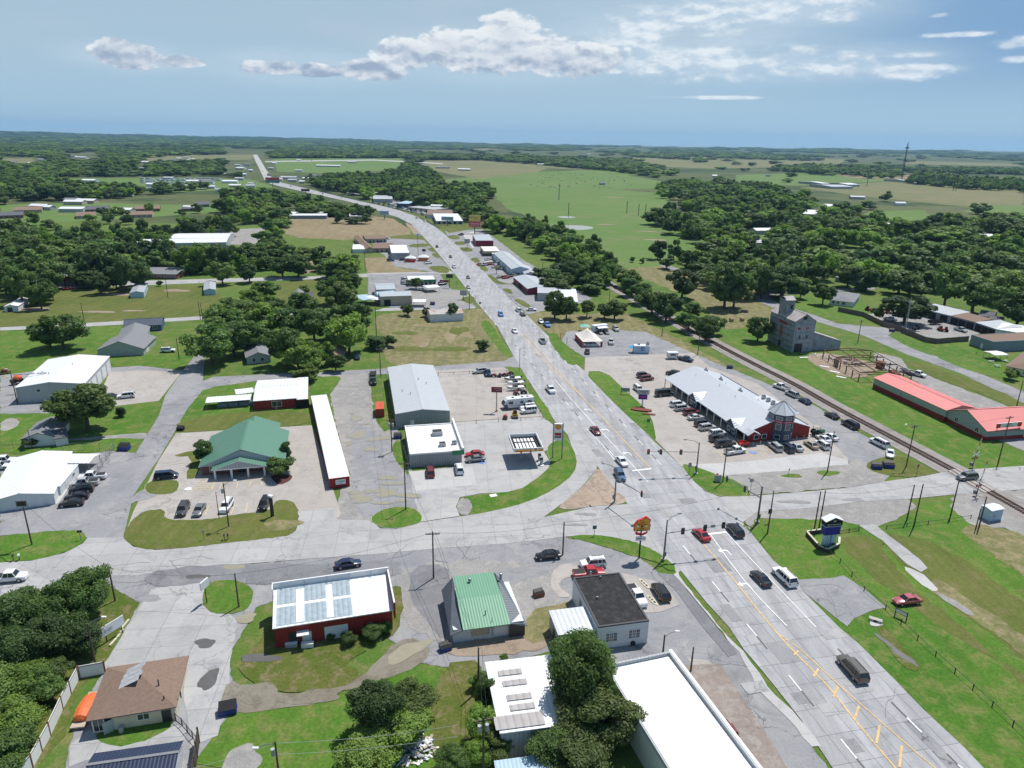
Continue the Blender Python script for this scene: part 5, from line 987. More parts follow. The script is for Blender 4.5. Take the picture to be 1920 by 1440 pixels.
b.box(.3,L*.62,-.05,0,z+.22,z+.58,org).box(L*.84,L-.05,-.05,0,z+.22,z+.58,org);b.build('yellow_band',P);b=MB();b.box(.3,L*.62,-.05,0,z+.02,z+.21,K['signal_red']).box(L*.84,L-.05,-.05,0,z+.02,z+.21,K['signal_red']);b.build('red_band',P)
MB().box(t,L-t,t,Wd-t,z+.05,z+.12,K['dark_interior']).build('ceiling',P);b=MB()
for i in range(6):
 for y0,y1 in((.9,Wd*.56),(Wd*.64,Wd-1.3)):x0=1.0+i*(L-2)/6;b.box(x0,x0+(L-2)/6-.28,y0,y1,z+.13,z+.18,K['white_membrane'])
b.build('deck_panel',P)
for xx in(L*.35,L*.68):MB().box(xx-.18,xx+.18,Wd*.45,Wd*.45+.36,-.1,z+.1,K['unit_grey']).build('column',P)
def pecten(P,r,loc,rot=(R(90),0,0),nm='shell_emblem'):
 pts=[];n=14
 for i in range(n+1):a=R(-20)+R(220)*i/n;k=r*(1+.05*abs(sin((i)*pi/2)));pts.append((k*cos(a),k*sin(a)*.95))
 pts+=[(-r*.36,-r*.78),(r*.36,-r*.78)]
 def fl(s,z,m):b=MB();b.prism(ccw([(px*s,py*s)for px,py in pts]),0,z,m);return b
 o=fl(1.16,.03,K['signal_red']).build(nm,P,loc);o.rotation_euler=rot;q=fl(1.,.06,org).build('scallop',o)
 for i in range(-3,4):a=R(90+i*24);MB().bar((0,-r*.6,.065),(cos(a)*r*.9,sin(a)*r*.85,.065),r*.045,K['signal_red'],.01).build('rib',q)if abs(i)<4 else None
 return o
o=MB().box(L*.64,L*.82,-.12,-.02,z-.05,z+h-.0,K['white_trim']).build('emblem_board',P);pecten(P,.36,(L*.73,-.13,z+.45))
x,y=G(1013,868);b=MB();b.box(-.5,.5,-2.2,2.2,0,.15,K['white_trim']);tag(b.build('pump_island',None,(x,y,.1),rz),'concrete fuel pump island in the shade of the fuel canopy','island')
for i,s in enumerate((-1.1,1.2)):
 P2=empty('fuel_pump',['fuel pump nearest the road under the fuel canopy','fuel pump farther under the fuel canopy'][i],'fuel pump',x-s*sin(rz),y+s*cos(rz),rz,.25);MB().box(-.35,.35,-.28,.28,0,1.9,K['unit_grey']).build('cabinet',P2);MB().box(-.3,.3,-.31,-.28,1.2,1.7,K['black_metal']).build('display',P2);MB().pipe([(.36,0,1.5),(.6,0,.9),(.4,0,.5)],.03,K['black_metal'],5).build('hose',P2)
x,y,rz,L,Wd=frame((1396,812),(1523,800),(1317,686),3.2);a=G(1396,812,3.2);c=G(1255,707.5,3.2)
Wd=-(c[0]-a[0])*sin(rz)+(c[1]-a[1])*cos(rz);P=empty('restaurant','long restaurant with a pale metal roof, red end walls and a shaded porch','restaurant',x,y,rz);pd=2.6
b=MB();b.prism([(pd,1.2),(L-.3,1.2),(L-.3,Wd-.5),(pd,Wd-.5)],-.2,3.4,K['slate_blue_wall']);b.build('wall',P)
b=MB();zr=6.6;hw=L/2
def rz_(xx):return 3.1+(zr-3.1)*(1-abs(xx-hw)/hw)
b.prism([(1.8,.4),(L-.4,.4),(L-.4,.9),(1.8,.9)],-.2,3,K['red_wall'],z1f=lambda xx,yy:rz_(xx)-.15).face([(1.8,.4,rz_(1.8)-.2),(L-.4,.4,rz_(L-.4)-.2),(hw,.4,zr-.1)],K['red_wall']);b.build('end_wall',P)
b=MB();rm=mat('pale_metal_roof',(.60,.62,.655),.4,ribs=.6,ribdir='y',var=.04,metal=.15)
slab(b,[(0,0,3.1),(hw,0,zr),(hw,Wd,zr),(0,Wd,3.1)],rm,.14,K['white_trim']);slab(b,[(hw,0,zr),(L,0,3.1),(L,Wd,3.1),(hw,Wd,zr)],rm,.14,K['white_trim']);ro=b.build('roof',P)
def dormer(v,w_,nm='gable'):
 yc=v*Wd;b=MB();zt=4.9;slab(b,[(-.5,yc-w_/2,3.0),(-.5,yc,zt),(4.2,yc,zt),(1.2,yc-w_/2,3.0+.45)][::-1],rm,.1,K['white_trim']);slab(b,[(-.5,yc,zt),(-.5,yc+w_/2,3.0),(1.2,yc+w_/2,3.45),(4.2,yc,zt)][::-1],rm,.1,K['white_trim']);g=b.build('gable_roof',ro)
 MB().face([(0,yc+w_/2-.2,.0),(0,yc-w_/2+.2,.0),(0,yc-w_/2+.2,3.0),(0,yc,zt-.15),(0,yc+w_/2-.2,3.0)],K['slate_blue_wall']).build('gable_wall',P)
 for s in(-1,1):
  o=MB().box(-.07,0,yc+s*1.1-.7,yc+s*1.1+.7,.9,2.3,K['white_trim']).build('window',P);MB().box(-.1,-.06,yc+s*1.1-.55,yc+s*1.1+.55,1.05,2.15,K['window_glass']).build('pane',o)
dormer(.585,5.2);dormer(.135,5.2)
b=MB();slab(b,[(.2,-1.4,2.95),(2.0,-1.4,4.0),(2.0,1.4,4.0),(.2,1.4,3.15)],rm,.1);slab(b,[(2.0,-1.4,4.0),(4.0,-1.4,2.95),(4.0,1.0,3.3),(2.0,1.4,4.0)],rm,.1);b.build('entrance_roof',P)
for i in range(13):
 yy=.4+(Wd-.8)*i/12;MB().box(.15,.37,yy-.11,yy+.11,0,3.0,K['white_trim']).build('porch_post',P)
MB().box(0,pd,0,Wd,-.1,.12,K['tan_wall']).build('porch_floor',P)
for i in range(9):
 yy=Wd*(.08+.105*i);o=MB().box(pd-.07,pd,yy-.8,yy+.8,.8,2.3,K['white_trim']).build('window',P);MB().box(pd-.1,pd-.06,yy-.68,yy+.68,.92,2.18,K['window_glass']).build('pane',o)
for xx in(4.0,6.3):o=MB().box(xx-.75,xx+.75,.33,.4,.9,2.2,K['white_trim']).build('window',P);MB().box(xx-.6,xx+.6,.3,.335,1.03,2.07,K['window_glass']).build('pane',o)
for u,v in((.62,.93),(.60,.72),(.62,.5)):
 q=(u*L,v*Wd);b=MB();zz=rz_(q[0]);b.box(q[0]-.5,q[0]+.5,q[1]-.5,q[1]+.5,zz-.3,zz+.5,K['unit_grey']).tube((q[0],q[1],zz+.4),(q[0],q[1],zz+1.1),.3,K['steel']);b.build('exhaust_fan',P)
for u,v in((.35,.85),(.42,.6),(.4,.4),(.55,.62),(.7,.35)):q=(u*L,v*Wd);MB().tube((*q,rz_(q[0])-.2),(*q,rz_(q[0])+.6),.07,K['steel']).build('vent_pipe',P)
b=MB();slab(b,[(L*.72,Wd*.12,4.6),(L*.99,Wd*.12,4.9),(L*.99,Wd*.45,4.9),(L*.72,Wd*.45,4.6)],rm,.15);b.build('rear_flat_roof',P)
for i in range(5):roof_unit(P,L*.86,Wd*(.2+.05*i),4.8,1.0,.9)
c=G(1468,829);P2=P;tl=MB();tr=3.35;tz=7.9
def octo(r,rot=R(22.5)):return[(r*cos(rot+i*pi/4),r*sin(rot+i*pi/4))for i in range(8)]
TW=empty('tower','octagonal blue-grey tower with a pointed metal roof','tower',c[0]-.3,c[1]+2.6,rz);MB().prism(octo(tr),-.1,tz,K['slate_blue_wall']).build('wall',TW)
b=MB();oc=octo(tr+.45)
for i in range(8):j=(i+1)%8;b.face([(*oc[i],tz-.05),(*oc[j],tz-.05),(0,0,tz+2.9)],mat('tower_metal_roof',(.52,.54,.57),.4,var=.05,metal=.2));b.bar((*oc[i],tz),(0,0,tz+2.95),.1,K['steel'])
b.face([(*q,tz-.06)for q in oc][::-1],K['dark_trim']);b.build('roof',TW)
for i in range(8):
 a=i*pi/4;d=tr*cos(pi/8)
 for z0,w_,h_,ty in((1.0,1.3,1.1,'w'),(3.6,1.35,1.5,'W'),(6.4,1.5,.7,'W')):
  if sin(a+rz)>.5:continue
  o=bpy.data.objects.new('tmp',None);b=MB();t=.09
  o=MB().box(-w_/2-t,w_/2+t,-.06,0,z0-t,z0+h_+t,K['white_trim']).build('window',TW,(d*cos(a),d*sin(a),0),a+pi/2);MB().box(-w_/2,w_/2,-.09,-.055,z0,z0+h_,K['grimy_glass' if ty=='W' else 'window_glass']).build('pane',o)
b=MB();o1=octo(tr+.08)
for i in(5,6,4,7):j=(i+1)%8;b.face([(*o1[i],5.45),(*o1[j],5.45),(*o1[j],6.15),(*o1[i],6.15)],mat('banner_crimson',(.38,.03,.07),.6))
b.build('banner',TW)
for a,s in((-90,'Chouteau,'),(-45,'Oklahoma'),(-135,'Dining')):ar=R(a);text(s,.52,K['white_trim'],TW,((tr*cos(pi/8)+.12)*cos(ar),(tr*cos(pi/8)+.12)*sin(ar),5.8),(R(90),0,ar+pi/2),ext=.01)
P,L,Wd,ro=bldg('long sage building with a salmon pink roof and red skirt',(1775,769),(1640,708),(1666,698),3.5,('gable',1.2,'x',.3),'sage_wall','pink_metal_roof',[('f',.4,1.8,.4,.4,'v')],base=('red_wall',1.4),trim='brown_trim',W=10)
bldg('wider front section of the salmon-roofed building with shuttered windows',(1849,806),(1775,769),(1905,762),3.2,('gable',3.0,'y',.6),'sage_wall','pink_metal_roof',[('f',.28,1.3,1.2,1.2,'w'),('f',.78,1.3,1.2,1.2,'w')],base=('red_wall',1.1),trim='brown_trim')
x,y=G(1825,800);
x,y,rz,L,Wd=frame((1868,799),(1915,795),(1910,790),4.3);P=empty('roof_sign','red and white sign board standing on the salmon pink roof','sign',x,y,rz,3.4);MB().box(0,L,-.1,.1,.3,1.6,K['white_trim']).build('board',P);MB().box(0,1.3,-.13,-.1,.32,1.58,K['signal_red']).box(L-1.3,L,-.13,-.1,.32,1.58,K['signal_red']).build('red_panel',P);text('GENUINE',.42,K['signal_red'],P,(L/2,-.13,1.25));text('AUCTION CO',.42,K['dark_trim'],P,(L/2,-.13,.65))
for xx in(.5,L-.5):MB().box(xx-.08,xx+.08,-.05,.05,-.9,.3,K['steel']).build('post',P)
P,L,Wd,ro=bldg('old weathered tin grain elevator with a tall cupola',(1531,602),(1492,603),(1446,583),12.0,('gable',2.7,'y',.2),'weathered_tin','aged_tin',[('f',.45,12.6,1.6,1.3,'D'),('f',.22,8.6,1.3,1.2,'w'),('f',.62,8.6,1.3,1.2,'w'),('f',.3,0,3.2,3.4,'G'),('f',.3,5.2,.5,1.4,'D'),('f',.62,5.2,.3,1.4,'D'),('f',.7,5.2,.3,1.4,'D'),('l',.5,.2,1.6,2.4,'D')],name='grain_elevator',cat='grain elevator',trim='dark_trim')
rdm=mat('faded_red_paint',(.25,.045,.035),.8,var=.3,scale=2)
for o in[c for c in P.children if c.name.startswith('window')]:[c.data.materials.clear()or c.data.materials.append(rdm)for c in o.children]
MB().box(-.06,0,Wd*.28,Wd*.62,9.2,10.4,rdm).build('painted_band',P);MB().box(-.07,0,Wd*.42,Wd*.55,4.4,8.4,mat('rust_streak',(.24,.13,.10),.9,var=.5)).build('rusty_panel',P)
b=MB()
for i in range(5):b.box(-.12,-.0,0,Wd,1.6+i*2.1,1.75+i*2.1,K['dark_timber'])
b.build('wall_band',P)
cx,cy=L*.28,Wd*.62;CU=MB().box(cx-1.9,cx+1.9,cy-2.3,cy+2.3,11.9,18.3,mat('streaked_tin',(.27,.29,.32),.8,var=.5,scale=1.5,ribs=.4,dirt=(.12,.10,.09,.8),dscale=.8)).build('cupola',P)
b=MB();
for s in(-1,1):slab(b,[(cx-2.1,cy+s*2.5,18.2),(cx+2.1,cy+s*2.5,18.2),(cx+2.1,cy,19.5),(cx-2.1,cy,19.5)][::s],K['aged_tin'],.1)
b.build('cupola_roof',CU);MB().box(cx+.3,cx+1.1,cy-2.36,cy-2.3,14.8,16.4,K['dark_interior']).box(cx-1.4,cx-.6,cy-2.36,cy-2.3,13,16.2,K['weathered_tin']).build('shutter',CU)
MB().tube((cx-1.9,cy-.5,18.5),(cx-1.9,cy-.5,25.5),.06,K['steel']).bar((cx-2.9,cy-.5,20.4),(cx-.7,cy-.5,20.8),.12,K['black_metal']).ball((cx-1.5,cy-.5,21.),.5,K['black_metal'],sz=.4).build('aerial',P)
b=MB();x0=L;slab(b,[(x0,1,7.5),(x0+13,1,3.4),(x0+13,6.5,3.4),(x0,6.5,7.5)],K['aged_tin'],.12);ro2=b.build('lean_to_roof',P);MB().prism([(x0,1.2),(x0+12.8,1.2),(x0+12.8,6.3),(x0,6.3)],0,3,K['weathered_tin'],z1f=lambda xx,yy:7.4-(xx-x0)/13*4.1).build('lean_to_wall',P)
x,y,rz,L,Wd=frame((1545,657),(1612,699),(1660,672),3.0)
if Wd<0:x,y,rz,Wd=x+cos(rz)*L,y+sin(rz)*L,rz+pi,-Wd
P=empty('timber_frame','bare brown timber frame of a half-demolished shed','ruined shed',x,y,rz);b=MB();tm=mat('rusty_timber',(.15,.085,.06),.95,var=.5,scale=2)
for i in range(7):
 xx=L*i/6
 for yy in(0,Wd):MB().bar((xx,yy,-.1),(xx,yy,2.6),.28,tm).build('post',P)
 if i%2==0:b.bar((xx,0,3.1),(xx,Wd/2,4.0),.22,tm).bar((xx,Wd/2,4.0),(xx,Wd,3.1),.22,tm).bar((xx,0,3.1),(xx,Wd,3.1),.2,tm)
for yy in(0,Wd*.3,Wd*.5,Wd*.7,Wd):b.bar((0,yy,3.15+.9*(1-abs(yy/Wd-.5)*2)),(L,yy,3.15+.9*(1-abs(yy/Wd-.5)*2)),.2,tm)
b.build('roof_beams',P);MB().box(L*.36,L*.44,-.1,.2,0,2.8,K['brown_shingle']).box(L*.82,L*1.0,Wd*.7,Wd*.8,0,2.6,K['rust']).build('board_panel',P)
def pile(label,px,py,rx,ry,n,mats,ang=0,name='rubble_pile',cat='debris',s=.5,hh=.6,l=1.5,seed=1):
 r=random.Random(seed);x,y=G(px,py);b=MB()
 for i in range(n):
  a=r.uniform(0,6.28);k=r.random()**.5;p=Vector((cos(a)*rx*k,sin(a)*ry*k,.05+hh*(1-k)*r.random()));d=Vector((r.uniform(-1,1),r.uniform(-1,1),r.uniform(-.25,.25))).normalized()*r.uniform(.3,1)*l/2
  b.bar(p-d,p+d,s*r.uniform(.2,.8),K[mats[i%len(mats)]],s*r.uniform(.05,.3))
 return tag(b.build(name,None,(x,y,.12),R(ang)),label,cat)
pile('heap of broken planks and roofing inside the ruined timber frame',1590,678,7,5,90,['rust','white_trim','dark_timber','tan_wall','brick'],-40,l=2.6,seed=3)
pile('white boards scattered on the dirt at the foot of the grain elevator',1535,668,6,2,26,['white_trim','unit_grey','tan_wall'],-30,l=2.4,hh=.2,seed=4)
for i,(px,py,a)in enumerate([(1507,671,10),(1546,688,-35),(1565,698,-40),(1577,708,-42)]):x,y=G(px,py);tag(MB().box(-1.6,1.6,-.5,.5,0,.08,K['white_trim']).build('loose_board',None,(x,y,.15),R(a)),'white board lying on the grass, %s in the line beside the ruined timber frame'%['first','second','third','last'][i],'board')
x,y=G(1650,690);tag(MB().prism(octo(1.5,0),0,2.2,K['rust']).tube((0,0,2.2),(0,0,2.35),1.6,K['rust'],n=8).build('rusty_tank',None,(x,y,0)),'rusty brown tank at the end of the ruined timber frame','tank')
pile('heap of smashed white concrete and timber at the bottom of the lawn',772,1408,3.4,2.4,170,['white_trim','unit_grey','tan_wall','white_wall'],20,l=1.2,hh=1.1,seed=6)
bldg('slate blue flat-roofed warehouse at the right edge',(1817,628),(1863,641),(1985,635),4.2,('flat',.1,'x',0),'blue_grey_wall','brown_shingle',[('f',.55,0,1.,2.2,'d')])
for A,B,C,rm,lb in(((1718,576),(1783,592),(1800,584),'grey_metal_roof','grey-roofed far end of the long open-fronted equipment shed'),((1783,592),(1829,604),(1846,598),'brown_shingle','rusty-brown middle of the long open-fronted equipment shed'),((1829,604),(1868,617),(1886,607),'grey_metal_roof','near grey bay of the long open-fronted equipment shed'),((1868,617),(1918,625),(1935,617),'white_metal_roof','white-roofed end bay of the long shed with garage doors')):
 bldg(lb,A,B,C,3.6,('shed',.8,'x',.2),'blue_grey_wall' if 'end bay' not in lb else 'sky_blue_wall',rm,rep('f',3,.18,.82,0,3.6,3.0,'o' if 'end bay' not in lb else 'g'),name='equipment_shed',cat='shed')
bldg('pale grey house behind the rounded tree',(1553,566),(1600,567),(1612,552),2.5,('hip',1.5,'x',.4),'white_wall','grey_shingle',[('f',.15,1,1,1,'w'),('f',.35,1,1,1,'w'),('f',.6,.8,1.6,1.3,'w')],name='house',cat='house')
bldg('small white house on the lawn left of the wide dark tree',(1604,526),(1648,520),(1622,512),2.6,('gable',1.7,'y',.4),'sky_blue_wall','grey_shingle',[('f',.3,.9,1,1,'w'),('f',.75,0,2.4,2.1,'g')],name='house',cat='house')
bldg('brown-roofed cottage with a porch at the right edge',(1892,683),(1960,700),(1990,672),2.5,('hip',1.7,'x',.5),'white_wall','brown_shingle',[('f',.2,.9,.9,1.2,'w'),('f',.5,.9,.9,1.2,'w')],name='house',cat='house')
canopy('white metal carport left of the brown-roofed cottage',(1866,666),(1890,665),(1885,657),2.4,n=3)
bldg('low shed with a dark grey roof behind the long open shed',(1835,592),(1862,595),(1870,585),2.4,('gable',1.2,'x',.3),'weathered_wood','dark_shingle',[],name='shed',cat='shed');bldg('small dark-roofed outbuilding behind the long open shed',(1856,598),(1882,602),(1880,594),2.2,('gable',.8,'x',.3),'weathered_wood','dark_shingle',[],name='shed',cat='shed')
bldg('two-storey white house at the right edge under the trees',(1868,492),(1886,493),(1888,484),4.6,('gable',2,'y',.4),'white_wall','grey_shingle',rep('f',2,.25,.75,1,1,1.2,'w')+rep('f',2,.25,.75,3,1,1.1,'w'),name='house',cat='house');bldg('long low white house right of the two-storey house',(1852,508),(1920,500),(1930,489),2.6,('gable',1.8,'x',.4),'white_wall','grey_shingle',rep('f',4,.15,.85,.8,1,1.1,'w'),name='house',cat='house')
for i,(a,b_,c,w_,r_)in enumerate([((1540,497),(1578,498),(1582,490),'white_wall','brown_shingle'),((1662,512),(1688,514),(1692,506),'white_wall','white_metal_roof'),((1570,477),(1595,479),(1598,472),'tan_wall','white_metal_roof'),((1690,488),(1710,488),(1712,481),'cream_wall','grey_shingle'),((1270,412),(1300,412),(1302,404),'white_wall','brown_shingle'),((1655,425),(1678,426),(1680,419),'white_wall','white_metal_roof'),((1543,388),(1562,389),(1564,383),'white_wall','white_metal_roof'),((1482,400),(1530,402),(1534,394),'tan_wall','white_metal_roof'),((1838,452),(1862,453),(1866,446),'white_wall','white_metal_roof')]):
 bldg('small house showing between the crowns of the right-hand wood',a,b_,c,2.8,('gable',1.4,'x',.4),w_,r_,[],name='house',cat='house',group='houses in the right-hand wood')
P=bldg('white metal barn in the wood beyond the pasture',(1318,365),(1348,366),(1346,356),4.5,('gable',1.6,'x',.3),'sky_blue_wall','white_metal_roof',[('f',.3,0,4,3.5,'g')],name='barn',cat='barn')
for i,(a,b_,c,rm)in enumerate([((1560,350),(1600,350),(1602,346),'grey_metal_roof'),((1590,346),(1612,346),(1612,343),'white_metal_roof'),((1542,344),(1556,344),(1556,340),'white_metal_roof'),((1714,342),(1738,343),(1736,337),'white_metal_roof'),((1700,339),(1712,339),(1712,336),'grey_metal_roof')]):
 bldg('farm building in the yellow fields far off',a,b_,c,4,('gable',1.5,'x',.4),'pale_grey_wall',rm,[],name='farm_building',cat='barn',group='farm buildings far off on the right')
bldg('grey-roofed metal building with two wall vents near the big dark tree',(1040,566),(1083,566),(1079,542),4.2,('gable',.8,'x',.15),'pale_grey_wall','white_metal_roof',rep('f',2,.3,.8,1.3,.9,.9,'v'));bldg('rear bay of the grey-roofed metal building',(1008,552),(1052,550),(1050,536),4.0,('gable',.8,'x',.15),'pale_grey_wall','galvanised_roof',[])
bldg('dark red open-fronted shop with a grey roof',(993,544),(1033,540),(1003,518),3.2,('gable',1.1,'y',.3),'maroon_wall','galvanised_roof',[('l',.5,0,8,2.6,'o')]);bldg('small grey roofed hut beside the dark red shop',(1051,530),(1066,530),(1060,520),2.6,('gable',1.,'y',.3),'weathered_wood','grey_shingle',[],name='hut',cat='hut')
bldg('long pale blue shop with roller doors along the side',(961,506),(992,504),(954,474),4.2,('gable',1.4,'y',.2),'sky_blue_wall','grey_metal_roof',[('f',.35,1.2,2.2,.9,'w')]+rep('l',5,.1,.8,0,3,3,'g'));bldg('small porch house attached to the long pale blue shop',(985,514),(1006,513),(992,499),2.8,('gable',1,'y',.3),'white_wall','grey_metal_roof',[('f',.6,0,1,2,'D')])
bldg('low blue-grey shop with a white roof behind the long pale blue shop',(932,482),(962,482),(950,474),3.2,('shed',.2,'x',.1),'blue_grey_wall','white_metal_roof',[])
bldg('mustard-banded flat-roofed drive-in beside the maroon shop',(908,472),(938,471),(930,462),3.4,('flat',.1,'x',0),'mustard_wall','white_membrane',[],base=('dark_trim',2.0));bldg('maroon shop with a curved grey roof',(893,452),(925,451),(917,441),4.4,('shed',.6,'x',.1),'maroon_wall','galvanised_roof',[])
for i,(a,b_,c,z,w_,r_,rf,lb)in enumerate([((818,414),(868,414),(858,402),3.2,'pale_grey_wall','white_metal_roof','shed','U-shaped storage units with dark blue doors'),((800,402),(848,403),(848,395),3.4,'white_wall','brown_shingle','shed','storage row with a reddish roof'),((765,388),(815,393),(820,384),3.6,'tan_wall','grey_metal_roof','shed','long tan strip of shops beside the far highway'),((744,381),(765,382),(797,376),4.5,'slate_blue_wall','sky_blue_wall','gable','dark blue workshop with a pale blue roof beside the far highway'),((808,386),(830,386),(828,377),5.0,'pale_grey_wall','white_metal_roof','gable','tall pale shed behind the tan strip of shops'),((700,371),(736,373),(734,366),4.5,'pale_grey_wall','grey_metal_roof','gable','grey-white workshop near the blue trucks'),((693,364),(712,364),(712,359),3.5,'pale_grey_wall','galvanised_roof','gable','small shed behind the grey-white workshop')]):
 bldg(lb,a,b_,c,z,(rf,.8,'x',.2),w_,r_,rep('f',5,.1,.9,0,2.6,2.4,'G')if i in(0,2)else[],name='storage_units' if i<2 else 'building',cat='building')
bldg('brown-roofed motel, long side wing',(686,466),(700,466),(676,444),3.0,('gable',1.2,'y',.4),'tan_wall','brown_shingle',[]);bldg('front arm of the brown-roofed motel',(700,468),(736,465),(735,456),3.0,('gable',1.2,'x',.4),'tan_wall','brown_shingle',rep('f',4,.2,.9,0,1,2,'D'));bldg('rear arm of the brown-roofed motel',(686,448),(725,447),(724,441),3.0,('gable',1.2,'x',.4),'tan_wall','brown_shingle',rep('f',5,.2,.9,0,1,2,'D'))
P,L,Wd,ro=bldg('plain grey block shop with dark lettering and a white roof',(734,476),(768,474),(762,459),4.2,('flat',.1,'x',0),'pale_grey_wall','white_membrane',[]);text('RESTAURANT',1.2,K['dark_trim'],P,(L*.6,-.05,2.7))
P=bldg('pale mobile home left of the motel',(661,466),(690,467),(690,458),2.6,('gable',.5,'x',.1),'white_wall','white_metal_roof',[],name='mobile_home',cat='mobile home')
P,L,Wd,ro=bldg('low shop with a green fascia and a light roof',(765,526),(817,525),(816,516),3.2,('flat',.15,'x',0),'unit_grey','white_metal_roof',rep('f',4,.5,.95,0,1.2,2.2,'D'));MB().box(L*.36,L+.3,-.5,-.3,2.4,3.6,K['green_fascia']).build('fascia',P)
bldg('grey shed with a galvanised roof at the rear of the gravel yard',(706,544),(741,542),(737,531),4.2,('gable',.8,'x',.2),'grey_wall','galvanised_roof',[]);P,L,Wd,ro=bldg('long beige shop front with a grey roof in the gravel yard',(713,556),(772,554),(771,548),4.6,('shed',.5,'x',.2),'tan_wall','galvanised_roof',[('f',.22,0,3,3,'o')]);bldg('sky blue gable bay between the two yard sheds',(708,553),(742,550),(740,546),4.2,('gable',1.,'x',.1),'sky_blue_wall','sky_blue_wall',[],name='bay')
canopy('low pale blue carport at the left of the yard',(663,555),(682,563),(690,553),3.0,'sky_blue_wall',n=2);canopy('white carport left of the long beige shop',(683,562),(712,562),(708,554),3.0,n=2);canopy('white awning carport right of the long beige shop',(774,566),(798,566),(797,561),2.6,n=2);canopy('white canopy over the pickup by the sign frame',(801,540),(825,538),(822,533),2.6,n=2)
bldg('derelict shed with a rusted red and white roof in the hay field',(807,590),(869,587),(867,577),3.4,('gable',1.0,'x',.15),'white_wall','rusty_roof',[],name='shed',cat='shed')
bldg('long white warehouse roof, front bay',(240,457),(424,454),(426,446),5,('gable',1.2,'x',.2),'pale_grey_wall','white_metal_roof',[],name='warehouse',cat='warehouse');bldg('long white warehouse roof, middle bay',(318,447),(427,446),(428,437),5,('gable',1.2,'x',.2),'pale_grey_wall','white_metal_roof',[],name='warehouse',cat='warehouse');bldg('white warehouse rear bay with a window band',(332,431),(428,430),(429,424),5,('gable',1.,'x',.2),'pale_grey_wall','white_metal_roof',rep('f',9,.1,.95,1.5,3.5,2,'W'),name='warehouse',cat='warehouse');bldg('small grey shed behind the white warehouse',(403,422),(431,422),(431,418),3.5,('gable',.5,'x',.2),'grey_wall','galvanised_roof',[],name='shed',cat='shed')
for i,(a,b_,c,w_,r_)in enumerate([((27,394),(78,393),(80,387),'tan_wall','brown_shingle'),((0,404),(42,403),(46,397),'brick','dark_shingle'),((162,392),(203,392),(205,386),'brick','dark_shingle'),((143,404),(178,404),(180,397),'tan_wall','brown_shingle'),((254,391),(299,391),(301,385),'brick','brown_shingle'),((245,402),(285,402),(288,396),'tan_wall','brown_shingle'),((340,391),(376,391),(378,384),'brick','dark_shingle'),((364,383),(392,383),(392,378),'navy_wall','dark_shingle'),((470,385),(486,385),(486,379),'blue_grey_wall','dark_shingle')]):
 bldg(['tan ranch house farthest left in the row of lawns','brick house with a pool at the left edge','dark-roofed brick house left of the pair with a blue car','tan house in front of the dark-roofed brick house','brown-roofed ranch house in the middle of the row of lawns','low house before the middle ranch house','dark-roofed house at the right end of the row of lawns','blue house behind the right end of the row of lawns','blue-grey house beside the lane above the brown field'][i],a,b_,c,2.8,('gable',1.8,'x',.5),w_,r_,rep('f',4,.15,.85,.7,1.4,1.3,'w'),name='ranch_house',cat='house')
bldg('brick care home with a wide gabled porch',(98,526),(144,524),(146,506),3.0,('gable',2.6,'y',.6),'brick','grey_shingle',rep('f',2,.3,.7,0,3,2.3,'W'),name='care_home');bldg('long brick bungalow wing right of the shade trees',(196,512),(330,514),(332,501),2.8,('gable',1.6,'x',.5),'brick','grey_shingle',rep('f',12,.45,.97,.8,.9,1.2,'w'),name='bungalow')
bldg('grey-blue mobile home alone in the rough field',(243,550),(269,548),(277,531),2.6,('gable',.7,'y',.2),'sky_blue_wall','galvanised_roof',[('r',.3,.9,1,.9,'w')],name='mobile_home',cat='mobile home');bldg('white mobile home at the edge of the grove',(382,545),(404,543),(404,528),2.6,('gable',.7,'y',.2),'sky_blue_wall','galvanised_roof',[],name='mobile_home',cat='mobile home')
for i,(a,b_,c)in enumerate([((12,572),(33,574),(46,565)),((30,564),(50,562),(60,552)),((50,553),(64,553),(73,544))]):bldg(['white shed nearest the field, front of the row of three','white shed in the middle of the row of three','white shed at the back of the row of three'][i],a,b_,c,2.4,('gable',.8,'y',.2),'white_wall','white_metal_roof',[('f',.4,0,2,2,'G')],name='shed',cat='shed')
bldg('derelict white house with a collapsed porch',(542,561),(570,559),(574,549),2.8,('gable',2.2,'y',.4),'white_wall','grey_shingle',[('f',.5,0,5,2,'o')],name='house',cat='house');bldg('dark-roofed rear wing of the derelict white house',(572,559),(588,557),(586,550),2.6,('gable',1.4,'x',.3),'white_wall','dark_shingle',[],name='house',cat='house')
bldg('pale grey-green cottage with two shuttered windows under the grove',(462,669),(507,666),(500,645),2.6,('gable',1.5,'y',.4),'sage_wall','grey_shingle',rep('f',2,.3,.65,.8,.9,1.2,'w'),name='house',cat='house');bldg('brown cottage with a porch at the right side of the grove',(614,668),(640,670),(648,652),2.5,('gable',1.4,'y',.4),'weathered_wood','brown_shingle',[('r',.5,.0,1,2,'d')],name='house',cat='house')
for i,(a,b_,c)in enumerate([((525,404),(612,404),(612,400)),((534,400),(605,400),(605,397)),((570,392),(636,392),(636,386)),((640,390),(660,390),(660,385)),((655,405),(684,405),(684,399))]):bldg('long low storage building beyond the brown field',a,b_,c,3.2,('gable',.6,'x',.2),'blue_grey_wall' if i==0 else 'pale_grey_wall','white_metal_roof',[],name='storage_building',cat='building',group='storage buildings beyond the brown field')
r=random.Random(12)
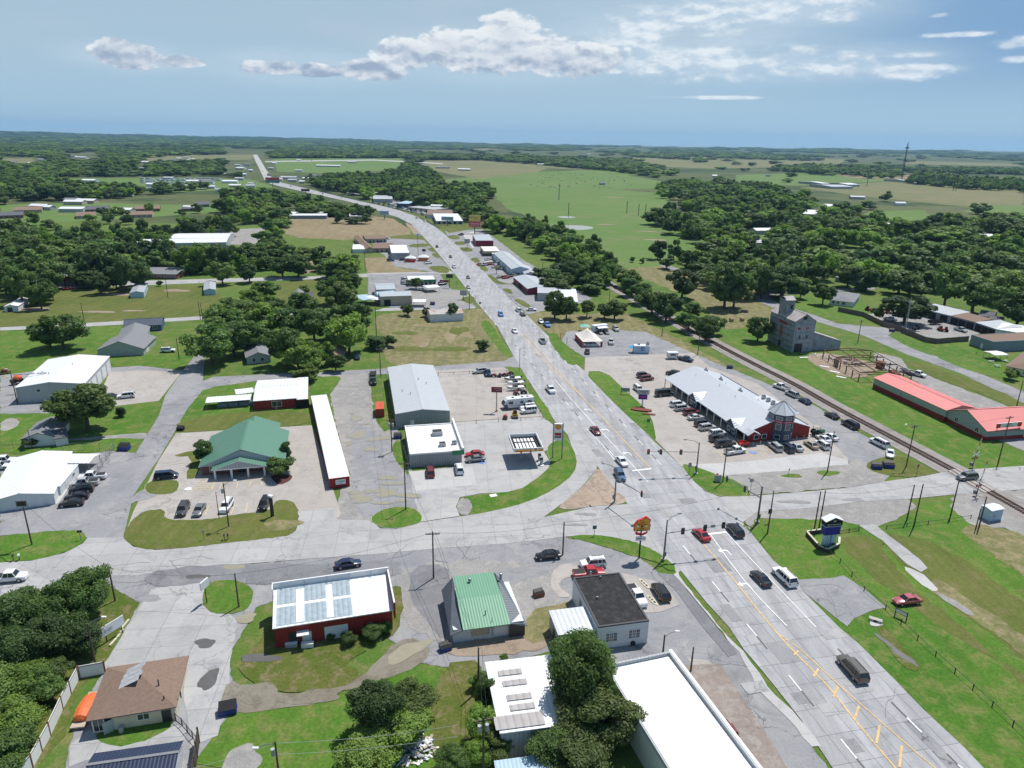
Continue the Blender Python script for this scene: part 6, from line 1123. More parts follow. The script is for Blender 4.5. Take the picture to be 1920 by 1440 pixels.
FB=[(430,344,26),(448,338,16),(440,352,20),(452,356,16),(455,330,12),(425,330,14),(300,352,14),(315,356,10),(330,350,12),(345,352,14),(360,356,10),(380,350,12),(395,354,14),(185,354,28),(135,358,14),(128,294,22),(150,297,18),(168,300,12),(270,306,22),(320,302,10),(335,299,10),(350,297,9),(60,308,16),(85,306,12),(35,336,12),(540,336,30),(580,338,26),(586,332,14),(615,313,44),(660,306,16),(560,302,8),(830,316,26),(870,320,22),(1390,290,6),(1500,290,10),(1660,296,10),(1790,291,12),(1850,291,8),(1900,299,12),(1240,285,8),(1015,310,14),(1200,316,8),(1105,290,6),(1130,347,10),(220,330,10),(410,360,12),(235,309,14),(510,341,14),(524,339,10),(548,341,16),(566,344,10),(598,348,14),(470,322,8),(508,318,10),(514,308,8),(463,311,10),(450,318,12),(470,348,12),(462,360,20),(505,330,8),(620,353,12),(200,372,10),(100,364,12),(280,344,12),(60,334,10),(400,320,10),(370,316,10),(250,300,10),(120,345,10),(560,322,14),(1340,332,8),(1440,331,8)]
for i in range(70):
 q=(r.uniform(10,470),r.uniform(300,404))if i<52 else(r.uniform(1230,1900),r.uniform(372,470));g_=G(*q)
 if i<52 and not any(inside(*g_,c)for c in CLEARP)and i%3:continue
 FB.append((*q,r.uniform(.9,1.6)*14/mpp(*q)))
for i,(px,py,wd)in enumerate(FB):
 d=mpp(px,py);x,y=G(px,py);L=wd*d;bldg('pale-roofed building in the distant outskirts',None,None,None,3.5,('gable',1.5,'x',.4),['white_wall','pale_grey_wall','tan_wall'][i%3],['white_metal_roof','grey_metal_roof','white_metal_roof','grey_shingle'][i%4],[],name='distant_building',cat='building',group='distant buildings',fr=(x-L/2,y,R(r.uniform(-12,12)),L,min(18,L*.6)))
PC={'white':(.78,.78,.78),'silver':(.46,.47,.48),'grey':(.16,.165,.175),'dark grey':(.055,.058,.062),'black':(.012,.012,.014),'navy blue':(.012,.025,.075),'blue':(.02,.09,.36),'steel blue':(.07,.13,.22),'red':(.42,.018,.022),'dark red':(.15,.012,.016),'olive brown':(.105,.098,.08),'rose red':(.42,.09,.11),'tan':(.42,.36,.27),'orange':(.80,.14,.03),'yellow':(.75,.42,.02),'green':(.02,.12,.03)}
def paint(c):return mat('paint_'+c.replace(' ','_'),PC[c],.32,var=.04,spec=.5,coat=.6)
GL=mat('car_glass',(.018,.022,.026),.06,spec=.9,var=.1);TY=mat('tyre_rubber',(.018,.018,.018),.8);RM=mat('alloy_rim',(.42,.43,.44),.35,metal=.7);HLm=mat('lamp_lens',(.65,.66,.68),.1,var=.02);TLm=mat('tail_lens',(.35,.01,.01),.2);BLK=mat('black_plastic',(.02,.02,.02),.6)
VK={'sedan':(4.8,1.85,1.45,.92,[(0,.62),(.04,.74),(.30,.90)],.29,.44,.70,.88),'suv':(4.9,1.95,1.78,1.06,[(0,.7),(.03,.92),(.26,1.06)],.25,.37,.92,.985),'big_suv':(5.6,2.05,1.92,1.16,[(0,.8),(.03,1.02),(.25,1.14)],.24,.34,.93,.985),'minivan':(5.1,1.98,1.75,1.0,[(0,.62),(.05,.82),(.2,1.0)],.15,.33,.93,.98),'van':(5.7,2.05,2.2,1.25,[(0,.8),(.05,1.0),(.16,1.25)],.14,.25,.97,.99),'pickup':(5.8,2.02,1.88,1.12,[(0,.8),(.03,1.0),(.25,1.12)],.24,.33,.57,.62),'jeep':(4.7,2.05,2.0,1.2,[(0,.9),(.02,1.12),(.26,1.18)],.26,.31,.97,.99)}
def hull(b,sec,m):
 k=len(b.v);n=len(sec[0])
 for s in sec:b.v+=s
 q=b.mi(m)
 for i in range(len(sec)-1):
  for j in range(n-1):a=k+i*n+j;b.f.append((a,a+1,a+n+1,a+n));b.m.append(q)
 b.f+=[tuple(k+j for j in reversed(range(n))),tuple(k+(len(sec)-1)*n+j for j in range(n))];b.m+=[q,q]
def veh_parts(kind,pm):
 L,Wd,Hh,bz,hood,wf,rf,rr,rb=VK[kind];hw=Wd/2;X=lambda f:L/2-L*f;out={}
 bed=kind=='pickup';b=MB()
 zl=list(hood)+[(wf+.01,bz)]+([(rb,bz),(.985,bz-.02),(1,bz-.2)]if kind!='sedan' else[(rb,bz+.02),(.97,bz),(1,bz-.16)])
 sec=[]
 for i,(f,z)in enumerate(zl):
  e=.80 if i==0 else(.93 if i==1 else 1.);e=.92 if i==len(zl)-1 else e;w=hw*e;x=X(f)
  sec.append([(x,-w*.86,.28),(x,-w*.98,.42),(x,-w,z*.62),(x,-w*.985,z-.07),(x,-w*.87,z),(x,0,z+.02),(x,w*.87,z),(x,w*.985,z-.07),(x,w,z*.62),(x,w*.98,.42),(x,w*.86,.28),(x,0,.24)])
 k=len(b.v);n=12;q=b.mi(pm)
 for s in sec:b.v+=s
 for i in range(len(sec)-1):
  for j in range(n):a=k+i*n+j;c=k+i*n+(j+1)%n;b.f.append((a,a+n,c+n,c));b.m.append(q)
 b.f+=[tuple(k+j for j in range(n)),tuple(k+(len(sec)-1)*n+j for j in reversed(range(n)))];b.m+=[q,q];out['body']=b
 g=MB();q=g.mi(GL);w0=hw*.86;w1=hw*.68;zt=Hh-.05
 P8=[(X(wf),-w0,bz-.02),(X(wf),w0,bz-.02),(X(rb),w0,bz-.02),(X(rb),-w0,bz-.02),(X(rf),-w1,zt),(X(rf),w1,zt),(X(rr),w1,zt),(X(rr),-w1,zt)]
 g.v=[tuple(p)for p in P8];g.f=[(0,1,5,4),(1,2,6,5),(2,3,7,6),(3,0,4,7),(4,5,6,7)];g.f=[f[::-1]for f in g.f];g.m=[q]*5;out['windows']=g
 r=MB();q=r.mi(pm)
 slab(r,[(X(rf)+.08,-w1-.04,zt-.01),(X(rf)+.02,w1+.04,zt-.01),(X(rr)-.03,w1+.04,zt-.01),(X(rr)-.03,-w1-.04,zt-.01)][::-1]if 0 else[(X(rr)-.03,-w1-.04,zt+.05),(X(rf)+.08,-w1-.04,zt+.03),(X(rf)+.08,w1+.04,zt+.03),(X(rr)-.03,w1+.04,zt+.05)],pm,.09)
 for s in(-1,1):
  r.bar((X(wf)-.02,s*w0,bz),(X(rf),s*w1,zt),.09,pm);r.bar((X(rb)+.03,s*w0,bz),(X(rr),s*w1,zt),.13 if kind!='sedan' else .1,pm)
  m=(rf+rr)/2;r.bar((X(m),s*(w0+.01),bz),(X(m),s*(w1+.01),zt),.08,pm)
  if kind in('suv','big_suv','minivan','van','jeep'):m=rf+(rr-rf)*.78;r.bar((X(m),s*(w0+.01),bz),(X(m),s*(w1+.01),zt),.12,pm)
  if kind in('big_suv','suv'):r.bar((X(rf+.08),s*w1*.85,zt+.09),(X(rr-.04),s*w1*.85,zt+.09),.05,BLK)
 if kind=='van':
  for s in(-1,1):r.face([(X(.36),s*(w0+.015),bz),(X(.97),s*(w0+.015),bz),(X(.96),s*(w1+.02),zt-.1),(X(.38),s*(w1+.02),zt-.1)][::s],pm)
 out['roof']=r
 if bed:d=MB();d.box(X(.975),X(.645),-hw*.78,hw*.78,bz-.0,bz+.035,mat('bed_liner',(.035,.035,.037),.8));out['bed']=d
 wr=.36 if kind in('sedan',)else .40
 out['wheels']=[(X(.17),s*(hw-.12),wr)for s in(-1,1)]+[(X(.80),s*(hw-.12),wr)for s in(-1,1)]
 out['hl']=[(L/2-.10,s*hw*.62,hood[1][1]-.13)for s in(-1,1)];out['tl']=[(-L/2+.03,s*hw*.76,bz-.22)for s in(-1,1)];out['wn']=(L,hw,bz);return out
VC={};VN=0;VLOG=[]
def unlinked(o):me=o.data;bpy.data.objects.remove(o);return me
def car(kind,col,rear,front,where,group=None,label=None,z=.16):
 a=G(*rear);b=G(*front);x,y=(a[0]+b[0])/2,(a[1]+b[1])/2;rz=atan2(b[1]-a[1],b[0]-a[0]);nm={'pickup':'pickup_truck','big_suv':'suv','jeep':'off_roader','sedan':'sedan','suv':'suv','van':'van','minivan':'minivan'}[kind]
 lab=label or '%s %s %s'%(col,{'suv':'SUV','off_roader':'boxy off-roader','pickup_truck':'pickup truck'}.get(nm,nm),where);far=hypot(x,y)>250;key=(kind,col,far);VLOG.append(lab)
 if far:
  if key not in VC:
   p=veh_parts(kind,paint(col));m=MB()
   for k in('body','windows','roof','bed'):
    if k in p:q=p[k];k0=len(m.v);m.v+=q.v;m.f+=[tuple(i+k0 for i in f)for f in q.f];m.m+=[m.mi(q.mats[i])for i in q.m]
   for wx,wy,wr in p['wheels']:m.tube((wx,wy-.12,wr),(wx,wy+.12,wr),wr,TY,n=10)
   VC[key]=unlinked(m.build('vehicle'))
  return tag(link(nm,VC[key],None,(x,y,z),rz),lab,'car' if nm in('sedan','suv','off_roader')else nm.replace('_',' ').replace('pickup truck','pickup'),group)
 if key not in VC:
  p=veh_parts(kind,paint(col));c={k:unlinked(p[k].build(k,smooth=(k=='body')))for k in('body','windows','roof','bed')if k in p}
  me=c['body'];me.set_sharp_from_angle(angle=R(38));c['p']=p;VC[key]=c
 if 'w' not in VC:
  VC['w']=unlinked(MB().tube((0,-.12,0),(0,.12,0),1,TY,n=18).build('tyre'));VC['r']=unlinked(MB().tube((0,-.13,0),(0,.13,0),.62,RM,n=14).build('rim'));VC['h']=unlinked(MB().ball((0,0,0),.16,HLm,8,5,.6).build('headlight'));VC['t']=unlinked(MB().box(-.05,.04,-.12,.12,-.16,.16,TLm).build('tail_light'))
 c=VC[key];p=c['p'];P=empty(nm,lab,'car' if nm in('sedan','suv','off_roader')else nm.replace('_',' ').replace('pickup truck','pickup'),x,y,rz,z,group)
 for k in('body','windows','roof','bed'):
  if k in c:link(k,c[k],P)
 for wx,wy,wr in p['wheels']:o=link('wheel',VC['w'],P,(wx,wy,wr));o.scale=(wr,1,wr);link('rim',VC['r'],o)
 for q in p['hl']:link('headlight',VC['h'],P,q)
 for q in p['tl']:link('tail_light',VC['t'],P,q)
 return P
CARS='''big_suv|olive brown|1612,1279|1582,1245|driving alone along the right side of the highway at the bottom
big_suv|white|1484,1102|1456,1075|with a sunroof, right lane, just below the intersection
sedan|black|1439,1104|1412,1077|beside the white one with a sunroof
sedan|red|1325,1018|1303,997|waiting at the signal in the turn lane
suv|black|1388,1012|1367,989|waiting at the signal nearest the school sign
sedan|dark red|1111,806|1122,818|with a black roof coming down the turn lane above the fuel station
sedan|white|1159,863|1172,877|approaching the stop line in the far lanes
suv|steel blue|1156,886|1168,907|at the tip of the paved traffic island
pickup|white|1026,727|1038,742|coming down the highway past the tan yard
pickup|silver|1022,649|1012,637|heading away beside the tent lawn
sedan|white|961,619|969,628|coming past the hay field
suv|blue|936,588|942,597|coming past the rusty-roofed shed
suv|white|976,588|968,580|heading away, beside the dark sedan near the grey buildings
sedan|dark grey|984,595|976,589|heading away, just behind the white one near the grey buildings
sedan|white|991,583|1002,583|parked on the verge under the big dark tree
sedan|silver|876,537|881,544|coming down the far highway, nearer of two
sedan|grey|876,519|880,525|coming down the far highway, farther of two
suv|white|849,500|854,505|coming down the highway opposite the long pale blue shop
sedan|dark grey|843,481|847,485|on the highway opposite the mustard drive-in
sedan|black|818,462|821,466|on the highway beside the green-fringed island
sedan|silver|779,409|784,411|on the far bend of the highway
sedan|white|794,415|799,417|second one on the far bend of the highway
sedan|navy blue|633,1066|673,1060|driving on the side road above the long red building
pickup|white|-10,1092|46,1087|entering the side road at the left edge
sedan|black|1047,1045|1007,1049|parked by the pole left of the white block garage forecourt
suv|white|1131,1061|1092,1064|parked beside the red pickup behind the block garage
pickup|red|1079,1083|1128,1079|half hidden behind the block garage
pickup|white|1182,1108|1204,1140|parked between the block garage and the pump island
suv|black|1248,1131|1229,1103|parked on the tan slab right of the block garage
sedan|rose red|1722,1129|1676,1134|standing alone on the grass beyond the fence
pickup|dark red|1384,1418|1352,1366|at the bottom beside the huge white roof
minivan|navy blue|292,899|333,895|parked left of the bank
suv|dark grey|350,950|337,973|leftmost in the bank's lower row
sedan|grey|380,951|368,972|second from the left in the bank's lower row
suv|white|433,942|417,968|behind the two poles in the bank's lower row
suv|black|503,940|490,962|rightmost in the bank's lower row
pickup|white|198,897|150,901|at the top of the row beside the low white building
pickup|silver|179,909|140,913|second in the row beside the low white building
suv|black|174,921|134,925|third in the row beside the low white building
sedan|black|166,934|124,938|with reddish tail lamps, fourth in the row beside the low white building
sedan|black|160,946|110,951|nearest the camera in the row beside the low white building
pickup|white|-14,871|24,868|upper of two at the left edge
suv|white|-20,882|15,879|lower of two at the left edge
suv|white|253,745|221,748|on the workshop forecourt
sedan|navy blue|214,747|194,748|half hidden by the tree on the workshop forecourt
suv|white|304,661|327,660|in the drive of the pale new house
suv|dark red|808,899|806,881|parked below the fuel station shop
suv|white|863,893|859,876|parked at the corner of the fuel station shop
sedan|red|905,855|875,857|upper of two at the front of the fuel station shop
sedan|grey|906,864|876,867|lower of two at the front of the fuel station shop
suv|silver|911,699|888,701|at the back of the tan yard
pickup|navy blue|913,697|916,709|facing the camera at the back of the tan yard
jeep|white|1005,773|977,776|at the front corner of the tan yard
suv|white|1003,766|975,769|with a black roof next to the boxy off-roader
pickup|black|698,711|701,726|with a cage trailer on the gravel lane
sedan|navy blue|670,669|670,676|in the drive of the brown cottage
suv|white|1257,764|1284,761|first in the row along the restaurant porch
suv|silver|1266,771|1292,768|second in the row along the restaurant porch
suv|dark red|1282,779|1309,776|third in the row along the restaurant porch
sedan|silver|1290,788|1318,785|fourth in the row along the restaurant porch
suv|black|1303,801|1331,797|fifth in the row along the restaurant porch
suv|silver|1311,808|1340,804|sixth in the row along the restaurant porch
suv|white|1330,819|1361,815|seventh in the row along the restaurant porch
suv|black|1332,829|1359,825|with a pale roof rack, eighth in the row along the restaurant porch
big_suv|black|1342,839|1376,835|nearest the signal in the row along the restaurant porch
pickup|white|1362,853|1394,848|old one with a tool rack by the accessible bay
suv|silver|1464,851|1443,835|leftmost in front of the tower
suv|navy blue|1487,853|1465,837|second from the left in front of the tower
sedan|silver|1502,850|1482,835|third from the left in front of the tower
sedan|tan|1532,846|1509,831|left of two at the right end of the restaurant
suv|white|1553,847|1529,831|right of two at the right end of the restaurant
sedan|white|1556,834|1531,820|in the upper pair beside the green tractor, left one
sedan|white|1569,830|1544,816|in the upper pair beside the green tractor, right one
suv|black|1195,709|1218,707|upper of two in the middle of the restaurant lot
suv|dark red|1201,715|1224,712|lower of two in the middle of the restaurant lot
suv|black|1272,706|1251,702|at the north corner of the restaurant
suv|white|1190,728|1204,739|beside the restaurant pylon sign
van|black|1228,744|1261,741|long one at the end of the restaurant porch
pickup|navy blue|1272,674|1298,680|towing at the top of the restaurant lot
pickup|white|1478,735|1451,725|first along the railway behind the restaurant
suv|silver|1495,748|1474,738|second along the railway behind the restaurant
sedan|navy blue|1519,761|1498,750|third along the railway behind the restaurant
sedan|black|1571,789|1547,777|fourth along the railway, right of the restaurant
big_suv|black|1609,809|1578,793|fifth along the railway, right of the restaurant
big_suv|white|1663,843|1633,828|above the blue dumpsters
sedan|white|1668,849|1668,861|small one tucked behind the blue dumpsters
suv|grey|1832,898|1792,901|driving over the level crossing
pickup|silver|1145,638|1146,651|right of the white tent
sedan|black|1101,658|1101,667|below the white tent
suv|silver|1150,616|1159,624|right of the camper behind the tent
sedan|black|1120,622|1128,629|left of two behind the tent
sedan|dark grey|1133,622|1140,629|right of two behind the tent
sedan|white|1010,602|1018,609|above the blue pickup on the roadside lawn
pickup|blue|1021,608|1030,616|with a covered load on the roadside lawn
pickup|silver|1788,618|1813,625|in the equipment yard before the long open shed
pickup|white|1657,599|1680,604|beside the red machines in the equipment yard
pickup|black|1700,594|1730,599|black cab in the scrap end of the equipment yard
pickup|white|1705,701|1734,709|with a flatbed trailer behind the salmon roof
sedan|white|1908,818|1935,824|at the right edge under the salmon roof
pickup|red|80,533|89,532|in front of the care home
sedan|white|133,533|141,532|right of the care home porch
sedan|silver|154,532|162,531|in the shade of the trees by the care home
sedan|grey|179,531|187,530|in the deep shade by the brick bungalow
sedan|white|190,530|199,529|at the end of the shaded row
sedan|white|74,547|84,545|by the three white sheds
sedan|red|124,544|134,543|by the orange machinery on the left
suv|white|755,533|763,534|nearer of two left of the green-fascia shop
suv|white|756,526|763,527|farther of two left of the green-fascia shop
suv|dark grey|825,535|834,534|right of the green-fascia shop
sedan|silver|786,545|796,546|by the single tree in the gravel yard
pickup|white|794,496|811,494|in the lot by the orange canopy
suv|white|728,484|741,484|upper of two by the plain grey block shop
suv|steel blue|726,490|739,490|lower of two by the plain grey block shop
sedan|black|752,489|759,489|right of the two by the plain grey block shop
sedan|red|706,451|714,451|upper of two in the motel court
sedan|dark red|709,455|717,454|lower of two in the motel court
suv|white|722,448|731,449|at the mouth of the motel court'''.split('\n')
for ln in CARS:
 k,c,a,b,wh=ln.split('|');car(k,c,tuple(map(int,a.split(','))),tuple(map(int,b.split(','))),wh)
r=random.Random(3)
for px,py in((900,497),(908,498),(916,497),(923,496),(932,496),(929,502),(936,505),(944,505),(938,521),(948,522),(956,519),(966,518),(979,521),(990,519),(865,441),(915,488)):
 car(r.choice(['sedan','suv','pickup']),r.choice(['white','silver','black','dark grey','red','tan']),(px-4,py+1),(px+4,py),'','cars on the lots along the right of the far highway','car on the lots along the right of the far highway')
for i in range(26):px=702+(i%13)*9+r.uniform(-1,1);py=377+(i%13)*2.2+(i//13)*4;car(r.choice(['suv','pickup']),r.choice(['white','silver','blue','dark grey','white']),(px-2,py),(px+2,py+1),'','vehicles for sale at the far dealer lot','parked vehicle in the rows at the far dealer lot')
for i in range(46):
 px=262+(i%16)*9.6+r.uniform(-2,2);py=337+(i//16)*3.6+r.uniform(-1,1);x,y=G(px,py);d=r.uniform(6,9)
 tag(MB().box(0,d,0,2.6,.5,3.,K['white_wall'],K['white_metal_roof']).box(.5,d-2,-.05,0,1.6,2.3,GL).build('camper',None,(x,y,0),r.uniform(-.4,.4)),'white camper parked in the crowded trailer park among the trees','camper','campers in the far trailer park')
for i in range(14):px=318+i*3.2;py=307-i*.55;x,y=G(px,py);tag(MB().box(0,10,0,5,0,3.,K['white_wall']).face([(0,0,3),(10,0,3),(10,2.5,4.2),(0,2.5,4.2)],K['white_metal_roof']).face([(0,2.5,4.2),(10,2.5,4.2),(10,5,3),(0,5,3)],K['white_metal_roof']).build('mobile_home',None,(x,y,0),.5),'white mobile home in the curving distant row','mobile home','distant row of mobile homes')
for i,(px,py)in enumerate([(483,300),(487,312),(485,306),(497,330),(492,322),(500,336),(520,345),(545,350),(605,364),(640,372)]):car('sedan',['white','black','dark grey'][i%3],(px,py-1),(px+.6,py+.6),'','traffic on the farthest highway','tiny vehicle on the farthest stretch of highway')
def rig(name,label,cat,rear,front,z=.16,group=None):
 a=G(*rear);b=G(*front);return empty(name,label,cat,(a[0]+b[0])/2,(a[1]+b[1])/2,atan2(b[1]-a[1],b[0]-a[0]),z,group)
def wheels(P,L,hw,r=.42,xs=(.38,-.32)):
 for f in xs:
  for s in(-1,1):o=MB().tube((0,-.14,0),(0,.14,0),r,TY,n=14).build('wheel',P,(L*f,s*(hw-.16),r));MB().tube((0,-.15,0),(0,.15,0),r*.55,RM,n=10).build('rim',o)
P=rig('motorhome','white motorhome with a blue nose in the tan yard','motorhome',(997,762),(943,767));L=9.4;b=MB()
b.prism([(-L/2,.45),(L/2-.9,.45),(L/2-.1,1.1),(L/2-.5,2.3),(L/2-1.4,3.1),(-L/2,3.2)],-1.2,1.2,K['white_wall']);o=b.build('body',P);o.rotation_euler=(R(90),0,0)
MB().prism([(L/2-1.6,.4),(L/2-.85,.4),(L/2-.05,1.1),(L/2-.15,1.5),(L/2-1.2,1.6)],-1.22,1.22,paint('navy blue')).build('nose',P).rotation_euler=(R(90),0,0);MB().prism([(L/2-.28,1.6),(L/2-.10,1.62),(L/2-.52,2.35),(L/2-1.15,2.75),(L/2-1.3,2.7)],-1.1,1.1,GL).build('windscreen',P).rotation_euler=(R(90),0,0)
for s in(-1,1):
 for x0,w_ in((2.4,1.3),(-3.3,1.3),(-.9,.8)):MB().box(x0-w_/2,x0+w_/2,s*1.21-.02,s*1.21+.02,1.6,2.4,GL).build('window',P)
 MB().box(-4.2,2.8,s*1.22-.01,s*1.22+.01,1.1,1.2,K['unit_grey']).build('stripe',P)
for x0 in(-3,-1.4,1.5):MB().box(x0-.3,x0+.3,-.3,.3,3.1,3.3,K['dark_trim']).build('roof_vent',P)
wheels(P,L,1.2,.45,(.33,-.28))
def boat(label,rear,front,col,L=5.6):
 P=rig('boat_on_trailer',label,'boat',rear,front);b=MB();sec=[]
 for f,w_,z1 in((0,.92,1.1),(.3,1.,1.1),(.6,.95,1.2),(.85,.55,1.35),(1,.05,1.5)):x=-L/2+L*f;sec.append([(x,-w_,z1),(x,-w_*.8,.7),(x,0,.5+.4*f*f),(x,w_*.8,.7),(x,w_,z1)])
 k=0;q=b.mi(paint(col))
 for s in sec:b.v+=s
 for i in range(4):
  for j in range(4):a=i*5+j;b.f.append((a,a+1,a+6,a+5));b.m.append(q)
  b.f.append((i*5+4,i*5,i*5+5,i*5+9));b.m.append(b.mi(K['white_trim']))
 b.f.append((0,4,3,2,1));b.m.append(q);b.build('hull',P);MB().box(-.6,.9,-.6,.6,1.12,1.7,GL).build('cover',P);MB().bar((-L/2,0,.4),(L/2+1.3,0,.45),.12,K['steel']).build('trailer',P);wheels(P,L,.95,.32,(-.2,));MB().box(-L/2-.45,-L/2,-.25,.25,.6,1.5,BLK).build('outboard_motor',P)
boat('grey boat under a dark cover, uppermost of the boats in the tan yard',(973,714),(949,716),'grey');boat('white and red boat in the middle of the boats in the tan yard',(978,722),(955,724),'white');boat('silver speed boat nearest the motorhome in the tan yard',(980,731),(953,733),'silver')
for i,(px,py)in enumerate([(926,707),(937,707),(947,706),(957,703),(968,741),(982,738),(947,786)]):
 x,y=G(px,py);b=MB();b.box(-.9,.9,-.5,.5,.45,.8,BLK).box(-.3,.4,-.3,.3,.8,1.15,K['rust' if i%2 else 'signal_red']);
 for sx in(-.7,.7):
  for sy in(-.55,.55):b.tube((sx,sy-.1,.32),(sx,sy+.1,.32),.32,TY,n=10)
 b.bar((.5,-.4,1.2),(.5,.4,1.2),.06,BLK);tag(b.build('utility_cart',None,(x,y,.12),i*1.3),['small machine behind the red sign board, left one','small machine behind the red sign board, right one','dark quad bike at the top corner of the tan yard','second dark quad bike at the top corner of the tan yard','small red trailer frame above the motorhome','pale frame machine above the motorhome','small machine left of the skid loader'][i],'quad bike')
P=rig('skid_loader','yellow skid loader at the front edge of the tan yard','loader',(965,777),(966,787));MB().box(-1.2,.9,-.6,.6,.35,1.1,paint('yellow')).build('body',P);MB().box(-.6,.6,-.5,.5,1.1,2.0,BLK).build('cab',P);MB().box(1.3,1.9,-.85,.85,.1,.6,K['dark_trim']).build('bucket',P)
for s in(-1,1):MB().pipe([(-1,s*.7,1.5),(.6,s*.7,1.3),(1.5,s*.7,.5)],.08,paint('yellow')).build('lift_arm',P)
wheels(P,2.2,.85,.4,(.3,-.3))
P=rig('tractor','green tractor with a tan canopy at the end of the restaurant','tractor',(1522,817),(1545,816));MB().box(-.2,1.7,-.4,.4,.8,1.5,paint('green')).build('hood',P);MB().box(-1.4,-.1,-.7,.7,.9,1.2,paint('green')).build('seat_deck',P);MB().box(-1.5,.1,-.75,.75,2.45,2.55,K['tan_wall']).build('canopy',P)
for sx in(-1.3,0):
 for s in(-.65,.65):MB().bar((sx,s,1.1),(sx,s,2.45),.08,BLK).build('canopy_post',P)
for s in(-1,1):MB().tube((-1.,s*.85-.2,.8),(-1.,s*.85+.2,.8),.8,TY,n=16).build('rear_wheel',P);MB().tube((1.3,s*.7-.12,.45),(1.3,s*.7+.12,.45),.45,TY,n=12).build('front_wheel',P)
P=rig('wagon','red wooden wagon by the restaurant corner','wagon',(1388,838),(1400,837));MB().box(-1.2,1.2,-.7,.7,.7,.8,K['signal_red']).box(-1.2,1.2,-.75,-.68,.8,1.3,K['signal_red']).box(-1.2,1.2,.68,.75,.8,1.3,K['signal_red']).build('bed',P);[MB().tube((sx,s*.8-.04,.45),(sx,s*.8+.04,.45),.45,K['rust'],n=12).build('wheel',P)for sx in(-.8,.8)for s in(-1,1)]
P=rig('camper','white travel trailer with an awning behind the tent','camper',(1138,621),(1110,624));MB().box(-3.4,3.4,-1.2,1.2,.6,3.0,K['white_wall'],K['white_metal_roof']).build('body',P);slab(b:=MB(),[(-2.4,1.2,2.6),(2.2,1.2,2.6),(2.2,2.9,2.2),(-2.4,2.9,2.2)],K['white_trim'],.05);b.build('awning',P);[MB().box(x0-.6,x0+.6,1.19,1.23,1.6,2.3,GL).build('window',P)for x0 in(-2.2,0,2.2)];wheels(P,6.5,1.2,.36,(.05,-.08))
P=rig('camper','small white camper trailer behind the navy blue pickup','camper',(1253,673),(1267,673));MB().box(-1.9,1.9,-1.,1.,.5,2.5,K['white_wall'],K['white_metal_roof']).build('body',P);MB().box(-1.,1.,-1.04,-1.,1.4,2.,GL).build('window',P);wheels(P,3.6,1.,.34,(0,))
P=rig('cage_trailer','black cage trailer behind the black pickup on the gravel lane','trailer',(699,698),(700,709));b=MB();b.box(-2.2,2.2,-1,1,.5,.6,BLK)
for i in range(6):b.bar((-2.2+i*.88,-1,.6),(-2.2+i*.88,-1,1.5),.07,BLK).bar((-2.2+i*.88,1,.6),(-2.2+i*.88,1,1.5),.07,BLK)
for s in(-1,1):b.bar((-2.2,s,1.5),(2.2,s,1.5),.08,BLK)
b.build('frame',P);wheels(P,4.4,1,.34,(-.05,))
P=rig('flatbed_trailer','dark flatbed trailer loaded with beams behind the white pickup','trailer',(1690,694),(1712,706));MB().box(-3.2,3.2,-1.1,1.1,.6,.75,BLK).build('deck',P);[MB().bar((-3,y0,.85),(3,y0+.1,.85),.2,K['steel']).build('beam',P)for y0 in(-.7,-.2,.3,.8)];wheels(P,6,1.1,.36,(-.05,-.2))
P=rig('dump_trailer','black open-top trailer in the middle of the equipment yard','trailer',(1739,609),(1766,608));b=MB();b.box(-3,3,-1.1,1.1,.6,.75,BLK).box(-3,3,-1.1,-1,.75,1.9,BLK).box(-3,3,1,1.1,.75,1.9,BLK).box(-3,-2.9,-1,1,.75,1.9,BLK).box(2.9,3,-1,1,.75,1.9,BLK);b.build('box',P);wheels(P,6,1.1,.36,(-.05,-.2))
for i,(px,py,c)in enumerate([(1628,583,'red'),(1638,586,'dark red'),(1652,585,'red'),(1664,588,'red'),(1650,594,'dark red'),(1690,590,'olive brown'),(1702,596,'olive brown'),(1711,591,'dark grey'),(1762,620,'dark red'),(1770,622,'red'),(1716,618,'grey')]):
 x,y=G(px,py);r=random.Random(i);b=MB();b.box(-1.2,1.0,-.5,.5,.6,1.3,paint(c)).box(-1.1,-.2,-.5,.5,1.3,2.2,BLK).tube((1.0,0,1.0),(1.8,.2,1.8),.15,paint(c)).bar((-1.4,.6,.6),(2.2,.9,1.4),.15,paint(c))
 for sx,rr_ in((-.9,.65),(.8,.42)):
  for s in(-1,1):b.tube((sx,s*.75-.15,rr_),(sx,s*.75+.15,rr_),rr_,TY,n=12)
 tag(b.build('farm_machine',None,(x,y,0),r.uniform(0,6)),'old farm machine parked in the equipment yard','farm machine','old machines in the equipment yard')
P=rig('boom_lift','orange tree chipper and boom beside the white-roofed workshop','lift',(26,722),(42,718));MB().box(-1.8,1.4,-.9,.9,.7,1.5,BLK).build('chassis',P);MB().ball((.2,0,1.9),1.25,paint('orange'),12,8,.75).build('hood',P);MB().pipe([(-1.2,0,2),(-3.6,0,3.4),(-5,0,3.6)],.14,K['cream_wall']).build('boom',P);wheels(P,3,.9,.42,(.35,-.4))
P=rig('cement_mixer','rusty red machine at the left edge by the workshop','machine',(2,702),(16,700));MB().ball((0,0,1.1),.9,K['rust'],10,6,.7).build('drum',P);MB().box(-1.8,1.6,-.5,.5,.3,.6,K['rust']).build('chassis',P);wheels(P,3,.7,.35,(.3,-.3))
P=rig('covered_boat','boat under a bright orange tarpaulin beside the brown hip-roof building','boat',(178,1308),(150,1362),.05);b=MB();tm=mat('orange_tarp',(.75,.16,.045),.6,var=.2,scale=1.5)
sec=[]
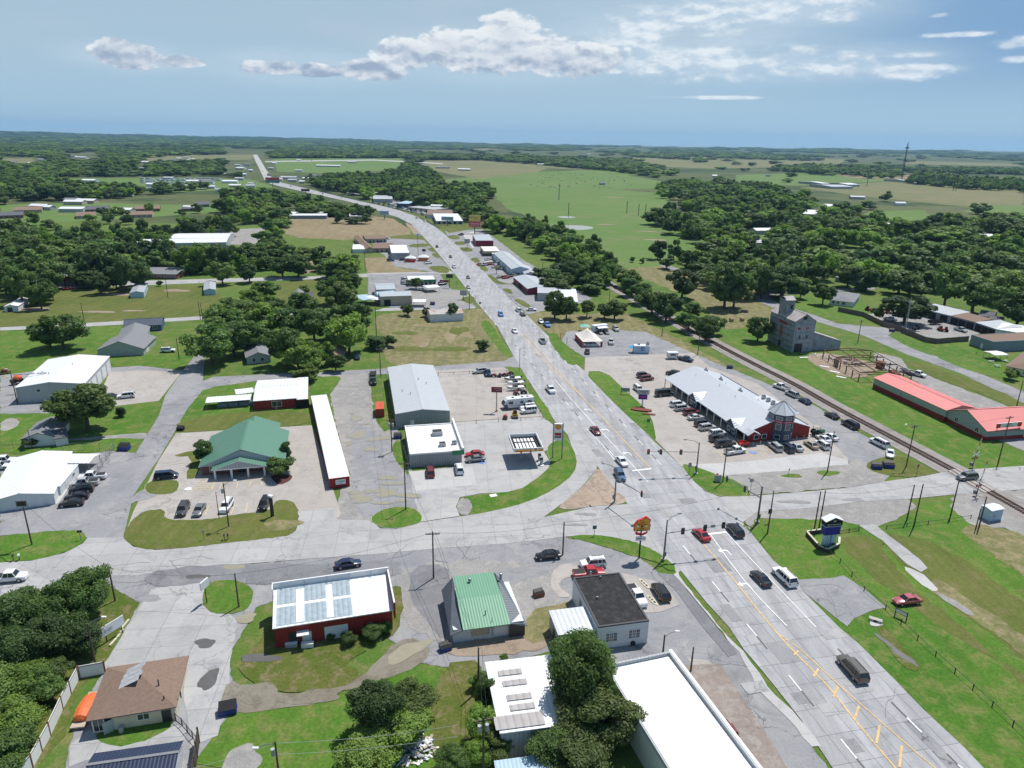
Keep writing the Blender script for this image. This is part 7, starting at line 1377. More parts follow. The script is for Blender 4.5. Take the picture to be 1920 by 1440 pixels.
for f,w_,h in((0,.6,1.0),(.1,.9,1.3),(.4,1.,1.6),(.7,1.,1.7),(.95,.9,1.5),(1,.6,1.1)):x=-2.5+5.*f;sec.append([(x,-w_,.7),(x,-w_*.9,h*.8),(x,-.2,h),(x,.2,h),(x,w_*.9,h*.8),(x,w_,.7)])
hull(b,sec,tm);b.build('tarpaulin',P);MB().box(-3.2,3.4,-.9,.9,.35,.55,K['tan_wall']).build('trailer',P);wheels(P,5,1,.3,(-.3,-.1))
print('CARS',len(VLOG),[l for l in set(VLOG)if VLOG.count(l)>1][:9])
WD=mat('pole_timber',(.125,.095,.07),.95,var=.35,scale=2);GV=mat('galvanised_steel',(.17,.18,.19),.5,metal=.3,var=.1);INS=mat('insulator',(.4,.38,.36),.3);WIRE=mat('wire',(.03,.03,.032),.6);WIREL=mat('bright_wire',(.42,.42,.42),.5)
TOPS={}
def pole(key,px,py,tx,ty,label,cross=0,ang=0.,trans=0,lamp=None,name='utility_pole',m=None,r=.16,group=None):
 x,y=G(px,py);h=min(16,max(3,hof(px,py,tx,ty)));P=empty(name,label,'pole',x,y,R(ang),0,group);m=m or WD
 MB().tube((0,0,-.3),(0,0,h),r,m,r*.68,8).build('shaft',P)
 if cross:
  b=MB();b.box(-1.25,1.25,-.07,.07,h-.55,h-.38,m);o=b.build('crossarm',P)
  for q in(-1.15,-.5,.5,1.15):MB().tube((q,0,h-.38),(q,0,h-.16),.05,INS,n=6).build('insulator',o)
 for i in range(trans):MB().tube((.32*(1 if i%2 else-1)*1.4,.12,h-2.2),(.32*(1 if i%2 else-1)*1.4,.12,h-1.25),.25,K['unit_grey'],n=12).build('transformer',P)
 if lamp:a=R(lamp);MB().pipe([(0,0,h-.4),(cos(a)*1.,sin(a)*1.,h+.1),(cos(a)*2.0,sin(a)*2.0,h+.15)],.05,GV).build('lamp_arm',P);MB().box(cos(a)*2.2-.35,cos(a)*2.2+.35,sin(a)*2.2-.14,sin(a)*2.2+.14,h+.05,h+.2,K['white_trim']).build('lamp_head',P)
 TOPS[key]=(x,y,h);return P,h
def wire(a,b,label,sag=.9,dz=-.15,off=0.,m=None,r=.022):
 A=Vector(TOPS[a]if isinstance(a,str)else a);B=Vector(TOPS[b]if isinstance(b,str)else b);d=(B-A);n=Vector((-d.y,d.x,0)).normalized()*off;q=MB();N=10;pts=[A+d*(i/N)+n+Vector((0,0,dz-4*sag*(i/N)*(1-i/N)))for i in range(N+1)]
 return tag(q.pipe(pts,r,m or WIRE,4).build('power_line'),label,'wire','overhead lines')
pole('a',60,1022,44,937,'pole with a small notice board on the lawn by the low white building')
P=bpy.data.objects[-1]if 0 else None
pole('b',429,988,420,906,'lamp pole on the lawn below the bank',trans=1,lamp=30);pole('bl',411,972,405,922,'slim dark lamp post in the bank car park',r=.09,m=BLK,name='lamp_post')
pole('c',761,956,759,866,'crossarm pole on the small round lawn left of the station forecourt',1,0,trans=0);pole('d',735,848,732,785,'crossarm pole between the gravel lane and the fuel station shop',1,0,trans=2);pole('e',714,706,709,653,'pole at the end of the gravel lane',1,0,lamp=-10)
pole('f',813,1085,809,997,'tall crossarm pole on the asphalt above the dark gambrel building',1,5);pole('g',1055,1041,1057,979,'pole behind the parked black sedan');pole('h',448,1139,444,1074,'pole on the round grass island');pole('i',216,1127,204,1063,'pole at the grass edge left of the cracked lot')
pole('j',179,1244,160,1170,'leaning lamp pole behind the white notice board',lamp=40);pole('k',526,1480,517,1390,'pole with a transformer on the bottom lawn',0,trans=1,lamp=-150);pole('l',906,1475,893,1345,'crossarm pole with two transformers beside the ribbed shed',1,15,trans=2)
pole('m',897,1296,896,1214,'bare pole in front of the ribbed shed wall');pole('n',1295,1259,1298,1213,'short pole in a weed tuft beside the highway slab');pole('o',1243,1224,1245,1190,'short pole behind the huge white roof',lamp=20);pole('oo',922,1196,922,1158,'thin pipe mast on the pale blue annex roof',r=.06,m=BLK)
pole('p',1439,1000,1450,920,'bare dark pole on the corner lawn, right one');pole('p2',1418,985,1430,912,'slimmer pole on the gravel shoulder corner',r=.1);pole('q',1527,991,1536,921,'left pole of the pair above the school sign');pole('q2',1535,993,1545,919,'right pole of the pair above the school sign')
pole('s',1700,976,1715,909,'left pole of the pair beside the rail fence');pole('s2',1713,988,1725,906,'right pole of the pair beside the rail fence',trans=0);pole('t',1782,968,1792,900,'pole near the level crossing gravel');pole('u',1829,993,1838,954,'short pole beside the signal hut',r=.12);pole('u2',1835,990,1848,931,'tall pole beside the signal hut')
pole('v',1699,875,1716,797,'crossarm pole right of the blue dumpsters',1,30,lamp=150);pole('w',1872,866,1899,781,'crossarm pole in front of the salmon-roofed building',1,20);pole('x',1551,886,1561,808,'pole on the tiny grass patch below the tractor',lamp=None);pole('y',1355,904,1364,828,'leaning pole on the corner island beside the signal cabinet')
pole('z1',1241,630,1246,587,'first pole along the railway behind the ice kiosk');pole('z2',1308,666,1315,620,'second pole along the railway behind the ice kiosk',1,-30);pole('z3',1142,567,1142,533,'third pole along the railway above the tent',r=.13);pole('z4',1608,643,1616,600,'pole with a white fitting beside the side road',1,30);pole('z5',1906,762,1912,712,'pole at the right edge above the salmon roof')
pole('z6',1054,528,1054,496,'pole behind the small grey hut',lamp=160);pole('z7',1017,518,1016,487,'pole behind the porch house',lamp=160);pole('z8',880,582,878,546,'pole beside the gravel yard sign frame');pole('lp1',974,697,974,653,'street lamp on the corner lawn above the tan yard',r=.09,m=GV,lamp=10,name='street_lamp');pole('lp2',892,582,892,554,'street lamp at the corner by the stop sign',r=.09,m=GV,lamp=10,name='street_lamp');pole('lp3',857,538,857,516,'street lamp above the gravel yard',r=.08,m=GV,lamp=10,name='street_lamp')
pole('z9',685,508,681,470,'pole at the corner of the brown stubble');pole('za',706,632,703,560,'tall pole at the left of the hay field');pole('zb',159,609,152,568,'pole beside the upper left road');pole('zc',376,600,372,565,'pole pair on the upper left road, left one');pole('zc2',380,602,376,568,'pole pair on the upper left road, right one');pole('zd',336,674,331,633,'pole beside the drive of the pale new house');pole('ze',315,558,312,521,'pole in the rough field near the mobile home');pole('zf',507,550,503,514,'pole among the grove trees');pole('zg',33,758,17,695,'leaning pole at the corner of the white-roofed workshop',lamp=150);pole('zh',60,842,50,806,'thin pole in front of the small brown-trimmed house',r=.1)
for a,b in(('a','i'),('i','h'),('h','f'),('f','g'),('g','p2'),('p2','q'),('q','s'),('s','t'),('t','u2')):wire(a,b,'overhead line following the cross street',.9)
for a,b in(('f','m'),('m','l')):wire(a,b,'double overhead line running down past the dark gambrel building',.7);wire(a,b,'double overhead line running down past the dark gambrel building',.8,-.3,.5)
for a,b in(('c','d'),('d','e'),('e','za'),('za','z9')):wire(a,b,'overhead line along the gravel lane',.7,off=.9);wire(a,b,'overhead line along the gravel lane',.7,off=-.9)
for a,b in(('c','f'),('b','bl')):wire(a,b,'service wire between the bank and the crossarm poles',.5)
for a,b in(('z3','z1'),('z1','z2'),('v','w'),('y','x'),('x','v')):wire(a,b,'overhead line beside the railway',.8)
k=TOPS['k'];l_=TOPS['l']
for dz in(-.2,-1.9):wire(k,(l_[0]-3,l_[1],l_[2]-1),'pair of pale service wires crossing the bottom lawn',.5,dz,0,WIREL,.03)
wire(k,(k[0]-16,k[1]-4,5.5),'pale service wire to the dark blue ribbed shed',.5,-.3,0,WIREL,.03)
x,y=G(60,1022);h=TOPS['a'][2];P=empty('notice_board','small dark notice board on top of the lawn pole','sign',x,y,R(8),h-1.3);MB().box(-1.1,.9,-.2,-.1,0,1.3,K['steel']).build('board',P);MB().box(-.9,.7,-.22,-.2,.2,1.1,K['black_metal']).build('face',P)
SB=mat('signal_black',(.02,.02,.02),.5);AMB=mat('amber_lens',(.45,.20,.02),.3);REDL=mat('red_lens',(.55,.02,.02),.3,emit=.6);GRL=mat('green_lens',(.02,.16,.06),.3)
def signal(px,py,h,ang,ln,heads,lampang,label,face):
 x,y=G(px,py);P=empty('traffic_signal',label,'traffic light',x,y,R(ang));za=5.8
 MB().tube((0,0,-.2),(0,0,h),.2,GV,.12,10).build('mast',P);MB().tube((0,0,.0),(0,0,.35),.45,K['kerb']if 'kerb' in K else m_kerb,n=12).build('footing',P);MB().tube((0,0,za),(ln,0,za+.5),.13,GV,.07,8).build('mast_arm',P)
 a=R(lampang-ang);MB().pipe([(0,0,h-.3),(cos(a)*1.1,sin(a)*1.1,h+.25),(cos(a)*3.,sin(a)*3.,h+.35)],.055,GV).build('lamp_arm',P);MB().box(cos(a)*3.3-.4,cos(a)*3.3+.4,sin(a)*3.3-.16,sin(a)*3.3+.16,h+.25,h+.42,GV).build('lamp_head',P)
 for f in heads:
  zz=za+.5*f;o=MB().box(-.32,.32,-.12,.1,-.75,.55,SB).build('signal_head',P,(ln*f,0,zz),R(face-ang));
  for i,mm in enumerate((REDL,AMB,GRL)):MB().tube((0,-.12,.33-i*.38),(0,-.2,.33-i*.38),.13,mm,n=10).build('lens',o)
 MB().box(ln*.72,ln*.72+.9,-.03,.03,za+.1,za+.75,K['unit_grey']).build('arm_sign',P)if ln>11 else None
 MB().box(-.25,.25,-.45,-.15,1.1,2.0,GV).build('control_box',P);return P
signal(1244,1050,8.6,13,12.6,(.27,.63,.93),35,'big signal mast with three heads reaching over the highway near the yellow sign',192);signal(1305,889,8.2,186,12.5,(.34,.73,.97),165,'signal mast with three heads on the island below the restaurant lot',-12)
signal(1420,980,8.4,122,9.5,(.45,.97),120,'signal mast at the corner of the right lawn',95);signal(1152,943,8.4,-60,9.,(.95,),150,'signal mast on the paved triangle island',280)
def board(P,w_,h_,z,m,d=.22,x=0,name='board'):return MB().box(x-w_/2,x+w_/2,-d/2,d/2,z,z+h_,m).build(name,P)
def sgn(px,py,rz,label,name='sign',z=0.,cat='sign'):x,y=G(px,py);return empty(name,label,cat,x,y,R(rz),z)
P=sgn(1044.5,860,-4,'tall fuel station price sign on two steel legs','price_sign');board(P,2.0,4.4,5.0,K['white_trim'],.5)
for s in(-1,1):MB().tube((s*1.15,0,-.2),(s*1.15,0,9.5),.13,GV,n=8).build('leg',P)
pecten(P,.66,(0,-.26,8.55));MB().box(-.8,.8,-.29,-.25,6.35,7.05,mat('price_panel',(.16,.01,.02),.4)).box(-.8,.8,-.29,-.25,5.75,6.15,BLK).build('price_panel',P);text('2.79',.62,REDL,P,(0,-.3,6.7),name='price_digits');text('DIESEL',.28,mat('lettering_grey',(.4,.4,.4),.5),P,(0,-.3,5.95))
P=sgn(1198,1047,6,'red and yellow restaurant sign with an arrow on a dark pole','restaurant_sign');ymat=mat('sign_yellow',(.70,.36,.04),.45,var=.08);MB().tube((0,0,-.2),(0,0,6.1),.16,BLK,n=8).build('pole',P)
out=[(-1.45,0),(1.55,.1),(1.6,.95),(1.72,1.25),(1.5,1.45),(1.6,2.35),(.75,3.0),(.1,2.55),(-.9,2.2),(-1.55,1.2)]
o=MB().prism(out,-.25,.25,K['signal_red']).build('sign_body',P,(0,0,6.0));o.rotation_euler=(R(90),0,0);o=MB().prism([(x*.93,y*.92+.08)for x,y in out],.2,.30,ymat).build('sign_face',P,(0,0,6.0));o.rotation_euler=(R(90),0,0)
for s,z,sz in(('Casa',7.95,.5),("Mexicana",7.5,.52),('Mexican',6.62,.28),('Restaurant',6.28,.42)):text(s,sz,K['signal_red']if z>7 else BLK,P,(0,-.32,z))
MB().tube((0,-.31,7.05),(0,-.34,7.05),.24,mat('emblem_brown',(.12,.06,.02),.6),n=12).build('emblem',P)
for s in(-1,1):MB().tube((s*.85,-.31,7.1),(s*.85,-.34,7.1),.2,K['white_trim'],n=12).build('emblem',P)
MB().prism([(-1.2,5.5),(-.75,5.95),(-.75,5.65),(.2,5.35),(.9,5.65),(1.15,5.95),(1.2,5.55),(.4,5.0),(-.3,5.0),(-.75,5.2),(-.75,5.0)],-.1,.1,K['signal_red']).build('arrow',P).rotation_euler=(R(90),0,0);board(P,1.9,.95,3.9,K['white_trim'],.3,name='message_board');text('OPEN 11-9',.36,BLK,P,(0,-.17,4.4))
P=sgn(1552,1024,10,'blue and dark pylon sign with a small white gable roof on the right lawn','pylon_sign');BLU=mat('screen_blue',(.010,.012,.16),.3,emit=.25)
for s in(-.62,.62):MB().box(s-.5,s+.5,-.55,.55,-.2,3.0,K['sky_blue_wall']).build('leg',P)
board(P,3.3,1.9,2.9,BLU,1.3,name='screen');MB().prism([(-1.75,4.85),(1.75,4.85),(1.75,6.0),(0,6.75),(-1.75,6.0)],-.75,.75,K['dark_interior']).build('header',P).rotation_euler=(R(90),0,0)
b=MB();slab(b,[(-1.95,-.9,6.0),(0,-.9,6.85),(0,.9,6.85),(-1.95,.9,6.0)],K['white_trim'],.1);slab(b,[(0,-.9,6.85),(1.95,-.9,6.0),(1.95,.9,6.0),(0,.9,6.85)],K['white_trim'],.1);b.build('roof',P);text('HEALTH CARE CENTER',.28,K['white_trim'],P,(0,-.78,5.25));text('W',.6,K['white_trim'],P,(0,-.78,5.95));MB().box(-1.8,1.8,-.78,.78,4.78,4.86,K['white_trim']).build('trim_band',P)
x,y=G(1508,1006);b=MB();q=[G(1512,1004),G(1536,1031),G(1552,1037),G(1572,1026),G(1573,1014)];q0=q[0]
for a,c in zip(q,q[1:]):b.bar((a[0],a[1],.45),(c[0],c[1],.45),.35,K['dark_timber'],.9);b.bar((a[0],a[1],.93),(c[0],c[1],.93),.42,K['cream_wall'],.06)
a,c=G(1512,1003),G(1542,999);b.bar((*a,.93),(*c,.93),.42,K['cream_wall'],.06).bar((*a,.45),(*c,.45),.35,K['dark_timber'],.9);tag(b.build('planter_wall'),'low dark brick planter wall with pale coping round the pylon sign','planter wall')
for i,(px,py)in enumerate([(1545,1033),(1556,1034),(1563,1028)]):x,y=G(px,py);tree(x,y,1.1,1.5,['dark shrub left in the planter of the pylon sign','dark shrub in the middle of the planter of the pylon sign','dark shrub right in the planter of the pylon sign'][i],None,'d','shrub')
P=sgn(931,772,-3,'dark red sign board on a pale pole in the tan yard','roadside_sign');MB().tube((0,0,-.2),(0,0,6.0),.16,K['tan_wall'],n=8).build('pole',P);MB().box(-.3,.3,-.3,.3,0,.7,K['tan_wall']).build('base',P);board(P,3.1,1.6,6.0,K['maroon_wall'],.35);text('MINI STORAGE',.3,K['white_trim'],P,(.35,-.19,7.15));text('& U-HAUL',.26,K['white_trim'],P,(.4,-.19,6.7))if 0 else text('RENTALS',.3,K['white_trim'],P,(.4,-.19,6.7))
P=sgn(1204,762,-4,'restaurant pylon with a pale top panel and a blue screen','pylon_sign');MB().box(-.22,.22,-.2,.2,0,2.4,K['white_trim']).build('pole',P);board(P,2.6,1.5,2.3,BLU,.5,name='screen');board(P,3.6,1.5,3.9,K['pale_grey_wall'],.7);text('AMISH CHEESE',.34,K['brown_trim'],P,(.1,-.37,4.8));text('HOUSE',.34,BLK,P,(.1,-.37,4.35));text('OPEN',.6,REDL,P,(.1,-.27,3.0))
P=sgn(1172,740,-4,'grey notice board on two black posts on the restaurant lawn','notice_board');board(P,2.3,1.3,1.0,K['unit_grey'],.12);[MB().box(s*1.25-.08,s*1.25+.08,-.08,.08,-.2,2.3,BLK).build('post',P)for s in(-1,1)];text('WELCOME',.42,BLK,P,(0,-.08,1.8));text('BREAKFAST',.3,BLK,P,(0,-.08,1.35))
def bb(px,py,w_,h_,z,cols,txt,label,rz=-8):
 P=sgn(px,py,rz,label,'billboard',cat='billboard');MB().tube((0,0,-.2),(0,0,z+.3),.35,BLK,n=10).build('pole',P);n=len(cols);hh=h_/n
 for i,c in enumerate(cols):board(P,w_,hh-.15,z+hh*(n-1-i),K.get(c)or mat(c),.8,name='panel')
 for s,x,zz,sz,c in txt:text(s,sz,K[c],P,(x,-.45,z+zz))
mat('billboard_red',(.55,.06,.08),.5);mat('billboard_yellow',(.62,.48,.12),.5);mat('billboard_green',(.05,.28,.24),.5);mat('billboard_blue',(.35,.5,.65),.5)
bb(890,438,9.6,9.4,5.5,('billboard_yellow','billboard_red'),(('EXIT NOW',-1,7.6,1.5,'brown_trim'),('Cimarron',.3,2.7,2.0,'white_trim'),('CASINO AND HOTEL',0,1.0,.8,'white_trim')),'tall two-panel billboard, yellow above red, beside the maroon shop');bb(839,423,11,3.6,4.5,('billboard_blue',),(('Family Dental',0,1.8,1.6,'slate_blue_wall'),),'pale blue billboard in the grass across the highway bend')
bb(721,411,9,4,4,('billboard_blue',),(('FOR LEASE',0,2,1.4,'brown_trim'),),'pale billboard at the corner of the brown field');bb(512,352,22,8,7,('billboard_red','billboard_green'),(),'wide red and green billboard at the bend of the far highway');bb(573,363,12,3.4,3,('maroon_wall',),(),'small brown billboard beside the far lane')
for px,py,tx,ty,w_,h_,c,lb in[(784,479,783,438,2.8,1.5,'sky_blue_wall','tall motel sign on a slim pole'),(795,481,795,467,2.4,1.6,'black_metal','black square sign by the grey block shop'),(843,540,842,514,3.6,2.,'black_metal','dark sign board on twin poles by the green-fascia shop'),(876,467,876,448,4.,3.,'unit_grey','grey shaped sign of the maroon shop'),(931,514,931,498,3.,1.4,'mustard_wall','small tan sign in front of the long pale blue shop'),(869,562,868,544,3.4,2.6,'unit_grey','empty sign frame in the gravel yard'),(833,532,833,525,5.,1.1,'maroon_wall','long low sign beside the green-fascia shop')]:
 h=hof(px,py,tx,ty);P=sgn(px,py,-5,lb,'roadside_sign');MB().tube((0,0,-.2),(0,0,h-h_+.1),.16,GV,n=7).build('pole',P);board(P,w_,h_,h-h_,K[c],.4)
for px,py,h,w_,hh,c,lb in[(1114,1006,2.5,.8,.8,'navy_wall','blue back of a round sign on the corner lawn'),(1154,895,0,0,0,'',''),(1292,889,3,.8,1.2,'unit_grey','small grey road sign on the island below the restaurant lot'),(1215,800,2.4,.9,1.1,'green_fascia','pale green sign on the restaurant lawn'),(1040,908,0,0,0,'',''),(900,578,3,.9,.9,'black_metal','stop sign at the hay field corner'),(1407,920,3,1.,.8,'unit_grey','small sign near the gravel shoulder'),(1441,980,3.2,.8,1.1,'black_metal','dark sign beside the bare dark pole'),(152,1013,2.2,.9,.5,'black_metal','short sign on the left lawn edge'),(1718,892,3.,.5,.8,'rust','thin railway marker post'),(1478,893,2,.3,.4,'rust','small post on the first grass patch'),(383,1013,2.2,.5,.5,'unit_grey','small marker on the bank lawn')]:
 if h:P=sgn(px,py,10,lb,'road_sign');MB().tube((0,0,-.1),(0,0,h),.05,GV,n=6).build('post',P);board(P,w_,hh,h-hh,K[c],.05)
P=sgn(511,969,60,'white-topped black menu sign on the bank lawn','menu_sign');MB().box(-.25,.25,-.25,.25,0,4.6,BLK).build('body',P);MB().box(-.3,.3,-.6,.6,4.6,5.0,K['white_trim']).build('cap',P)
P=sgn(202,1205,64,'long white notice board at the edge of the cracked lot','notice_board');board(P,6.2,1.7,1.4,K['white_trim'],.12);[MB().bar((s,.1,-.1),(s,.1,3.),.12,K['dark_timber']).build('post',P)for s in(-2.6,0,2.6)];text('CLINIC',.8,K['unit_grey'],P,(0,-.09,2.2));
P=sgn(388,1131,75,'narrow white two-sided sign at the round grass island','small_sign');MB().tube((0,0,0),(0,0,3.2),.08,BLK).build('post',P);board(P,1.9,1.5,3.0,K['white_trim'],.25)
P=sgn(1688,1160,-55,'wooden notice board on the rail fence','notice_board');board(P,2.,.8,.8,K['dark_timber'],.1);MB().box(-.9,.9,-.07,-.05,.9,1.5,K['white_trim']).build('face',P);[MB().box(s-.07,s+.07,-.07,.07,-.1,1.7,K['dark_timber']).build('post',P)for s in(-.95,.95)]
P=sgn(1090,660,0,'')if False else None
for i,(px,py,c)in enumerate([(1050,641,'signal_red'),(1062,650,'mustard_wall')]):P=sgn(px,py,60,['red feather flag on the lawn by the tent','yellow feather flag on the lawn by the tent'][i],'feather_flag',cat='flag');MB().tube((0,0,0),(0,0,3.6),.03,GV,n=5).build('pole',P);MB().prism([(0,.9),(.55,1.1),(.65,3.0),(.35,3.5),(0,3.6)],-.015,.015,K[c]if i else mat('orange_cloth',(.65,.2,.05),.7)).build('cloth',P).rotation_euler=(R(90),0,0)
x,y,rz,L,Wd=frame((1093,641),(1130,640),(1069,625),2.3);P=empty('tent','white peaked marquee with red walls on the asphalt lot','tent',x,y,rz);Wd=abs(Wd);b=MB();tm=mat('tent_canvas',(.80,.72,.66),.7,var=.06)
N=16;k=len(b.v)
for j in range(N+1):
 v=j/N;yy=v*Wd
 for i in range(N+1):
  u=i/N;xx=u*L;e=min(u,1-u,v*Wd/L,(1-v)*Wd/L)*2;zz=2.3+2.9*min(1,e)**1.35+(.22*abs(sin(v*pi*5))if e>.1 else 0)*min(1,e*2);b.v.append((xx,yy,zz))
for j in range(N):
 for i in range(N):a=j*(N+1)+i;b.f.append((a,a+1,a+N+2,a+N+1));b.m.append(b.mi(tm))
b.build('canopy',P,smooth=True)
b=MB();b.box(0,.05,.3,Wd*.95,.1,2.2,K['red_wall']).box(L-.8,L,.05,.1,0,2.2,K['red_wall']).box(.2,1.2,.05,.1,0,1.8,K['signal_red']);b.build('side_wall',P);MB().box(1.5,L-1.6,1.2,1.9,0,.9,K['white_trim']).build('counter',P);MB().box(.35,1.1,.0,.04,.9,1.6,K['white_trim']).build('notice',P)
for i in range(5):[MB().tube((L*i/4,yy,-.1),(L*i/4,yy,2.6),.05,K['white_trim'],n=6).build('pole',P)for yy in(0,Wd)]
x,y=G(1098,627);P=empty('pop_up_canopy','small pale green pop-up canopy behind the tent','canopy',x,y+5,0);[MB().face(f,mat('pale_green_cloth',(.22,.5,.4),.7)).build('roof_panel',P)for f in([(-2,-2,2.2),(2,-2,2.2),(0,0,3.2)],[(2,-2,2.2),(2,2,2.2),(0,0,3.2)],[(2,2,2.2),(-2,2,2.2),(0,0,3.2)],[(-2,2,2.2),(-2,-2,2.2),(0,0,3.2)])];[MB().tube((sx,sy,0),(sx,sy,2.2),.04,GV,n=5).build('leg',P)for sx in(-1.9,1.9)for sy in(-1.9,1.9)]
for i,(px,py,c)in enumerate([(770,491,'signal_red'),(794,489,'orange_cloth')]):P=sgn(px,py,0,['white and orange stand in the lot by the tent canopy','white canopy stand with an orange skirt'][i],'stand',cat='stand');MB().box(-3,3,-2,2,0,1.6,mat(c)).build('skirt',P);b=MB();[b.face(f,K['white_trim'])for f in([(-3.4,-2.4,2.6),(3.4,-2.4,2.6),(0,0,4.2)],[(3.4,-2.4,2.6),(3.4,2.4,2.6),(0,0,4.2)],[(3.4,2.4,2.6),(-3.4,2.4,2.6),(0,0,4.2)],[(-3.4,2.4,2.6),(-3.4,-2.4,2.6),(0,0,4.2)])];b.build('roof',P);[MB().tube((sx,sy,0),(sx,sy,2.6),.06,GV,n=5).build('leg',P)for sx in(-3.1,3.1)for sy in(-2.1,2.1)]
x,y,rz,L,Wd=frame((1188,663),(1222,662),(1223,652),0);P=empty('ice_kiosk','pale blue ice vending kiosk with a bright blue awning','kiosk',x,y,0);MB().box(0,5.8,0,2.6,.1,3.0,K['sky_blue_wall'],K['white_metal_roof']).build('body',P);bm_=mat('ice_blue',(.03,.09,.36),.5);MB().box(2.6,3.9,-.04,0,1.2,2.5,bm_).build('panel',P);text('ICE',.85,K['white_trim'],P,(3.25,-.06,1.85));text('Twice',.45,bm_,P,(1.9,-.03,2.1));b=MB();slab(b,[(-1.3,.1,2.0),(0,.1,2.7),(0,2.5,2.7),(-1.3,2.5,2.0)],mat('awning_blue',(.03,.38,.75),.5),.06);b.build('awning',P);roof_unit(P,5.2,1.3,3.0,1.1,1.);roof_unit(P,2.,1.6,3.,.9,.4);b=MB();b.bar((5.8,.6,1.1),(7.4,.1,.1),.1,K['tan_wall']).bar((5.8,1.4,1.1),(7.4,.9,.1),.1,K['tan_wall']);b.build('ramp_rail',P)
def dump(px,py,rz,label,m='blue_bin',s=1.,lid=True):
 P=sgn(px,py,rz,label,'dumpster',.08,'dumpster');m=K[m];b=MB();b.prism([(-1.1*s,-.75*s),(1.1*s,-.75*s),(1.1*s,.75*s),(-1.1*s,.75*s)],.15,1.1*s,m,K['dark_interior'],z1f=lambda x,y:1.15*s+y*.28);b.build('bin',P);b=MB()  # top face is solid; its near-black colour paints the shaded inside
 for q in(-1,1):b.box(q*1.1*s-.09,q*1.1*s+.09,-.25,.25,.6,.85,m)
 b.build('fork_pocket',P)
 if lid:b=MB();slab(b,[(-1.12*s,-.1,1.2*s),(1.12*s,-.1,1.2*s),(1.12*s,.8*s,1.45*s),(-1.12*s,.8*s,1.45*s)],BLK,.05);b.build('lid',P)
dump(1643,879,-5,'left blue dumpster, open and full, by the railway');dump(1665,877,-5,'right blue dumpster with a pale lid by the railway',s=1.1);dump(233,844,0,'tall dark blue dumpster by the chain link fence',s=1.15);dump(428,1336,18,'open blue dumpster at the edge of the bottom lawn',lid=False,s=1.05);dump(835,1219,25,'blue bin behind the dark gambrel building',s=.8);dump(746,822,10,'blue dumpster beside the fuel station shop',s=.95)
dump(1368,691,-10,'small blue dumpster by the railway verge behind the restaurant',s=.9);dump(811,572,0,'blue dumpster in the gravel yard');dump(1672,622,0,'blue bin at the yard gate',s=.9);dump(1010,1118,25,'rusty brown skip behind the block garage','rust',.8);dump(339,807,0,'low dark bin at the corner of the bank lot','dark_interior',.8)
P=sgn(713,783,0,'orange shipping container beside the grey warehouse','shipping_container',cat='container');a=G(713,784);c=G(712,752);rz=atan2(c[1]-a[1],c[0]-a[0]);P.rotation_euler.z=rz;L=6.1;b=MB()
b.box(0,L,-1.2,1.2,.1,2.6,mat('container_orange',(.62,.10,.045),.6,ribs=.3));b.build('body',P);MB().box(-.04,0,-1.1,1.1,.2,2.5,mat('container_dark',(.30,.045,.03),.6,ribs=.3,ribdir='y')).build('door',P)
P=sgn(1345,903,5,'grey signal cabinet with a red bundle on top','signal_cabinet',.15,'cabinet');MB().box(-.65,.65,-.45,.45,0,1.7,K['unit_grey']).build('body',P);MB().ball((-.2,0,1.8),.3,K['signal_red'],8,5,.7).build('bundle',P)
P=sgn(1856,972,18,'white railway signal hut with a shallow curved roof','signal_hut',cat='hut');MB().box(-1.7,1.7,-1.2,1.2,.1,2.8,K['sky_blue_wall']).build('body',P);b=MB();slab(b,[(-1.85,-1.35,2.75),(1.85,-1.35,2.75),(1.85,0,3.05),(-1.85,0,3.05)],K['white_trim'],.1);slab(b,[(-1.85,0,3.05),(1.85,0,3.05),(1.85,1.35,2.75),(-1.85,1.35,2.75)],K['white_trim'],.1);b.build('roof',P);MB().box(-1.1,-.2,-1.24,-1.2,1.,1.6,K['unit_grey']).build('vent',P)
for i,(px,py,ty)in enumerate([(1823,879,822),(1830,932,898)]):
 P=sgn(px,py,20,['level crossing signal on the far side with its arm raised','level crossing signal on the near side with its arm raised'][i],'crossing_signal',cat='crossing signal');MB().tube((0,0,-.1),(0,0,4.6),.09,GV,n=8).build('mast',P);b=MB();b.bar((-1.1,-.08,4.5),(1.1,-.08,3.5),.22,K['white_trim'],.04,(0,1,0)).bar((-1.1,-.1,3.5),(1.1,-.1,4.5),.22,K['white_trim'],.04,(0,1,0));b.build('crossbuck',P)
 for s in(-1,1):o=MB().tube((s*.6,-.05,2.9),(s*.6,.05,2.9),.32,BLK,n=14).build('lamp_backing',P);MB().tube((s*.6,-.12,2.9),(s*.6,-.05,2.9),.14,REDL,n=10).build('lens',o)
 MB().bar((-.6,0,2.9),(.6,0,2.9),.07,GV).build('lamp_bracket',P);MB().box(-.35,.35,.1,.7,.7,1.5,GV).build('mechanism',P);b=MB()
 for j in range(8):b.bar((.35+j*.14,.4,1.1+j*.95),(.35+(j+1)*.14,.4,1.1+(j+1)*.95),.12,K['signal_red']if j%2 else K['white_trim'])
 b.build('barrier_arm',P)
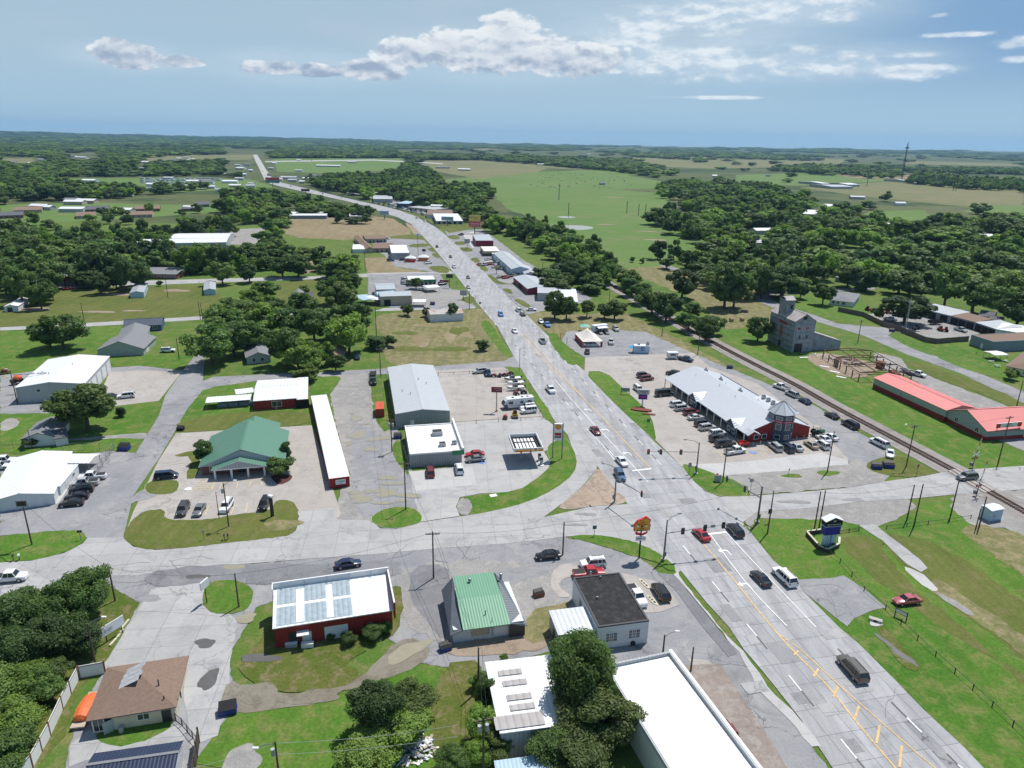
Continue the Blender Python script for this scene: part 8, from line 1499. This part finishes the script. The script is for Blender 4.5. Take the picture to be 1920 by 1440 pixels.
def fence(pts,h,step,label,m='steel',rails=(1.,),r=.05,panel=None,name='fence',cap=None,grid=0):
 q=[G(*p)for p in pts];P=empty(name,label,'fence',0,0,0);b=MB();pb=MB();m=K[m];n=0
 for a,c in zip(q,q[1:]):
  L=hypot(c[0]-a[0],c[1]-a[1]);k=max(1,round(L/step));d=((c[0]-a[0])/L,(c[1]-a[1])/L)
  for f in rails:b.bar((*a,h*f),(*c,h*f),r*1.4,m,r*1.4)
  if panel:pb.bar((a[0],a[1],h*.5),(c[0],c[1],h*.5),.08,K[panel],h*.96)
  if grid:
   for j in range(int(L/grid)):p_=(a[0]+d[0]*grid*j,a[1]+d[1]*grid*j);b.bar((*p_,.05),(*p_,h),.015,m)
  for i in range(k+(c is q[-1])):
   p=(a[0]+(c[0]-a[0])*i/k,a[1]+(c[1]-a[1])*i/k);n+=1
   if n<=100:MB().tube((*p,-.1),(*p,h+.08),r*1.7,m,n=6).build('post',P)
 b.build('rail',P)
 if panel:pb.build('panel',P)
 return P
fence([(1548,1035),(1575,1055),(1620,1108),(1660,1142),(1720,1200),(1790,1262),(1860,1325),(1940,1400)],.9,4.5,'low dark post-and-cable fence running down the right lawn','black_metal',(.9,),.045);fence([(1573,1001),(1610,995)],.8,2.,'short rail fence right of the pylon sign','dark_timber',(.9,.5));fence([(1662,992),(1700,987),(1740,983),(1780,978),(1820,972)],.8,4.,'rail fence between the pole pair and the signal hut gravel','black_metal',(.9,),.045)
fence([(118,848),(132,845),(215,842),(213,845),(185,885),(148,882)],2.,3.,'chain link fence round the curved canopy by the low white building','steel',(.98,.5,.05),.03,grid=.5);fence([(0,843),(50,838)],2.,3.,'chain link fence behind the low white building','steel',(.98,.5),.03,grid=.5)
fence([(822,704),(880,701),(950,700),(965,712),(990,745),(1012,775),(1018,786),(850,797)],1.0,6.,'low pipe rail fence around the tan yard','dark_trim',(.9,),.05)
fence([(1571,584),(1618,594),(1655,612),(1690,623),(1700,628),(1735,642),(1755,645),(1815,640)],2.3,5.,'grey board fence round the equipment yard','weathered_wood',(.9,),.06,panel='weathered_wood');fence([(20,1490),(62,1440),(95,1380),(118,1330),(148,1275),(150,1272),(198,1263)],2.2,3.2,'tall white board fence with rusty posts left of the brown hip-roof building','rust',(.9,),.07,panel='white_trim')
fence([(330,1352),(342,1362),(372,1398)],1.3,1.5,'dark iron gate beside the brown hip-roof building','black_metal',(.95,.1),.04,grid=.25);fence([(374,1394),(362,1480)],2.6,2.5,'brown board fence at the right of the dark blue shed','dark_timber',(.9,),.07,panel='dark_timber')
fence([(1830,665),(1866,664)],.9,4,'thin rail fence left of the white carport','black_metal',(.9,));fence([(455,702),(460,700),(505,700)],1.,4,'wire fence in front of the pale cottage in the grove','steel',(.9,.5),.03)
canopy('curved white canopy inside the chain link fence',(112,868),(166,868),(177,851),2.3,n=3,rise=.5)
for i,(a,c)in enumerate([((242,1163),(228,1180)),((231,1181),(220,1197)),((219,1198),(206,1212))]):a,c=G(*a),G(*c);tag(MB().bar((*a,.16),(*c,.16),.3,K['cream_wall'],.22).build('wheel_stop'),'yellowed wheel stop, %s of three along the cracked lot'%['upper','middle','lower'][i],'wheel stop')
for i,(px,py)in enumerate([(1858,680),(1870,688),(1899,693),(1885,679)]):P=sgn(px,py,-30+i*20,'pale green picnic table on the lawn of the brown-roofed cottage','picnic_table',cat='picnic table');P['group']='picnic tables';mm=mat('picnic_green',(.42,.55,.42),.7);MB().box(-.9,.9,-.35,.35,.7,.76,mm).build('top',P);[MB().box(-.9,.9,s*.7-.12,s*.7+.12,.42,.47,mm).build('bench',P)for s in(-1,1)];[MB().bar((s*.6,-.7,.1),(s*.6,.7,.1),.08,mm).bar((s*.6,-.7,.1),(s*.6,.2,.7),.08,mm).bar((s*.6,.7,.1),(s*.6,-.2,.7),.08,mm).build('leg',P)for s in(-1,1)]
bale=mat('hay',(.36,.28,.17),.95,var=.3,scale=3)
for i,(px,py)in enumerate([(1371,603),(1391,602)]):x,y=G(px,py);a=R(20);o=MB().tube((-.7*cos(a),-.7*sin(a),.85),(.7*cos(a),.7*sin(a),.85),.85,bale,n=18);tag(o.build('hay_bale',None,(x,y,0)),['left round bale by the railway meadow','right round bale by the railway meadow'][i],'hay bale')
r=random.Random(8);me=None
for i in range(70):
 px=r.uniform(995,1190);py=r.uniform(322,352)+(px-1000)*.01;x,y=G(px,py)
 if me is None:o=MB().tube((-.9,0,.95),(.9,0,.95),.95,mat('far_hay',(.55,.5,.36),.95),n=8).build('hay_bale',None,(x,y,0));me=o.data
 else:o=link('hay_bale',me,None,(x,y,0),r.uniform(0,3))
 tag(o,'pale round bale scattered over the far mown field','hay bale','bales in the far field')
for i,(px,py)in enumerate([(1208,1096),(1223,1127)]):P=sgn(px,py,115,['upper concrete pump island remnant by the block garage','lower concrete pump island remnant by the block garage'][i],'pump_island',.08,'island');MB().prism(chaikin([(-1.5,-.4),(1.5,-.4),(1.5,.4),(-1.5,.4)],2),0,.16,K['cream_wall']).build('kerb',P);MB().box(-.9,-.4,-.15,.15,.16,.2,BLK).box(-.1,.3,-.15,.15,.16,.2,BLK).box(.6,1.,-.15,.15,.16,.2,BLK).build('conduit_opening',P)
for i,(px,py)in enumerate([(547,1213),(577,1214)]):P=sgn(px,py,8,['rusty appliance behind the long red building','white chest freezer behind the long red building'][i],'appliance',cat='appliance');MB().box(-.9,.9,-.35,.35,0,.8,K['white_trim' if i else 'unit_grey']).build('cabinet',P);MB().box(-.92,.92,-.37,.37,.8,.9,K['white_trim']).build('lid',P)
for i,(px,py)in enumerate([(228,1373),(205,1375),(255,1372)]):P=sgn(px,py,10+i*30,['pale barrel in the clutter below the brown hip roof','glass door leaning below the brown hip roof','white board on the grass below the brown hip roof'][i],['barrel','old_door','board'][i],cat='clutter');(MB().tube((0,0,0),(0,0,.9),.32,K['unit_grey'],n=12)if i==0 else(MB().box(-.6,.6,-.05,.05,0,2.,K['sage_wall'])if i==1 else MB().box(-1.3,1.3,-.4,.4,.02,.1,K['white_trim']))).build('body',P)
P=sgn(925,930,20,'white square board lying on the station lawn','board',.12,'board');MB().box(-.8,.8,-.6,.6,0,.06,K['white_trim']).build('panel',P)
P=sgn(1641,1166,-30,'concrete culvert headwall in the right lawn','culvert',.05,'culvert');MB().box(-1.,1.,-.3,.5,0,.5,m_kerb).build('headwall',P);MB().tube((0,-.34,.2),(0,-.3,.2),.3,K['dark_interior'],n=12).build('pipe_mouth',P)
P=sgn(1202,770,-15,'raised brick flower bed under the restaurant pylon','flower_bed',.05,'flower bed');b=MB();b.prism(chaikin([(-3,-1.2),(3,-1.2),(3.2,1),(-3,1.3)],2),0,.45,K['brick'],mat('mulch_red',(.22,.06,.045),.9,var=.4,scale=3));b.build('bed',P);MB().prism(chaikin([(.5,-3.4),(4.5,-3.1),(4.4,-2.2),(.6,-2.4)],2),0,.3,mat('mulch_red')).build('lower_bed',P)
def lattice(px,py,tx,ty,w_,label,m='steel',n=14):
 x,y=G(px,py);h=hof(px,py,tx,ty);P=empty('lattice_mast',label,'mast',x,y,.4);b=MB()
 for i in range(3):a=i*2.094;b.bar((cos(a)*w_,sin(a)*w_,0),(cos(a)*w_*.5,sin(a)*w_*.5,h),w_*.25,K[m])
 for j in range(n):
  z0,z1=h*j/n,h*(j+1)/n
  for i in range(3):a,c=i*2.094,(i+1)*2.094;k0,k1=w_*(1-.5*j/n),w_*(1-.5*(j+1)/n);b.bar((cos(a)*k0,sin(a)*k0,z0),(cos(c)*k1,sin(c)*k1,z1),w_*.16,K[m])
 b.build('lattice',P);MB().box(-w_*2.2,w_*2.2,-w_*.5,w_*.5,h*.88,h*.915,K[m]).tube((0,0,h),(0,0,h*1.06),w_*.25,K[m]).build('antenna',P)
lattice(1690,338,1700,270,2.2,'tall dark radio mast standing against the sky at the right','dark_trim');lattice(1697,620,1703,560,.45,'pale lattice mast in the equipment yard','pale_grey_wall',10);lattice(1048,375,1046,345,.9,'lattice mast in the green pasture','steel',8)
for i,(px,py,h)in enumerate([(1066,404,13),(1175,400,13),(1197,404,12),(1210,402,11),(1787,357,30),(1792,357,30),(1625,350,24),(584,302,30),(600,294,26)]):x,y=G(px,py);P=empty('distant_pole','distant power pole far out in the country','pole',x,y,0,0,'distant power poles');MB().tube((0,0,0),(0,0,h),.22+h*.012,WD,n=5).build('shaft',P)
for i,(px,py)in enumerate([(26,1052),(37,1051),(421,1013),(428,1012)]):P=sgn(px,py,20,['dark mailbox at the left edge of the lower lawn','white mailbox at the left edge of the lower lawn','left mailbox below the bank lawn','right mailbox below the bank lawn'][i],'mailbox',cat='mailbox');MB().box(-.06,.06,-.06,.06,0,1.,K['dark_timber']).build('post',P);MB().box(-.14,.14,-.28,.28,1.,1.3,K['white_trim' if i==1 else 'black_metal']).build('box',P)
for i in range(9):px=1412+i*13.5;py=836-i*1.9;x,y=G(px,py);o=MB().tube((0,0,0),(0,0,1.0),.09,K['cream_wall'],n=8);tag(o.build('bollard',None,(x,y,.1)),'cream bollard in front of the restaurant end wall','bollard','bollards at the restaurant')
def haze():
 b=MB();m=bpy.data.materials.new('haze');m.use_nodes=True;t=NT(m.node_tree)
 t.n.remove(t.n['Principled BSDF']);v=t.new('ShaderNodeVolumePrincipled');t.l.new(v.outputs[0],t.n['Material Output'].inputs['Volume'])
 v.inputs['Color'].default_value=(.36,.66,1.0,1);v.inputs['Density'].default_value=.000050;v.inputs['Anisotropy'].default_value=.2
 b.box(-15000,15000,-15000,15000,-20,240,m);o=b.build('haze');tag(o,kind='stuff')
haze()
